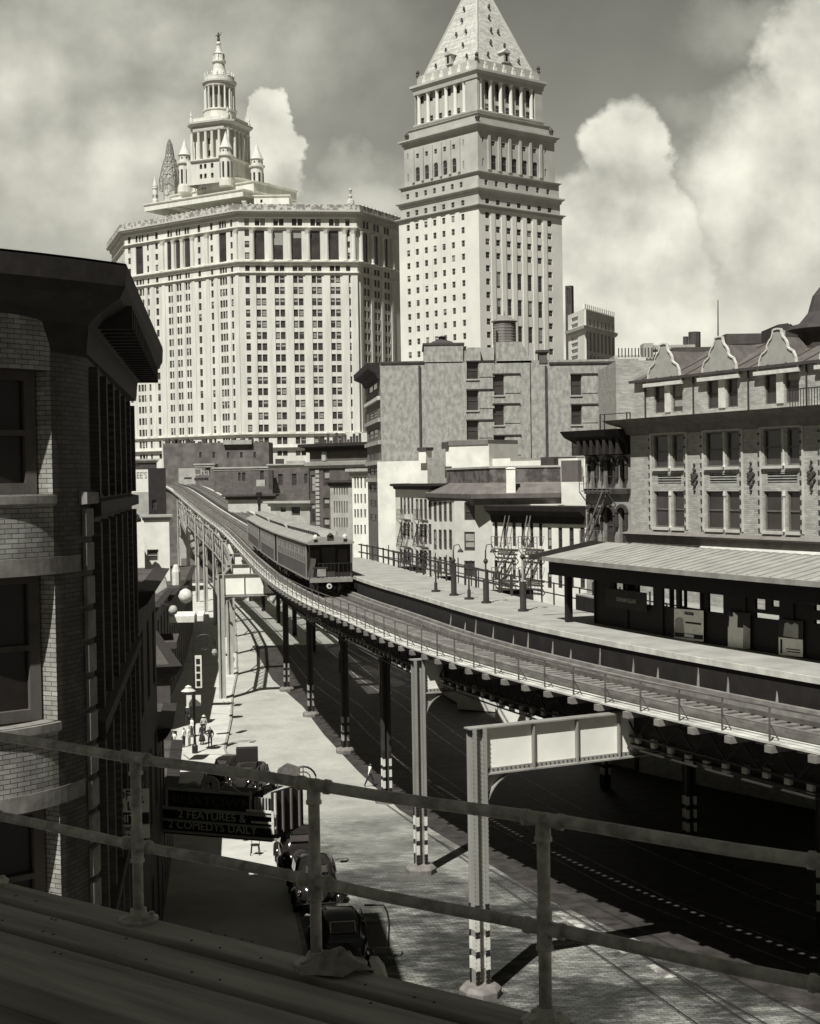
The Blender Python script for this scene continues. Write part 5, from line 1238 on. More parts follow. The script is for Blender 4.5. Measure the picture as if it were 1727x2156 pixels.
b = MB(); q0, q1 = PY(728, 912, 230), PY(773, 924, 230); b.box(q0.x, q1.x+2, 230, 236, q1.z-4, q0.z); b.build('white_penthouse', mWhite, None, label='white penthouse block seen above the dark corniced building', category='penthouse')
blk('tenement', 'grey tenement with two rows of narrow windows behind the train', 695, 192, 741, 189, 1012, mTenG, 8, grid(rep(703, 5.3, 6, 2.6), [(1018, 1042), (1055, 1080), (1090, 1110)]), blind=.1, cor=(.8, .5, mDk))
blk('tenement', 'white tenement squeezed between grey tenement and loft building', 741, 188, 775, 186, 988, mTen, 8, grid([(746, 749.5), (752, 755.5), (759, 762.5), (767, 770.5)], [(1004, 1028), (1040, 1060), (1072, 1090), (1105, 1125)]), blind=.1, cor=(1.0, .6, mTenG))
t5, t5f, _, _ = blk('tenement', 'white tenement with iron fire escapes right beside the tall loft front', 800, 149, 832, 146, 1018, mTen, 8, grid([(806, 810), (816, 820), (825, 829)], [(1030, 1052), (1075, 1100), (1120, 1145)]), blind=.1)
fire_escape(t5, t5f, t5f.pu(805), t5f.pu(828), [t5f.pz(815, 1150), t5f.pz(815, 1105), t5f.pz(815, 1062), t5f.pz(815, 1020)])
# filler frontage below the tenements so that the far pavement is closed off
# ================================================================ the two towers
def facade(par, fr, zb, zt, hs, depth, mat, budget, sizekey=None, frame=mFrame, blind=.25, mr=None):
    b = MB(); b.wall(fr, 0, fr.L, zb, zt, hs, depth); b.build('wall', mat, par)
    rest = MB()
    for h in hs:
        if budget[0] > 0: win(par, fr, *h[:4], depth-.05, frame=frame, blind=blind, sash=True, fw=.12); budget[0] -= 1
        else: win(par, fr, *h[:4], depth-.05, frame=frame, blind=blind, mb=rest, fw=.12)
    if rest.v: rest.build('windows', [mGlass, frame, mBlind], par, kind='stuff')
mGlassF = mGlass
def a2(x): return (300+x/1.8179)/1.4476
def b2y(y): return (560+y/1.8179)/1.4476
mu = thing('towered_office_block', 'huge white many windowed office block with tiered central tower and corner turrets', 'skyscraper', (-60, 540, -10))
K0, K1, K2, K3, K4 = (-123, 598), (-109.4, 557), (-60.8, 520), (-17.9, 525), (-3.4, 551)
ROWS = [530, 592, 655, 717, 779, 842, 904, 966, 1028, 1091, 1153, 1220, 1288, 1355, 1425, 1490]
F2 = Fr(K2, K3); F1 = Fr(K1, K2); F3 = Fr(K3, K4); F0 = Fr(K0, K1)
def mz(y, x=845): return F2.pz(a2(x), b2y(y))
zCor = mz(172); zTopM = mz(118); zLow = mz(1480)-30
def mrows(cols, fr, extra=True):
    hs = []
    for c in cols:
        u0, u1 = fr.pu(a2(c[0])), fr.pu(a2(c[1]))
        for y in ROWS: hs.append((u0, u1, mz(y+20), mz(y-20)))
        hs.append((u0, u1, mz(484), mz(452))); hs.append((u0, u1, mz(232), mz(192)))
        if c[2] == 's':
            for y in (272, 335, 398): hs.append((u0, u1, mz(y+18), mz(y-18)))
    return hs
c2 = [(835, 860, 's'), (1392, 1416, 's')]
for k in range(5): c2 += [(892+k*102.5, 918+k*102.5, 'p'), (923+k*102.5, 949+k*102.5, 'p')]
logg2 = [(F2.pu(a2(890+k*102.5)), F2.pu(a2(944+k*102.5)), mz(420), mz(258)) for k in range(5)]
budget = [100]
facade(mu, F2, zLow, zCor, mrows(c2, F2)+logg2, .4, mStone, budget, blind=.45)
c1 = [(190, 204, 's'), (232, 244, 'p'), (249, 262, 'p'), (266, 275, 'p'), (294, 304, 's'), (340, 355, 's'), (408, 420, 'p'), (424, 434, 'p'), (454, 466, 'p'), (470, 480, 'p'), (503, 514, 'p'), (518, 528, 'p'), (575, 590, 's'), (645, 658, 's'), (694, 706, 'p'), (709, 720, 'p'), (723, 734, 'p'), (756, 768, 's')]
logg1 = [(F1.pu(a2(x0)), F1.pu(a2(x1)), mz(420), mz(258)) for x0, x1 in ((232, 272), (406, 436), (453, 482), (502, 532), (693, 733))]
facade(mu, F1, zLow, zCor, mrows(c1, F1)+logg1, .4, mStone, budget, blind=.1)
c3 = [(1488, 1503, 'p'), (1507, 1521, 'p'), (1546, 1560, 'p'), (1564, 1577, 'p'), (1603, 1616, 'p'), (1619, 1632, 'p')]
logg3 = [(F3.pu(a2(x0)), F3.pu(a2(x1)), mz(420), mz(258)) for x0, x1 in ((1486, 1513), (1543, 1570), (1598, 1624))]
facade(mu, F3, zLow, zCor, mrows(c3, F3)+logg3, .4, mStone, budget, blind=.05)
c0_ = [(60+k*14, 67+k*14, 's') for k in range(9)]
hs0 = []
for k in range(9):
    u = 3+k*(F0.L-6)/9
    for y in (484, 335, 398, 272, 215): hs0.append((u, u+2, mz(y+16), mz(y-16)))
facade(mu, F0, zLow, zCor, hs0, .8, mStone, budget)
ring = [K0, K1, K2, K3, K4, (K4[0]+30, K4[1]+55), (K0[0]+30, K0[1]+60)]
b = MB(); body(b, [V((p[0], p[1], 0)) for p in ring], zLow, zCor+2, skip=(0, 1, 2, 3)); b.build('rear_wall', mStone, mu)
vis_ = [K0, K1, K2, K3, K4]
def mcor(name, y0, out, h, mat=mStone):
    b = MB(); z = mz(y0); b.sweep(vis_, [(.004, z-h), (out*.3, z-h*.9), (out*.4, z-h*.4), (out, z-h*.2), (out, z), (.004, z+.1)]); return b.build(name, mat, mu)
mcor('main_cornice', 150, 2.3, 2.6, mStoneC); mcor('belt_cornice', 430, 1.2, 1.4); mcor('belt_cornice', 240, .8, .9); mcor('string_course', 492, .8, .9); mcor('string_course', 1386, .9, 1.0); mcor('base_cornice', 1460, 1.2, 1.4)
b = MB(); b.sweep(vis_, [(1.9, mz(150)), (1.9, mz(118)), (1.3, mz(118)), (1.3, mz(150))]); b.build('parapet', M('pierced_parapet', .5, .2, scale=.7, lo=.45, hi=.55), mu)
b = MB()
for fr in (F1, F2, F3, F0):
    n = int(fr.L/1.3)
    for k in range(n): u = (k+.5)*fr.L/n; b.fb(fr, u-.22, u+.22, .3, 1.9, mz(168), mz(158)); b.fb(fr, u-.3, u+.3, 1.4, 2.0, mz(118), mz(113)) if k % 2 else None
b.build('dentils', mStone, mu, kind='stuff')
zp0, zp1 = mz(1384), mz(500)
for fr, xs in ((F2, [876+102.5*k for k in range(6)]+[813, 1437]), (F1, [216, 285, 322, 383, 443, 492, 548, 628, 675, 745, 790]), (F3, [1472, 1533, 1590, 1645])):
    for x in xs:
        u = fr.pu(a2(x)); w_ = 1.15 if fr is F2 else .8
        if 0 < u-w_ and u+w_ < fr.L: b = MB(); b.fb(fr, u-w_, u+w_, .004, .25, zp0+.1, zp1); b.build('pilaster', mStone, mu)
        if 0 < u-w_ and u+w_ < fr.L and x not in (216, 285, 322, 675, 745): b = MB(); b.lathe(fr.P(u, .35, mz(428)), [(1.0, 0), (.85, .5), (.75, mz(262)-mz(428)-1), (1.1, mz(258)-mz(428))], 10); b.build('column', mStone, mu)
# stepped roof storeys
def mbox(name, x0, x1, y0, y1, Y, dep, mat=mStone, wins=(), rotto=None):
    a, c = PY((440+x0/3.754)/1.4476, (80+y0/3.754)/1.4476, Y), PY((440+x1/3.754)/1.4476, (80+y1/3.754)/1.4476, Y if rotto is None else rotto)
    fr = Fr(a[:2], c[:2]); b = MB(); z1, z0 = a.z, PY((440+x0/3.754)/1.4476, (80+y1/3.754)/1.4476, Y).z
    hs = []
    for (xa, xb, ya, yb) in wins:
        hs.append((fr.pu((440+xa/3.754)/1.4476), fr.pu((440+xb/3.754)/1.4476), fr.pz((440+xa/3.754)/1.4476, (80+yb/3.754)/1.4476), fr.pz((440+xa/3.754)/1.4476, (80+ya/3.754)/1.4476)))
    hs = [h for h in hs if h[0] > 0 and h[1] < fr.L and h[3] < z1 and h[2] > z0]
    b.wall(fr, 0, fr.L, z0, z1, hs, .6); P_ = [fr.P(0, 0, 0), fr.P(fr.L, 0, 0), fr.P(fr.L, -dep, 0), fr.P(0, -dep, 0)]; body(b, P_, z0, z1, skip=(0,))
    b.sweep([(q.x, q.y) for q in P_], [(0.004, z1-.7), (.5, z1-.3), (.5, z1+.02), (.004, z1+.06)], closed=True)
    o = b.build(name, mat, mu)
    for h in hs: m_ = MB(); m_.face([fr.P(h[0], -.5, h[2]), fr.P(h[1], -.5, h[2]), fr.P(h[1], -.5, h[3]), fr.P(h[0], -.5, h[3])]); m_.build('window', mGlass, o)
    return fr, z0, z1
mbox('roof_storey', 0, 1130, 2040, 2120, 560, 30, rotto=533); mbox('roof_storey', 1130, 1150, 2000, 2110, 532, 20)
mbox('roof_storey', 310, 1255, 1935, 2060, 562, 25, rotto=537, wins=[(395, 428, 1995, 2035), (528, 550, 1985, 2015), (562, 580, 1983, 2013), (628, 648, 1965, 2010), (662, 682, 1963, 2008), (725, 745, 1950, 1995), (870, 898, 1925, 1975)])
mbox('roof_storey', 1255, 1660, 1935, 2045, 537, 18, wins=[(1385, 1410, 1980, 2020)])
mbox('roof_storey', 480, 980, 1830, 1945, 558, 20, rotto=541, wins=[(640, 655, 1850, 1880), (720, 740, 1830, 1870), (752, 770, 1830, 1868)])
# the tower
def t5x(x): return (440+x/3.754)/1.4476
def t5y(y): return (80+y/3.754)/1.4476
TC = PY(t5x(875), t5y(1500), 552); TC.z = 0; k5 = 552/3000/(3.754*1.4476)
def tz(y): return PY(t5x(875), t5y(y), 552).z
def sqz(cx_, half, rot=radians(-23)): return [TC+V((half*(sx*cos(rot)-sy*sin(rot)), half*(sx*sin(rot)+sy*cos(rot)), 0)) for sx, sy in ((-1, -1), (1, -1), (1, 1), (-1, 1))]
def tower_block(half, y1, y0, wins, mat=mStone, name='tower_block', rot=radians(23)):
    q = sqz(0, half, rot); z0, z1 = tz(y0), tz(y1); cx0 = TC
    q = [TC+V((half*sqrt(2)*cos(rot+radians(a)), half*sqrt(2)*sin(rot+radians(a)), 0)) for a in (-135, -45, 45, 135)]
    b = MB()
    allh = []
    for i in range(4):
        fr = Fr(q[i][:2], q[(i+1) % 4][:2]); hs = [(fr.L*a, fr.L*c, z0+(z1-z0)*d_, z0+(z1-z0)*e_) for a, c, d_, e_ in wins] if i in (3, 0) else []
        b.wall(fr, 0, fr.L, z0, z1, hs, .7); allh.append((fr, hs))
    b.face([V((p.x, p.y, z1)) for p in q]); o = b.build(name, mat, mu)
    for fr, hs in allh:
        for h in hs: m_ = MB(); m_.face([fr.P(h[0], -.6, h[2]), fr.P(h[1], -.6, h[2]), fr.P(h[1], -.6, h[3]), fr.P(h[0], -.6, h[3])]); m_.build('window', mGlass, o)
    return o, q
# corner with the seam: the tower shows a wide lit side on the left and a narrow dark one on the right
RT = radians(-23)
WN = [(.30, .36, .62, .82), (.40, .46, .62, .82), (.56, .62, .62, .82), (.30, .36, .22, .42), (.40, .46, .22, .42), (.56, .62, .22, .42)]
HB = 285*k5*.98
tower_block(HB*1.0, 1575, 1850, WN, rot=RT)
tower_block(HB*.72, 1235, 1575, [(.38, .46, .15, .35), (.38, .46, .55, .75)], rot=RT, name='tower_core')
def ringcols(r, z0, z1, n, rad, mat=mStone, a0=0, square=False, nm='column'):
    for k in range(n):
        a = a0+2*pi*k/n
        if square:
            m_ = max(abs(cos(a-RT)), abs(sin(a-RT))); rr_ = min(r/m_, r*1.28)
        else: rr_ = r
        b = MB(); b.lathe(TC+V((rr_*cos(a), rr_*sin(a), z0)), [(rad*1.25, 0), (rad*1.25, (z1-z0)*.03), (rad, (z1-z0)*.05), (rad*.85, (z1-z0)*.93), (rad*1.3, z1-z0)], 8); b.build(nm, mat, mu)
ringcols(HB*.93, tz(1575), tz(1240), 20, .62, square=True, a0=.08)
def sqring(name, half, prof, mat=mStone):
    q = [TC+V((half*sqrt(2)*cos(RT+radians(a)), half*sqrt(2)*sin(RT+radians(a)), 0)) for a in (-135, -45, 45, 135)]
    oct_ = []
    for i in range(4):
        p0, p1, p2 = q[i-1], q[i], q[(i+1) % 4]; oct_ += [p1.lerp(p0, .13), p1.lerp(p2, .13)]
    b = MB(); b.sweep([(p.x, p.y) for p in oct_], prof, closed=True); b.face([V((p.x, p.y, max(c_[1] for c_ in prof)-.05)) for p in oct_]); b.build(name, mat, mu)
sqring('entablature', HB*.93, [(-1.5, tz(1250)), (.3, tz(1250)), (.4, tz(1190)), (1.6, tz(1165)), (1.6, tz(1145)), (-1.5, tz(1140))], mStoneC)
sqring('tower_parapet', HB*.93, [(-.6, tz(1145)), (0, tz(1145)), (0, tz(1095)), (-.6, tz(1095))]); sqring('base_course', HB*1.0, [(-.5, tz(1600)), (.8, tz(1585)), (.8, tz(1570)), (-.5, tz(1565))])
for a in (45, 135, 225, 315):
    p = TC+V((HB*1.2*cos(RT+radians(a)), HB*1.2*sin(RT+radians(a)), tz(1100))); b = MB(); b.lathe(p, [(.7, -1), (.7, .3), (.35, .6), (.5, 1.5), (.3, 2.2), (.05, 3.4)], 6); b.build('finial', mStone, mu)
TL = lambda name, prof, n=24, mat=mStone: (lambda b: (b.lathe(TC, [(r*k5, tz(y)) for r, y in prof], n), b.build(name, mat, mu, smooth=False)))(MB())
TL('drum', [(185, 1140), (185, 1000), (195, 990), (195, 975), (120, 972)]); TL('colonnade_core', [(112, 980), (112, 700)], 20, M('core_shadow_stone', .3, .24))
ringcols(165*k5, tz(975), tz(712), 16, .42, a0=.1, nm='colonnade_column')
TL('round_entablature', [(150, 716), (176, 712), (178, 690), (196, 668), (196, 648), (172, 640), (100, 636)], 32, mStoneC)
TL('round_parapet', [(172, 642), (172, 592), (160, 590), (120, 588)], 28)
for k in range(16):
    a = 2*pi*k/16; p = TC+V((166*k5*cos(a), 166*k5*sin(a), tz(595))); b = MB(); b.lathe(p, [(.4, 0), (.25, .4), (.35, .8), (.05, 1.7)], 6); b.build('finial', mStone, mu)
TL('neck', [(92, 600), (86, 560), (70, 500), (62, 435)], 20, mWhite); TL('lantern', [(62, 440), (80, 418), (80, 400), (66, 396), (60, 392), (56, 322), (64, 318), (40, 300), (30, 260), (28, 232), (14, 225), (20, 215)], 12)
ringcols(62*k5, tz(396), tz(325), 8, .22, nm='lantern_post')
b = MB(); b.lathe(TC, [(r*k5, tz(y)) for r, y in ((2, 228), (20, 218), (27, 200), (20, 180), (2, 172))], 12); b.build('globe', mWhite, mu, smooth=True)
q = TC+V((0, 0, tz(172))); hS = tz(68)-tz(172); b = MB(); b.lathe(q, [(.12*hS, 0), (.17*hS, .1*hS), (.12*hS, .45*hS), (.17*hS, .62*hS), (.09*hS, .78*hS), (.06*hS, .82*hS), (.1*hS, .9*hS), (.03*hS, .98*hS)], 8)
b.tube([q+V((.1*hS, 0, .68*hS)), q+V((.3*hS, 0, .8*hS)), q+V((.28*hS, 0, .98*hS))], .04*hS, 6); b.tube([q+V((-.1*hS, 0, .68*hS)), q+V((-.34*hS, 0, .6*hS))], .04*hS, 6); b.build('gilded_statue', mDk, mu)
def turret(x, ytop, ycone, ybody, ybase, Y, r, mat=mStone):
    c = PY(t5x(x), t5y(ybody), Y); c.z = 0; kk = Y/3000/(3.754*1.4476); z = lambda y: PY(t5x(x), t5y(y), Y).z
    b = MB(); b.lathe(c, [(r*1.15*kk, z(ybase)), (r*1.15*kk, z(ybase-70)), (r*kk, z(ybase-75)), (r*kk, z(ybody)), (r*1.25*kk, z(ybody-10)), (r*1.25*kk, z(ybody-25)), (r*.9*kk, z(ybody-28)), (r*.9*kk, z(ycone+8)), (r*1.08*kk, z(ycone))], 16); o = b.build('turret', mat, mu)
    b = MB(); b.lathe(c, [(r*1.0*kk, z(ycone)), (r*.45*kk, z(ycone-(ycone-ytop)*.5)), (.1, z(ytop))], 12); b.build('turret_cone', mWhite, o)
    for a in range(8):
        an = -pi/2-.35+a*pi/4; d_ = V((cos(an), sin(an), 0)); s_ = V((-d_.y, d_.x, 0)); m_ = MB(); p = c+d_*(r*kk+.03); ww_ = r*.16*kk
        m_.box3(p-s_*ww_+V((0, 0, z(ybase-95))), s_*2*ww_, d_*.06, V((0, 0, z(ybody+60)-z(ybase-95)))); m_.build('slit_window', mGlass, o)
        m_ = MB(); p = c+d_*(r*.9*kk+.03); m_.box3(p-s_*ww_*.7+V((0, 0, z(ycone+45))), s_*1.4*ww_, d_*.06, V((0, 0, z(ycone+28)-z(ycone+45)))); m_.build('round_opening', mGlass, o)
turret(465, 1295, 1480, 1590, 1905, 556, 74); turret(935, 1205, 1395, 1500, 1830, 541, 72); turret(1290, 1335, 1525, 1625, 1890, 549, 74)
# turret wrapped in scaffolding
c = PY(t5x(300), t5y(1900), 566); c.z = 0; kk = 566/3000/(3.754*1.4476); z = lambda y: PY(t5x(300), t5y(y), 566).z
b = MB(); b.lathe(c, [(80*kk, z(2060)), (80*kk, z(1880)), (92*kk, z(1760)), (82*kk, z(1650)), (58*kk, z(1540)), (36*kk, z(1430)), (4*kk, z(1300))], 8); b.build('turret', M('weathered_turret', .5, .34, scale=1), mu)
b = MB(); lev = [(125, 1880), (128, 1760), (108, 1680), (90, 1600), (72, 1540), (52, 1500), (42, 1420), (30, 1350), (6, 1290)]
for (r0, y0), (r1, y1) in zip(lev, lev[1:]):
    for a in range(10):
        A0, A1 = 2*pi*a/10, 2*pi*(a+1)/10
        p0 = c+V((r0*kk*cos(A0), r0*kk*sin(A0), z(y0))); p1 = c+V((r1*kk*cos(A0), r1*kk*sin(A0), z(y1))); q0 = c+V((r0*kk*cos(A1), r0*kk*sin(A1), z(y0))); q1 = c+V((r1*kk*cos(A1), r1*kk*sin(A1), z(y1)))
        b.beam(p0, p1, .16, .16); b.beam(p0, q0, .16, .16); b.beam(p0, q1, .12, .12)
b.build('scaffold', M('scaffold_wood', .28), mu, kind='stuff')
turret(125, 1710, 1830, 1870, 2060, 575, 30)
q = PY(738, 430, 527); b = MB(); b.lathe(q, [(1.6, 0), (1.2, 1.5), (.5, 2), (.8, 3), (.25, 3.6), (.5, 4.6), (.7, 5.2), (.1, 6.0)], 8); b.build('rooftop_statue', mStoneC, mu)
# ---- the pyramid topped tower
ct = thing('courthouse_tower', 'tall pale square tower with columned crown and steep tiled pyramid roof', 'skyscraper', (24, 490, -10))
CO = V((24.1, 470, 0)); av = V((-26.3, 27.6, 0)); bv = V((31.2, 24.8, 0)); Sd = 38.2; av.normalize(); bv.normalize()
def x4(x): return (1150+x/2.15875)/1.4476
def y4(y): return (540+y/2.15875)/1.4476
def x3(x): return (1150+x/2.6569)/1.4476
def y3(y): return y/2.6569/1.4476
CF = Fr((CO.x, CO.y), (CO.x+bv.x, CO.y+bv.y))
def cz(y): return CF.pz(1009.5, y)
def frames(ins):
    c = CO+(av+bv)*ins; s_ = Sd-2*ins; l = c+av*s_; r_ = c+bv*s_; bk_ = c+(av+bv)*s_
    return Fr(l[:2], c[:2]), Fr(c[:2], r_[:2]), [(l.x, l.y), (c.x, c.y), (r_.x, r_.y), (bk_.x, bk_.y)]
mCt = M('tower_granite', .72, .62, scale=.08, rough=.85); mCt2 = M('tower_granite_weathered', .46, .36, scale=.15, rough=.85)
def tier(ins, ytop, ybot, LH, RH, mat, name='wall', depth=.35, budget=None, blind=.1):
    l, r_, P_ = frames(ins); z0, z1 = cz(ybot), cz(ytop); b = MB()
    hl = [(l.pu(a), l.pu(c), d_, e_) for a, c, d_, e_ in LH]; hr = [(r_.pu(a), r_.pu(c), d_, e_) for a, c, d_, e_ in RH]
    b.wall(l, 0, l.L, z0, z1, hl, depth); b.wall(r_, 0, r_.L, z0, z1, hr, depth); b.build(name, mat, ct)
    b = MB(); body(b, [V((p[0], p[1], 0)) for p in P_], z0, z1, skip=(0, 1)); b.build('rear_wall', mat, ct)
    rest = MB()
    for fr, H_ in ((l, hl), (r_, hr)):
        for h in H_:
            if cb100[0] > 0: win(ct, fr, *h, depth-.06, frame=mFrameL, blind=blind, fw=.1); cb100[0] -= 1
            else: win(ct, fr, *h, depth-.06, frame=mFrameL, blind=blind, mb=rest, fw=.1)
    if rest.v: rest.build('windows', [mGlass, mFrameL, mBlind], ct, kind='stuff')
cb100 = [100]
def band(ins, y1, y0, out, mat=mCt2, name='cornice', off=0):
    _, _, P_ = frames(ins); z1, z0 = cz(y1), cz(y0); h = z1-z0
    b = MB(); b.sweep(P_, [(-.5, z0), (out*.25, z0), (out*.4, z0+h*.45), (out, z0+h*.75), (out, z1), (-.5, z1+.05)], closed=True); b.build(name, mat, ct)
rowz = [(cz(y4(242+k*87.9+21)), cz(y4(242+k*87.9-21))) for k in range(12)]
LC = [219, 276, 335, 393, 452, 513, 578]; RC = [736, 806, 876, 943, 1010, 1077, 1144]
def pl_(fr, x, w_=25): return x4(x), x4(x+w_)
LH = [(x4(x), x4(x+21), z0, z1) for x in LC for z0, z1 in rowz]
RH = []
for i, x in enumerate(RC):
    for k, (z0, z1) in enumerate(rowz):
        if 1 <= i <= 5 and k >= 4:
            if k in (5, 7, 9): RH.append((x4(x), x4(x+27), z0-.8, z1+2.6))
            continue
        RH.append((x4(x), x4(x+27), z0, z1))
tier(0, y4(176), y4(1260), LH, RH, mCt, blind=.2)
b = MB()
_l, _r, _P = frames(0)
for fr, cs, w0_ in ((_l, LC, 21), (_r, RC, 27)):
    cc = [fr.pu(x4(x+w0_/2)) for x in cs]
    for a, c_ in zip(cc, cc[1:]): m_ = MB(); u = (a+c_)/2; m_.fb(fr, u-.95, u+.95, .004, .22, cz(y4(1250)), cz(y4(200))); m_.build('pier', mCt, ct)
l_, r__, _ = frames(0)
tz1, tz0 = cz(y4(128)), cz(y4(164))
tier(.4, y4(100), y4(176), [(x4(x), x4(x+22), tz0, tz1) for x in LC], [(x4(x+2), x4(x+28), tz0, tz1) for x in RC], mCt2)
band(0, y4(176), y4(200), 1.0, mCt2, 'belt_course'); band(.4, y4(62), y4(100), 1.2)
tz1, tz0 = cz(y3(1440)), cz(y3(1485))
tier(.6, y3(1392), y4(62), [(x3(270+k*72), x3(294+k*72), tz0, tz1) for k in range(7)], [(x3(905+k*83), x3(930+k*83), tz0, tz1) for k in range(7)], mCt2)
band(.6, y3(1380), y3(1396), .8)
ar1, ar0 = cz(y3(1225)), cz(y3(1345)); sw1, sw0 = cz(y3(1110)), cz(y3(1150))
LHm = [(x3(348+k*74), x3(383+k*74), ar0, ar1) for k in range(5)]+[(x3(354+k*73), x3(378+k*73), sw0, sw1) for k in range(5)]+[(x3(x), x3(x+8), cz(y3(1330)), cz(y3(1265))) for x in (285, 733)]+[(x3(x), x3(x+8), cz(y3(1140)), cz(y3(1090))) for x in (285, 733)]
RHm = [(x3(962+k*83), x3(1002+k*83), ar0, ar1) for k in range(5)]+[(x3(966+k*83), x3(994+k*83), sw0, sw1) for k in range(5)]+[(x3(x), x3(x+12), cz(y3(1330)), cz(y3(1265))) for x in (890, 1392)]+[(x3(x), x3(x+12), cz(y3(1140)), cz(y3(1090))) for x in (890, 1392)]
tier(1.5, y3(1030), y3(1380), LHm, RHm, mCt2)
lm, rm, _ = frames(1.5)
for fr, H_ in ((lm, LHm[:5]), (rm, RHm[:5])):      # round heads
    for a, c_, d_, e_ in H_:
        u0, u1 = fr.pu(a), fr.pu(c_); uc = (u0+u1)/2; r_ = (u1-u0)/2; b = MB(); n = 8
        for i in range(n):
            p0, p1 = i*pi/n, (i+1)*pi/n; b.face([fr.P(uc-r_*cos(p0), -.05, e_-r_+r_*sin(p0)), fr.P(uc-r_*cos(p1), -.05, e_-r_+r_*sin(p1)), fr.P(uc-r_*cos(p1), -.05, e_), fr.P(uc-r_*cos(p0), -.05, e_)])
        b.build('arch_head', mCt2, ct)
for fr, xs in ((lm, [335+74*k for k in range(6)]), (rm, [941+83*k for k in range(6)])):
    for x in xs: m_ = MB(); u = fr.pu(x3(x)); m_.fb(fr, u-.55, u+.55, .004, .5, cz(y3(1350)), cz(y3(1070))); m_.build('pilaster', mCt2, ct)
band(1.5, y3(985), y3(1032), 1.5)
tier(2.6, y3(900), y3(990), [], [], mCt2, 'attic_wall'); band(2.6, y3(893), y3(903), .4, name='attic_coping')
# columned crown
ins = 4.2; lt, rt, _ = frames(ins); zc0, zc1 = cz(y3(850)), cz(y3(590))
LHt = [(x3(395+k*73), x3(425+k*73), zc0+(zc1-zc0)*a, zc0+(zc1-zc0)*c_) for k in range(5) for a, c_ in ((.06, .24), (.7, .97))]
RHt = [(x3(918+k*82), x3(962+k*82), zc0+(zc1-zc0)*a, zc0+(zc1-zc0)*c_) for k in range(5) for a, c_ in ((.03, .27), (.4, .97))]
tier(ins+1.2, y3(575), y3(900), LHt, RHt, mCt2)
for fr, xs, wall_ in ((lt, [375+73*k for k in range(6)], [330, 345]), (rt, [890+82*k for k in range(6)], [])):
    for i, x in enumerate(xs):
        u = fr.pu(x3(x)); m_ = MB()
        m_.lathe(fr.P(u, -.7, zc0), [(.85, 0), (.85, .4), (.7, .6), (.6, zc1-zc0-1.2), (.9, zc1-zc0)], 10); m_.build('column', mCt, ct)
    m_ = MB(); m_.fb(fr, 0, fr.pu(x3(xs[0]))-1.2 if fr is lt else fr.pu(x3(xs[0]))-1.0, -1.4, 0, zc0, zc1); m_.build('corner_pier', mCt2, ct); m_ = MB(); m_.fb(fr, fr.pu(x3(xs[-1]))+1.2, fr.L, -1.4, 0, zc0, zc1); m_.build('corner_pier', mCt2, ct)
band(ins, y3(848), y3(900), .5, name='crown_base'); band(ins, y3(515), y3(592), 1.2)
_, _, P4 = frames(ins+.6); b = MB(); b.sweep(P4, [(-1, cz(y3(520))), (0, cz(y3(520))), (0, cz(y3(430))), (-1, cz(y3(430)))], closed=True); b.build('crown_parapet', mCt2, ct)
for fr in frames(ins+.6)[:2]:
    for k in range(6):
        u = fr.L*(k+.9)/6.8; m_ = MB(); m_.fb(fr, u-.75, u+.75, .004, .5, cz(y3(512)), cz(y3(470))); m_.fb(fr, u-.35, u+.35, .004, .3, cz(y3(465)), cz(y3(440))); m_.build('parapet_block', mCt, ct)
for p in frames(2.2)[2][:3]:
    m_ = MB(); m_.lathe(V((p[0], p[1], cz(y3(985)))), [(.8, 0), (.5, .8), (.7, 1.6), (.9, 2.2), (.2, 3.2)], 6); m_.build('eagle', mDk, ct)
for p in frames(ins+.8)[2][:3]:
    m_ = MB(); m_.lathe(V((p[0], p[1], cz(y3(430)))), [(.8, 0), (.4, .7), (.7, 1.3), (.2, 2.2)], 6); m_.build('finial', mDk, ct)
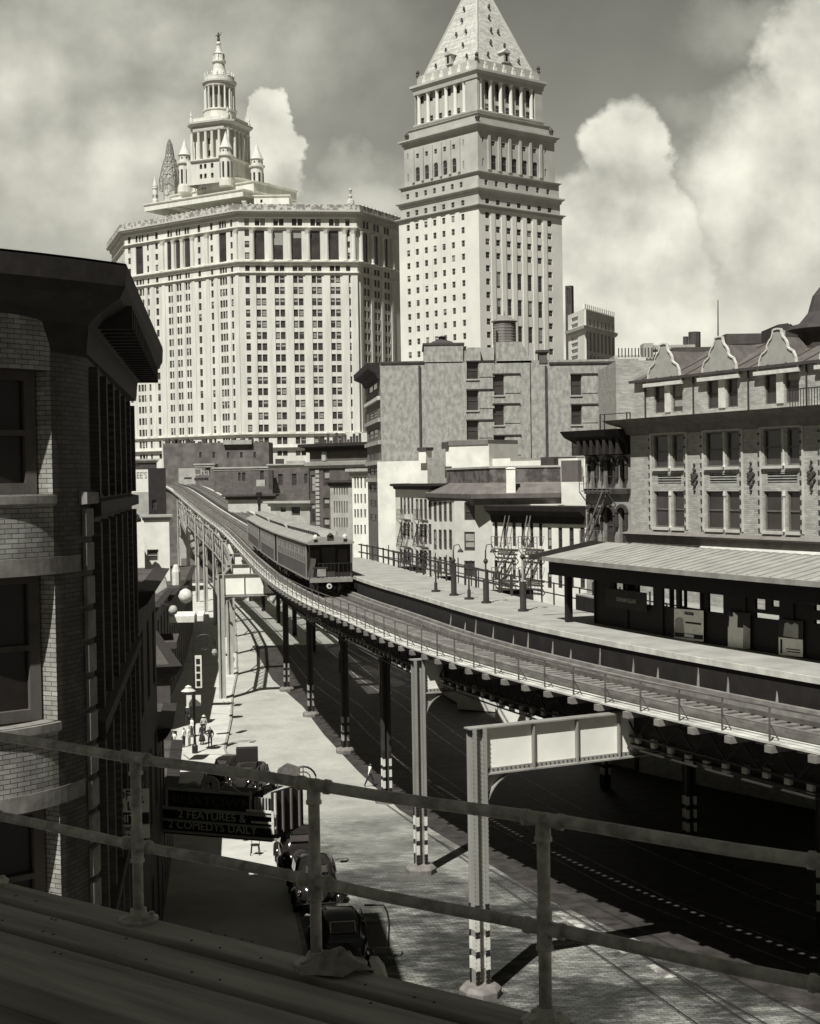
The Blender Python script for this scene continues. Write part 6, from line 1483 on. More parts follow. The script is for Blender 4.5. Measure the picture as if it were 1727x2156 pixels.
# pyramid
_, _, P5 = frames(ins+2.2); zb5 = cz(y3(432)); ax_ = CO+(av+bv)*(Sd/2); apz = PY(x3(818), y3(-226), ax_.y).z; ap = V((ax_.x, ax_.y, apz))
mPyr = M('glazed_roof_tile', .62, .42, scale=.9, detail=10, brick=(.7, .7), bs=7, lo=.35, hi=.65)
b = MB()
P5v = [V((p[0], p[1], zb5)) for p in P5]
for i in range(4): b.face([P5v[i], P5v[(i+1) % 4], ap])
b.build('pyramid_roof', mPyr, ct)
b = MB(); b.sweep(P5, [(-.5, zb5-1), (.7, zb5-1), (.7, zb5+.4), (-.5, zb5+.5)], closed=True); b.build('pyramid_kerb', mCt2, ct)
m_ = MB()
for i in range(3): m_.beam(P5v[i], ap, .7, .7)
m_.build('hip_ridge', mCt2, ct, kind='stuff')
for i, (u_, rows_) in ((0, ((.22, .1), (.5, .1), (.78, .1), (.35, .3), (.65, .3), (.5, .52), (.4, .45), (.62, .62))), (1, ((.22, .1), (.5, .1), (.78, .1), (.35, .3), (.65, .3), (.5, .2), (.42, .45), (.6, .45), (.5, .6)))) if False else ((0, (0, ((.2, .06), (.82, .06), (.3, .2), (.7, .2), (.45, .34), (.72, .34), (.5, .48), (.45, .6)))), (1, (0, ((.2, .08), (.8, .08), (.3, .22), (.62, .22), (.38, .36), (.58, .36), (.42, .5), (.55, .62))))):
    a_, c_ = P5v[i], P5v[i+1]; ed = (c_-a_).normalized(); nn = V((ed.y, -ed.x, 0))
    for (s_, t_) in rows_:
        base_ = a_+(c_-a_)*s_; p = base_.lerp(ap, t_); m_ = MB(); m_.prism([p-ed*.35, p+ed*.35, p+V((0, 0, 1.3))], nn*.8); m_.build('lucarne', mDk, ct)
    p = a_.lerp(c_, .5).lerp(ap, .035)+nn*.3; m_ = MB(); m_.box3(p-ed*1.3-nn*2, ed*2.6, nn*3, V((0, 0, 3.2))); o = m_.build('dormer', mCt2, ct)
    m_ = MB(); m_.prism([p-ed*1.9+V((0, 0, 3.2))+nn*1.3, p+ed*1.9+V((0, 0, 3.2))+nn*1.3, p+V((0, 0, 4.8))+nn*1.3], -nn*4); m_.build('dormer_roof', mCt2, o)
    m_ = MB(); m_.box3(p-ed*.5+nn*1.004+V((0, 0, .4)), ed*1.0, nn*.03, V((0, 0, 2.4))); m_.build('dormer_window', mDark, o)
# distant hotel block and slab at the right
hb, hf, hz, _ = blk('columned_office_block', 'distant pale office block with colonnade top right of the pyramid tower', 1196, 420, 1230, 405, 664, mCt, .6, grid([(1203, 1217)], [(668+i*13.5, 676+i*13.5) for i in range(8)]), blind=.1, zb=-10, frame=mFrameL)
hf2 = Fr(PY(1230, 664, 405)[:2], PY(1294, 664, 428)[:2]); b = MB(); zz1 = hz; n = 8; W = hf2.L/n
hh = [(k*W+W*.3, k*W+W*.8, hf2.pz(1260, 742), hf2.pz(1260, 700)) for k in range(n)]+[(k*W+W*.3, k*W+W*.7, hf2.pz(1260, 690), hf2.pz(1260, 676)) for k in range(n)]+[(k*W+W*.3, k*W+W*.8, hf2.pz(1260, 800), hf2.pz(1260, 752)) for k in range(n)]
b.wall(hf2, 0, hf2.L, -10, hz, hh, .8); b.build('colonnade_wall', mCt2, hb)
for h in hh: win(hb, hf2, *h, .7, blind=.1)
b = MB(); zc_ = hf2.pz(1260, 697); b.sweep([(hf.P(0, 0, 0).x, hf.P(0, 0, 0).y), (hf2.o.x, hf2.o.y), (hf2.P(hf2.L, 0, 0).x, hf2.P(hf2.L, 0, 0).y)], [(.003, zc_-.8), (.9, zc_-.3), (1.0, zc_+.5), (.003, zc_+.6)]); b.build('cornice', mCt2, hb)
b = MB()
for k in range(16): u = k*hf2.L/16; b.fb(hf2, u, u+hf2.L/32, -.3, .25, hz, hz+1.5)
b.build('crenellation', mCt, hb, kind='stuff')
blk('dark_slab_building', 'thin dark slab visible at the right edge of the pyramid tower', 1190, 470, 1203.5, 469, 602, mDk, 2, [(1194, 1197, 606, 640), (1199, 1201, 606, 640)], blind=0, zb=-10)
blk('pale_sliver_building', 'pale sliver of a distant block between the two great towers', 839, 620, 852, 618, 722, mTenG, 10, [(843, 846, 730, 734), (843, 846, 742, 746)], blind=0, zb=-10)
# ================================================================ the train
LOCAL[0] = True
mCar = M('car_side_paint', .10, .065, scale=1.2, rough=.6, streak=.2); mCarR = M('car_roof_canvas', .3, .22, scale=.8, rough=.85); mCarD = M('car_end_dark', .02, .014)
mCarW = M('car_window_glass', .035, .07, scale=.5, rough=.25, spec=.5); mCarT = M('car_trim', .26, .2)
CL_, CWd = 20.6, 2.85
def car(label, lead):
    o = thing('train_car', label, 'train car', (0, 0, 0), 'cars of the elevated train'); o['_w'] = (0, 0, 0)
    L, W = CL_/2, CWd/2
    b = MB(); b.box(-L+1.1, L-1.1, -W, W, 1.05, 3.35); b.build('body', mCar, o)
    b = MB(); b.box(-L+1.15, L-1.15, -W-.02, W+.02, 1.98, 2.05); b.box(-L+1.15, L-1.15, -W-.02, W+.02, 2.98, 3.03); b.box(-L+1.1, L-1.1, -W-.03, W+.03, 1.0, 1.1); b.build('belt_rail', mCarT, o)
    for s_ in (-1, 1):
        for k in range(17):
            x = -L+1.45+k*1.06; b = MB(); b.box(x, x+.78, s_*(W-.01), s_*(W+.014), 2.1, 2.92, 0); b.box(x-.05, x, s_*(W-.01), s_*(W+.03), 2.05, 2.98, 1); b.box(x, x+.78, s_*(W-.01), s_*(W+.026), 2.48, 2.53, 1)
            if (k*7) % 5 < 2: b.box(x+.03, x+.75, s_*(W-.01), s_*(W+.018), 2.55, 2.9, 1)
            b.build('window', [mCarW, mCarT], o)
        for x in (-L+1.12, L-1.3): b = MB(); b.box(x, x+.18, s_*(W-.01), s_*(W+.05), 1.05, 3.33); b.build('corner_post', mCarT, o)
    # curved roof with raised clerestory
    b = MB(); n = 8; pr_ = [(-W-.12, 3.33), (-W-.1, 3.42), (-W+.25, 3.62), (-.62, 3.76), (.62, 3.76), (W-.25, 3.62), (W+.1, 3.42), (W+.12, 3.33)]
    b.prism([(-L, y, z) for y, z in pr_], (2*L, 0, 0)); b.build('roof', mCarR, o)
    b = MB(); b.box(-L+1.3, L-1.3, -.6, .6, 3.74, 3.98); b.build('clerestory_side', mCarD, o)
    b = MB(); k0 = 0; xs = [(-L+.35, 3.45, .3), (-L+.7, 3.85, .55), (-L+1.2, 4.05, .68), (L-1.2, 4.05, .68), (L-.7, 3.85, .55), (L-.35, 3.45, .3)]
    sec = []
    for x, z, h in xs: i = len(b.v); b.v += [V((x, -h, z-.06)), V((x, -h*.8, z+.06)), V((x, 0, z+.13)), V((x, h*.8, z+.06)), V((x, h, z-.06))]; sec.append(i)
    for i, j in zip(sec, sec[1:]):
        for k in range(5): k2 = (k+1) % 5; b.f.append([i+k, i+k2, j+k2, j+k]); b.m.append(0)
    b.build('clerestory_roof', mCarR, o)
    for k in range(14):
        b = MB(); x = -L+2+k*1.2; b.box(x, x+.5, -.605, .605, 3.79, 3.95); b.build('deck_sash', mCarW, o)
    for e in (-1, 1):
        b = MB(); b.box(e*(L-1.1), e*(L-.02), -W+.02, W-.02, 1.0, 1.12); b.box(e*(L-.06), e*(L+.06), -W+.05, W-.05, .86, 1.14); b.build('end_platform', mCarT, o)
        b = MB(); b.box(e*(L-1.09), e*(L-1.06), -W+.02, W-.02, 1.12, 3.33); b.build('end_bulkhead', mCarD, o)
        b = MB(); b.box(e*(L-1.05), e*(L-1.03), -.42, .42, 1.15, 3.05); b.box(e*(L-1.05), e*(L-1.02), -1.2, -.62, 2.0, 2.9); b.box(e*(L-1.05), e*(L-1.02), .62, 1.2, 2.0, 2.9); b.build('end_door', M('end_door_dark', .05), o)
        for y in (-W+.06, -.5, .5, W-.06): b = MB(); b.box(e*(L-.1), e*(L-.04), y-.03, y+.03, 1.12, 3.33 if abs(y) > 1 else 2.05); b.build('gate_post', mCarD, o)
        b = MB()
        for k in range(11): y = -W+.1+k*(2*W-.2)/10; b.box(e*(L-.08), e*(L-.06), y-.012, y+.012, 1.12, 2.05)
        b.box(e*(L-.09), e*(L-.05), -W+.08, W-.08, 2.03, 2.08); b.build('end_gate', mCarD, o)
    for x in (-L+2.4, L-2.4):
        b = MB(); b.box(x-1.2, x+1.2, -.95, -.85, .3, .62); b.box(x-1.2, x+1.2, .85, .95, .3, .62); b.box(x-.2, x+.2, -.95, .95, .45, .8); t = b.build('truck', mSteelD, o)
        for dx in (-.8, .8):
            b = MB(); b.tube([(x+dx, -.8, .42), (x+dx, -.68, .42)], .42, 16); b.build('wheel', mRail, t); b = MB(); b.tube([(x+dx, .68, .42), (x+dx, .8, .42)], .42, 16); b.build('wheel', mRail, t)
    b = MB(); b.box(-2, 2, -.9, .9, .55, .95); b.build('underframe_box', mSteelD, o)
    if lead:
        b = MB(); b.box(-L-.02, L*-1+.03, -W-.05, W+.05, 3.28, 3.42); b.build('roof_edge', mCarT, o)
        b = MB(); b.tube([(-L-.07, .15, .62), (-L-.16, .15, .62)], .17, 16); b.build('coupler_ring', mWhite, o); b = MB(); b.tube([(-L-.16, .15, .62), (-L-.17, .15, .62)], .08, 12); b.build('coupler_hole', mBlack, o)
        b = MB(); b.box(-L-.1, -L-.06, -1.0+1.35, -.45+1.35, 1.25, 1.72); b.build('destination_plate', M('plate_grey', .3, .2), o)
        b = MB(); b.box(-L-.1, -L-.04, .2, 1.2, 1.75, 1.85); b.build('end_rail', mSteelD, o)
        for y in (-.95, .95):
            b = MB(); b.lathe((-L+.15, y, 3.5), [(.13, 0), (.15, .12), (.15, .3), (.05, .42)], 10); b.build('marker_lamp', mWhite, o); b = MB(); b.box(-L-.02, -L+.04, y-.12, y+.12, 3.42, 3.62); b.build('marker_bracket', mBlack, o)
        b = MB(); b.box(-L-.0, -L+.15, -.22, .22, 3.5, 3.85); b.lathe((-L+.1, 0, 3.85), [(.2, 0), (.05, .15)], 8); b.build('roof_lamp', mBlack, o)
        b = MB(); b.beam((-L+.06, 1.35, 1.2), (-L+.06, 1.1, 2.4), .28, .3); b.build('motorman', M('motorman_coat', .08, .05), o)
    return o
dF = min([k*.25 for k in range(200, 700)], key=lambda q: abs(px_of(tr(q, 2.35, 7.6)[0])[0]-699))
lc = car('leading train car with open dark end platform, marker lamps and white coupler ring', True)
c2_ = car('second train car, between the leading car and the rear car', False)
c3_ = dup(c2_, 'rear train car, farthest up the track behind the other two')
for i, c in enumerate((lc, c2_, c3_)):
    d0 = dF+i*(CL_+.35); p0 = tr(d0, 2.32, 6.57)[0]; p1 = tr(d0+CL_, 2.32, 6.57)[0]; m_ = (p0+p1)/2; dr = p1-p0
    c.location = m_; c.rotation_euler = (0, -atan2(dr.z, sqrt(dr.x**2+dr.y**2)), atan2(dr.y, dr.x))
# ================================================================ motor cars
mPaint = M('black_car_enamel', .012, .02, rough=.16, spec=.6); mChr = M('chrome', .6, .5, rough=.15, metal=1); mTyre = M('tyre_rubber', .02, .015, rough=.8); mCG = M('car_glass', .03, .05, rough=.1, spec=.7)
def loft(b, secs, m=0, cap=True):
    k0 = len(b.v); n = len(secs[0])
    for s in secs: b.v += [V(p) for p in s]
    for i in range(len(secs)-1):
        for k in range(n): b.f.append([k0+i*n+k, k0+i*n+(k+1) % n, k0+(i+1)*n+(k+1) % n, k0+(i+1)*n+k]); b.m.append(m)
    if cap: b.f.append(list(range(k0, k0+n))[::-1]); e = k0+(len(secs)-1)*n; b.f.append(list(range(e, e+n))); b.m += [m, m]
def rr_sec(x, w_, z0, z1, r=.25, top=1.0, n=5):
    """rounded section across the car at x; top narrows the roof"""
    pts = []; wt_ = w_*top
    for cx_, cz_, a0 in ((w_, z0, -90), (wt_, z1, 0), (-wt_, z1, 90), (-w_, z0, 180)):
        rr__ = min(r, (z1-z0)*.45, w_*.9)
        sx = 1 if cx_ > 0 else -1; sz = 1 if cz_ == z1 else -1
        for k in range(n): a = radians(a0+90*k/(n-1)); pts.append((x, cx_-sx*rr__+rr__*cos(a), cz_-sz*rr__+rr__*sin(a)))
    return pts
def auto(label, open_door=False, roofless=False, group='black motor cars along the kerb', scale=1.0):
    o = thing('parked_car', label, 'car', (0, 0, 0), group); o['_w'] = (0, 0, 0); S_ = lambda secs: secs
    b = MB()      # x forward
    loft(b, [rr_sec(-1.95, .38, .55, .8, .2), rr_sec(-1.8, .62, .45, 1.05, .25), rr_sec(-1.35, .74, .42, 1.22, .2), rr_sec(-.3, .78, .42, 1.25, .15), rr_sec(.55, .72, .42, 1.22, .2), rr_sec(.9, .5, .5, 1.15, .25), rr_sec(1.7, .36, .55, 1.08, .25), rr_sec(1.95, .3, .55, 1.0, .2)])
    b.build('body', mPaint, o, smooth=True)
    b = MB(); loft(b, [rr_sec(-1.62, .5, 1.0, 1.15, .1), rr_sec(-1.4, .64, 1.0, 1.5, .25, .85), rr_sec(-1.0, .72, 1.05, 1.78, .3, .86), rr_sec(-.2, .74, 1.05, 1.84, .3, .86), rr_sec(.45, .70, 1.05, 1.76, .3, .86), rr_sec(.72, .66, 1.05, 1.3, .2, .9)])
    cab = b.build('cabin', mPaint, o, smooth=True)
    b = MB(); b.prism([(-1.47, -.34, 1.40), (-1.47, .34, 1.40), (-1.28, .34, 1.62), (-1.28, -.34, 1.62)], (-.05, 0, .04)); b.build('rear_window', mCG, o)
    b = MB(); pw_ = [(-1.53, -.36, 1.42), (-1.53, .36, 1.42), (-1.34, .36, 1.67), (-1.34, -.36, 1.67), (-1.53, -.36, 1.42)]
    for p, q in zip(pw_, pw_[1:]): b.beam(p, q, .025, .025)
    b.build('window_frame', mChr, cab)
    for s_ in (-1, 1):
        for x0, x1 in ((-.9, -.3), (-.2, .42)):
            b = MB(); b.prism([(x0, s_*.735, 1.28), (x1, s_*.735, 1.28), (x1-.04, s_*.675, 1.62), (x0+.04, s_*.675, 1.62)], (0, s_*.02, 0)); b.build('side_window', mCG, o)
        for x, sgn_ in ((-1.3, 'rear'), (1.35, 'front')):
            secs = []
            for k in range(11):
                a = radians(-10+k*20); r_ = .5; cxp = x-r_*cos(a)*1.15; cz_ = .36+r_*sin(a)*.95
                secs.append([(cxp, s_*(.62+.26*q), cz_+.04*cos((q-.5)*pi)*1.2+dz) for q, dz in ((0, 0), (.33, .04), (.66, .04), (1, -.02), (1, -.06), (0, -.05))])
            b = MB(); loft(b, secs); b.build('fender', mPaint, o, smooth=True)
            b = MB(); b.tube([(x, s_*.66, .36), (x, s_*.69, .36), (x, s_*.80, .36), (x, s_*.83, .36)], [.32, .36, .36, .32], 20); t = b.build('wheel', mTyre, o, smooth=True)
            b = MB(); b.tube([(x, s_*.83, .36), (x, s_*.845, .36)], [.2, .12], 16); b.build('hub_cap', mChr, t)
        b = MB(); b.box(-.85, .9, s_*.66, s_*.86, .33, .38); b.build('running_board', mTyre, o)
        b = MB(); b.lathe((1.62, s_*.52, .82), [(.02, -.1), (.1, -.04), (.12, .05), (.06, .12)], 12); b.build('headlight', mChr, o, smooth=True)
        b = MB(); b.lathe((-1.86, s_*.66, .86), [(.02, -.05), (.07, 0), (.02, .08)], 8); b.build('tail_light', mChr, o)
    for e, x in ((-1, -2.12), (1, 2.12)):
        b = MB(); b.tube([(x+.06*-e, -.78, .5), (x, -.4, .5), (x+.03*e, 0, .5), (x, .4, .5), (x-.06*e, .78, .5)], .035, 6); t = b.build('bumper', mChr, o, smooth=True)
        for y in (-.4, .4): q = MB(); q.beam((x, y, .5), (x-.4*e, y, .52), .04, .05); q.build('bumper_arm', mSteelD, t)
    b = MB(); b.lathe((-1.95, 0, .95), [(.3, -.05), (.36, 0), (.36, .1), (.3, .14)], 18)
    b.v = [V((-1.98-(v.z-.95), v.y, .88+(v.x+1.95))) for v in b.v]; b.build('spare_wheel', mTyre, o, smooth=True)
    if open_door:
        b = MB(); b.prism([(.1, -.76, .5), (.1, -1.4, .5), (.1, -1.45, 1.2), (.1, -.76, 1.2)], (-.06, 0, 0)); t = b.build('open_door', [M('door_panel_grey', .13, .09)], o)
        b = MB(); b.tube([(.05, -.78, 1.77), (.05, -1.36, 1.74), (.05, -1.47, 1.5), (.05, -1.52, 1.2), (.05, -1.48, .5)], .03, 6); b.tube([(.05, -.78, 1.22), (.05, -1.5, 1.22)], .02, 6); b.build('door_frame', mBlack, t)
    return o
ca = auto('black sedan with open right door parked below the middle railing post', open_door=True)
cb1 = auto('second black car parked in front of the open doored sedan')
cars = [(ca, 700, 2030, 1.72), (cb1, 668, 1905, 1.72)]
def put(o, x, y, rz, up=0):
    p = PG(x, y); o.location = p+V((0, 0, up)); o.rotation_euler = (0.0, .05 if p.y < 90 else 0, rz); return p
put(ca, 716, 2035, 1.70); put(cb1, 662, 1902, 1.72)
cc = dup(cb1, 'third black car in the kerbside row, seen just left of the curled street lamp'); put(cc, 628, 1832, 1.72)
cdx = dup(cb1, 'rounded black car roof next to the group of people, nearer the lamp post'); put(cdx, 490, 1652, 1.2)
ce = dup(cb1, 'rounded black car roof beside the dark crate on the street'); put(ce, 536, 1668, 1.3)
ca.scale = (1.12,)*3; cb1.scale = (1.1,)*3; cc.scale = (1.1,)*3
LOCAL[0] = False
b = MB(); b.prism([PY(x, y, 43.4) for x, y in ((776, 2022), (792, 2022), (806, 2040), (813, 2064), (818, 2092), (800, 2120), (786, 2120), (790, 2060))], (0.05, .35, .03))
b.build('highlight', mWhite, None, bevel=.03, label='white solid for the fender sun bundle standing behind the black sedan near the ledge', category='highlight')  # white solid in place of a sun highlight on the rear fender
# ================================================================ theatre marquee
mq = thing('marquee', 'dark lettered theatre marquee with arched crest and lit edge bars over the pavement', 'marquee', tuple(PY(450, 1760, 55)))
qf = Fr(PY(300, 1700, 55.6)[:2], PY(571, 1700, 53.6)[:2])
mMq = M('marquee_black', .02, .015); mMg = M('marquee_trim', .4, .3); mMl = M('marquee_letters', .6, .5)
def qz(x, y): return qf.pz(x, y)
b = MB(); b.fb(qf, 0, qf.L, -2.6, 0, qz(440, 1762), qz(440, 1708)); b.build('canopy_box', mMq, mq)
b = MB(); b.fb(qf, qf.pu(340), qf.pu(517), -1.0, .05, qz(440, 1704), qz(440, 1666)); b.build('name_panel', mMq, mq)
for x0, x1, y0, y1 in ((340, 517, 1663, 1668), (338, 342, 1664, 1706), (515, 519, 1660, 1706), (300, 571, 1703, 1709), (300, 571, 1729, 1733), (300, 571, 1753, 1757)):
    b = MB(); b.fb(qf, qf.pu(x0), qf.pu(x1), .03, .12, qz(440, y1), qz(440, y0)); b.build('trim_bar', mMg, mq)
for x0, x1, y0, y1 in ((510, 567, 1703, 1708), (563, 568, 1703, 1751), (520, 567, 1727, 1731)):
    b = MB(); b.fb(qf, qf.pu(x0), qf.pu(x1), .12, .18, qz(540, y1), qz(540, y0)); b.build('pale_edge_bar', mWhite, mq)
text('2 FEATURES &', qf, 447, 1719, 16, mMl, mq, .05, sx=1.15); text('2 COMEDYS DAILY', qf, 448, 1742, 16, mMl, mq, .05, sx=1.1); text('CHINATOWN', qf, 430, 1686, 20, M('dim_letters', .09), mq, .08, sx=1.3)
b = MB(); cxm, cym = 432, 1663
for r_ in (17, 12, 6):
    pts_ = [qf.P(qf.pu(cxm-r_), .05, qz(cxm, cym))]+[qf.P(qf.pu(cxm+r_*cos(pi-k*pi/8)), .05, qz(cxm, cym-14-r_*.9*sin(k*pi/8))) for k in range(9)]+[qf.P(qf.pu(cxm+r_), .05, qz(cxm, cym))]
    b.tube(pts_, .05, 5)
for s_ in (-1, 1): b.tube([qf.P(qf.pu(cxm+s_*x), .05, qz(cxm, y)) for x, y in ((24, 1655), (32, 1648), (46, 1652), (62, 1663), (86, 1666))], .045, 5)
b.build('crest', mMg, mq)
for k, x in enumerate((302, 308, 314, 324, 524, 531, 538, 545, 551)):
    b = MB(); b.fb(qf, qf.pu(x), qf.pu(x+3), -.1, .05, qz(440, 1703), qz(440, 1672)); b.build('upright_tube', mTenG if x in (531, 545) else mMg, mq)
# end face towards the street
ef = Fr(qf.P(qf.L, 0, 0)[:2], (qf.P(qf.L, -1.6, 0)+V((.45, 0, 0)))[:2]); b = MB(); b.fb(ef, 0, ef.L, .0, .1, qz(571, 1758), qz(571, 1668))
b.build('end_board', mMq, mq)
for u in (.05, .5, 1.0, 1.5): b = MB(); b.fb(ef, u, u+.07, .1, .18, qz(571, 1756), qz(571, 1670)); b.build('end_bulb_strip', mWhite if u < .1 else M('bulb_strip_grey', .13), mq)
b = MB(); q = qf.P(qf.L-.4, -1.2, qz(571, 1668)); b.prism([q+V((0, 0, .1)), q+V((.9, .2, .1)), q+V((.95, .2, .6)), q+V((.45, .1, .8)), q+V((.1, 0, .6))], (0, .2, 0)); b.build('corner_shield', M('shield_grey', .18, .1, scale=4), mq)
b = MB(); b.beam(qf.P(1.5, -2.6, qz(440, 1640)), qf.P(2.2, -.3, qz(440, 1705)), .05, .05); b.beam(qf.P(3.8, -2.6, qz(440, 1640)), qf.P(3.8, -.3, qz(440, 1705)), .05, .05); b.build('stay_rod', mSteelD, mq)
q = PY(520, 1590, 58); t = thing('dark_crate', 'black square box standing above the marquee end', 'box', tuple(q)); b = MB(); b.box3(q+V((-.44, 0, -.3)), (.88, .1, 0), (-.05, .5, 0), (0, 0, .55)); b.build('box', mMq, t); b = MB(); b.beam(q+V((-.4, .2, -.3)), q+V((-.9, .6, -1.2)), .04, .04); b.beam(q+V((.4, .2, -.3)), q+V((.3, .6, -1.4)), .04, .04); b.build('strut', mSteelD, t)
# chair standing in the patch of sun
p = PG(538, 1806); t = thing('chair', 'thin bentwood chair standing in the sunlit patch of pavement', 'chair', tuple(p+V((0, 0, .16)))); p = p+V((0, 0, .16))
b = MB(); b.lathe(p+V((0, 0, .42)), [(.21, 0), (.22, .03)], 14); b.build('seat', mBlack, t)
for sx in (-1, 1):
    for sy in (-1, 1): b = MB(); b.beam(p+V((.2*sx, .2*sy, 0)), p+V((.15*sx, .15*sy, .43)), .03, .03); b.build('leg', mBlack, t)
b = MB(); b.tube([p+V((-.17, .17, .43)), p+V((-.18, .2, .85)), p+V((0, .22, .98)), p+V((.18, .2, .85)), p+V((.17, .17, .43))], .018, 6); b.build('backrest', mBlack, t)
# ================================================================ street lamps and hanging things
def crook(name, label, x, y, ztop_px, R_=.5, sign=False):
    p = PG(x, y); p.z += .14; H = (px_of(p)[1]-ztop_px)/3000*p.y; t = thing(name, label, 'street lamp', tuple(p))
    b = MB(); b.lathe(p, [(.2, 0), (.2, .5), (.1, .62), (.085, 1.2), (.11, 1.24), (.07, 1.3), (.05, H-R_*2)], 10); b.build('post', mBlack, t)
    b = MB(); c = p+V((0, 0, H-R_*2)); pts_ = [c+V((0, 0, 0))]+[c+V((R_-R_*cos(k*pi/10), 0, R_+R_*sin(k*pi/10))) for k in range(11)]+[c+V((2*R_-.05, 0, .75*R_))]; b.tube(pts_, .045, 6)
    c2 = c+V((R_, 0, R_)); b.tube([c2+V((.55*R_*cos(k*2*pi/12), 0, .1*R_+.5*R_*sin(k*2*pi/12))) for k in range(13)], .025, 5); b.tube([c2+V((0, 0, R_)), c2+V((0, 0, -.2*R_))], .02, 5)
    b.tube([c2+V((.3*R_*cos(k*2*pi/8), 0, .3*R_*sin(k*2*pi/8))) for k in range(9)], .02, 5); b.build('scroll_arm', mBlack, t)
    b = MB(); q = c+V((2*R_-.05, 0, .7*R_)); b.lathe(q, [(.04, 0), (.16, -.06), (.2, -.25), (.12, -.42), (.02, -.45)], 10); b.build('lantern', mFrameL, t)
    return t, p, H
crook('street_lamp', 'black crook topped street lamp by the marquee, in front of the parked cars', 615, 1842, 1612, .56)
lt2, lp, lH = crook('street_lamp', 'tall street lamp with scroll ring and vertical white sign beside the people', 411, 1590, 1335, .75)
b = MB(); q = lp+V((.12, -.05, lH-3.6)); b.box3(q, (.45, 0, 0), (0, .1, 0), (0, 0, 2.2)); o = b.build('vertical_sign', mWhite, None, label='narrow vertical white framed sign hung on the tall lamp post', category='sign')
for k in range(4):
    b = MB(); b.box3(q+V((.08, -.02, .12+k*.5)), (.26, 0, 0), (0, .02, 0), (0, 0, .36)); b.build('sign_face', mBlack, o)
for zz_, wd_ in ((0, .5), (0, .5)): pass
for dx in (-.5, .12): b = MB(); q = lp+V((dx, -.1, (1590-1490)/3000*lp.y)); b.box3(q, (.36, 0, 0), (0, .05, 0), (0, 0, .75)); b.build('notice_board', mWhite, None, label='small pale notice board %s the tall lamp post at mid height' % ('left of' if dx < 0 else 'right of'), category='notice board')
b = MB(); q = PY(395, 1357, 118); b.lathe(PY(397, 1455, 95), [(.5, 0), (.36, .1), (.2, .2), (.24, .28), (.05, .4)], 10); b.build('lamp_hood', M('hood_white', .6), None, label='pale conical lamp hood left of the tall lamp post at mid height', category='lamp shade')
for i, (x, y, Y, r_, lab) in enumerate([(391, 1255, 105, .55, 'white glass globe lamp hanging over the shaded pavement'), (293, 1262, 60, .14, 'tiny bright globe lamp far left in the shade'), (365, 1285, 88, .3, 'dim green grey globe lamp low in the shaded shop fronts')]):
    q = PY(x, y+20, Y)
    q = PY(x, y, Y); b = MB(); b.lathe(q, [(.02, -r_), (r_*.7, -r_*.7), (r_, 0), (r_*.7, r_*.7), (.1, r_)], 14); o = b.build('globe_lamp', mWhite if i < 2 else mTenG, None, smooth=True, label=lab, category='globe lamp')
    b = MB(); b.beam(q+V((0, 0, r_*.9)), q+V((-2.5, .5, r_+.5)), .05, .05); b.build('bracket', mSteelD, o)
for i, (x0, x1, y0, y1, Y, lab) in enumerate([(357, 409, 1297, 1311, 112, 'long white awning low in the dark shop row'), (415, 428, 1296, 1308, 112, 'short white awning left of the viaduct column'), (299, 312, 1120, 1500, 0, '')]):
    if Y == 0: continue
    a, c = PY(x0, y1, Y), PY(x1, y0, Y); b = MB(); b.box3((a.x, Y, a.z), (c.x-a.x, 0, 0), (0, .8, .3), (0, 0, c.z-a.z)); o = b.build('awning', mWhite, None, label=lab, category='awning')
    m_ = MB(); m_.beam((a.x+.1, Y+.1, a.z), (a.x-.4, Y+2.4, a.z-.8), .05, .05); m_.beam((c.x-.1, Y+.1, a.z), (c.x-.5, Y+2.4, a.z-.8), .05, .05); m_.build('awning_arm', mSteelD, o)
q = PY(307, 1245, 96); b = MB()
for (x, y, w_, h) in ((470/4.3175, 0, 1, 1),): pass
pl4 = [PY(x, y, 96) for x, y in ((322, 1240), (348, 1215), (352, 1236), (330, 1250))]; b.prism(pl4, (0, .3, 0)); b.build('slanted_awning', mTenG, None, label='slanting pale shop awning under the whitewashed building', category='awning')
q = PY(371, 1210, 97); b = MB(); b.lathe(q, [(.12, -.9), (.28, -.7), (.3, .2), (.2, .55), (.12, .7)], 8); b.build('hanging_bundle', mWhite, None, label='tall narrow white hanging lantern sign under the whitewashed building', category='hanging sign')
b = MB(); a = PG(330, 1590); b.box3(a+V((-1.2, -.3, .2)), (2.0, 0, 0), (0, 1.0, 0), (0, 0, 1.3)); o = b.build('market_stall', mWhite, None, label='white box counter at the pavement edge left of the people', category='counter'); b = MB(); b.box3(a+V((-1.4, -.5, 1.5)), (2.4, 0, 0), (0, 1.4, 0), (0, 0, .1)); b.build('counter_top', mTenG, o)
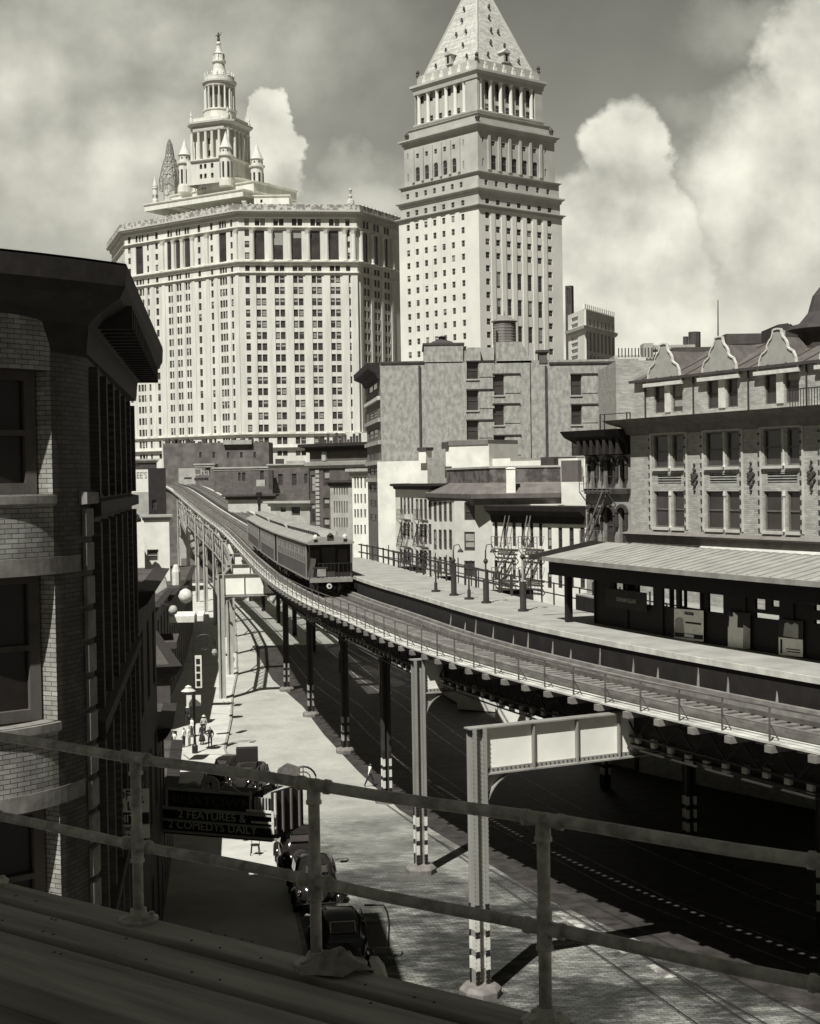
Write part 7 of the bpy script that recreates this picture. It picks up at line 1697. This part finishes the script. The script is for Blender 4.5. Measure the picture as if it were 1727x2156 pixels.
# ================================================================ people
def person(label, x, y, shirt, trousers, H=1.5, face=0, pose='stand', hatc=None, skirt=False, up=.15, base=None):
    p = base or (PG(x, y)+V((0, 0, up))); s = H/1.75
    J = {'pelvis': (0, 0, .95), 'chest': (0, 0, 1.3), 'neck': (0, 0, 1.48), 'head': (0, .01, 1.60), 'top': (0, .01, 1.73), 'sl': (-.19, 0, 1.42), 'sr': (.19, 0, 1.42), 'hl': (-.1, 0, .92), 'hr': (.1, 0, .92)}
    if pose == 'walk': J.update(kl=(-.1, -.22, .5), fl=(-.1, -.42, .07), tl=(-.1, -.3, .04), kr=(.1, .18, .5), fr=(.1, .2, .08), tr=(.1, .34, .05), el=(-.26, .14, 1.16), wl=(-.25, .28, .98), er=(.26, -.14, 1.16), wr=(.25, -.2, .92))
    elif pose == 'akimbo': J.update(kl=(-.12, .02, .5), fl=(-.13, 0, .07), tl=(-.14, .15, .04), kr=(.12, .02, .5), fr=(.13, 0, .07), tr=(.14, .15, .04), el=(-.3, -.05, 1.15), wl=(-.26, .05, .92), er=(.46, -.08, 1.2), wr=(.2, .08, 1.02))
    else: J.update(kl=(-.11, .02, .5), fl=(-.12, 0, .07), tl=(-.13, .15, .04), kr=(.11, .02, .5), fr=(.12, 0, .07), tr=(.13, .15, .04), el=(-.27, -.03, 1.15), wl=(-.27, .08, .9), er=(.27, -.03, 1.15), wr=(.25, .12, .92))
    def mid(a, b_): return tuple((J[a][i]+J[b_][i])/2 for i in range(3))
    J['hdl'] = tuple(J['wl'][i]+(0, .03, -.1)[i] for i in range(3)); J['hdr'] = tuple(J['wr'][i]+(0, .03, -.1)[i] for i in range(3))
    names = list(J); idx = {n: i for i, n in enumerate(names)}
    ed = [('pelvis', 'chest'), ('chest', 'neck'), ('neck', 'head'), ('head', 'top'), ('chest', 'sl'), ('chest', 'sr'), ('sl', 'el'), ('el', 'wl'), ('wl', 'hdl'), ('sr', 'er'), ('er', 'wr'), ('wr', 'hdr'), ('pelvis', 'hl'), ('pelvis', 'hr'), ('hl', 'kl'), ('kl', 'fl'), ('fl', 'tl'), ('hr', 'kr'), ('kr', 'fr'), ('fr', 'tr')]
    rad = dict(pelvis=.15, chest=.17, neck=.065, head=.10, top=.075, sl=.085, sr=.085, el=.055, wl=.04, hdl=.035, er=.055, wr=.04, hdr=.035, hl=.11, hr=.11, kl=.075, kr=.075, fl=.05, fr=.05, tl=.045, tr=.045)
    me = bpy.data.meshes.new('person'); me.from_pydata([V(J[n])*s for n in names], [(idx[a], idx[b_]) for a, b_ in ed], [])
    o = bpy.data.objects.new('person', me); COL.objects.link(o); o.modifiers.new('skin', 'SKIN'); sm = o.modifiers.new('sub', 'SUBSURF'); sm.levels = sm.render_levels = 1
    for n in names: me.skin_vertices[0].data[idx[n]].radius = (rad[n]*s, rad[n]*s*(.8 if n in ('chest', 'pelvis') else 1))
    me.skin_vertices[0].data[0].use_root = True
    m2 = bpy.data.meshes.new_from_object(o.evaluated_get(bpy.context.evaluated_depsgraph_get())); o.modifiers.clear(); o.data = m2; m2.name = 'person'
    mSk = M('skin_tone', .3, .26); mHr = M('dark_hair', .02, .03)
    for q in (mSk, mHr, shirt, trousers, mBlack): m2.materials.append(q)
    for f in m2.polygons:
        c = f.center/s; f.use_smooth = True
        f.material_index = (1 if c.z > 1.66 or (c.z > 1.56 and c.y < -.03) else 0) if c.z > 1.5 else (4 if c.z < .12 else (3 if c.z < .98 and abs(c.x) < .22 else (0 if (c.z < 1.0 and abs(c.x) > .2) else 2)))
    o.location = p; o.rotation_euler = (0, 0, face); o['label'] = label; o['category'] = 'person'; o['_w'] = tuple(p)
    if hatc or skirt:
        LOCAL[0] = True
        if hatc: b = MB(); b.lathe((0, .01*s, 1.67*s), [(.19*s, 0), (.19*s, .012*s), (.11*s, .02*s), (.10*s, .11*s), (.03*s, .13*s)], 14); b.build('hat', hatc, o)
        if skirt: b = MB(); b.lathe((0, 0, 0), [(.3*s, .3*s), (.27*s, .5*s), (.2*s, .8*s), (.15*s, 1.02*s)], 14); b.build('skirt', trousers, o, smooth=True)
        LOCAL[0] = False
    return o
mShW = M('white_shirt', .75, .68); mTrD = M('dark_trousers', .02, .03); mDress = M('dark_dress', .03, .02); mTrL = M('pale_trousers', .6, .5)
person('man in white shirt and dark trousers walking across the open street', 780, 1657, mShW, mTrD, 1.42, -1.3, 'walk', up=.02)
person('man with pale shirt and cap seen from behind, leftmost of the group on the pavement', 344, 1592, mShW, mTrD, 1.45, .3, hatc=mShW)
person('man dressed all in white standing beside the white counter', 366, 1588, mShW, mTrL, 1.45, 2.8)
person('person in white shirt and dark trousers just left of the lamp post', 388, 1578, mShW, mTrD, 1.4, 1.2)
person('person in pale shirt bending close against the lamp post foot', 399, 1574, mShW, mTrL, 1.35, -1.9)
person('woman in long dark dress standing right of the lamp post', 426, 1572, mDress, mDress, 1.42, 2.6, hatc=mDress, skirt=True)
person('slim person in dark clothes with hand on hip, rightmost of the pavement group', 443, 1577, mTrD, mTrD, 1.4, 3.0, 'akimbo')
person('man in white cap and dark suit walking in the shade above the group', 396, 1532, mTrD, mTrD, 1.45, 2.9, 'walk', hatc=mShW)
person('dark dressed figure far left in the shade behind the group', 362, 1522, mTrD, mTrD, 1.45, .5)
person('person in white hat partly hidden behind the lady in black', 430, 1551, mTenG, mTrD, 1.4, .2, hatc=mShW)
person('small figure in dark coat standing near the far kerb column', 489, 1412, mTrD, mTrD, 1.45, .2)

person('person in pale jacket standing at the left end of the white counter', 331, 1583, mTenG, mTrD, 1.45, 1.0)
person('bareheaded man in white shirt and dark trousers, farthest back by the lamp post', 405, 1556, mShW, mTrD, 1.42, 2.2)
person('man in dark suit walking away up the shaded pavement', 352, 1500, mTrD, mTrD, 1.45, .1, 'walk')
for i, (x0, x1, y0, y1, Y, m_, lab) in enumerate([(322, 352, 1420, 1436, 90, mTenG, 'grey shop awning in deep shade behind the people'), (330, 372, 1352, 1366, 104, mDk, 'dark shop awning in the shade below the white awning'), (306, 334, 1486, 1500, 80, mDk, 'dark awning nearest the corner building on the shaded shop row')]):
    a, c = PY(x0, y1, Y), PY(x1, y0, Y); b = MB(); b.box3((a.x, Y, a.z), (c.x-a.x, 0, 0), (0, 1.2, .5), (0, 0, c.z-a.z)); o = b.build('awning', m_, None, label=lab, category='awning')
    q_ = MB(); q_.beam((a.x+.1, Y+.1, a.z), (a.x-.4, Y+2.4, a.z-.8), .05, .05); q_.build('awning_arm', mSteelD, o)
bpy.context.view_layer.update()
for o in bpy.data.objects:
    for k in ('_w', '_fr'):
        if k in o: del o[k]
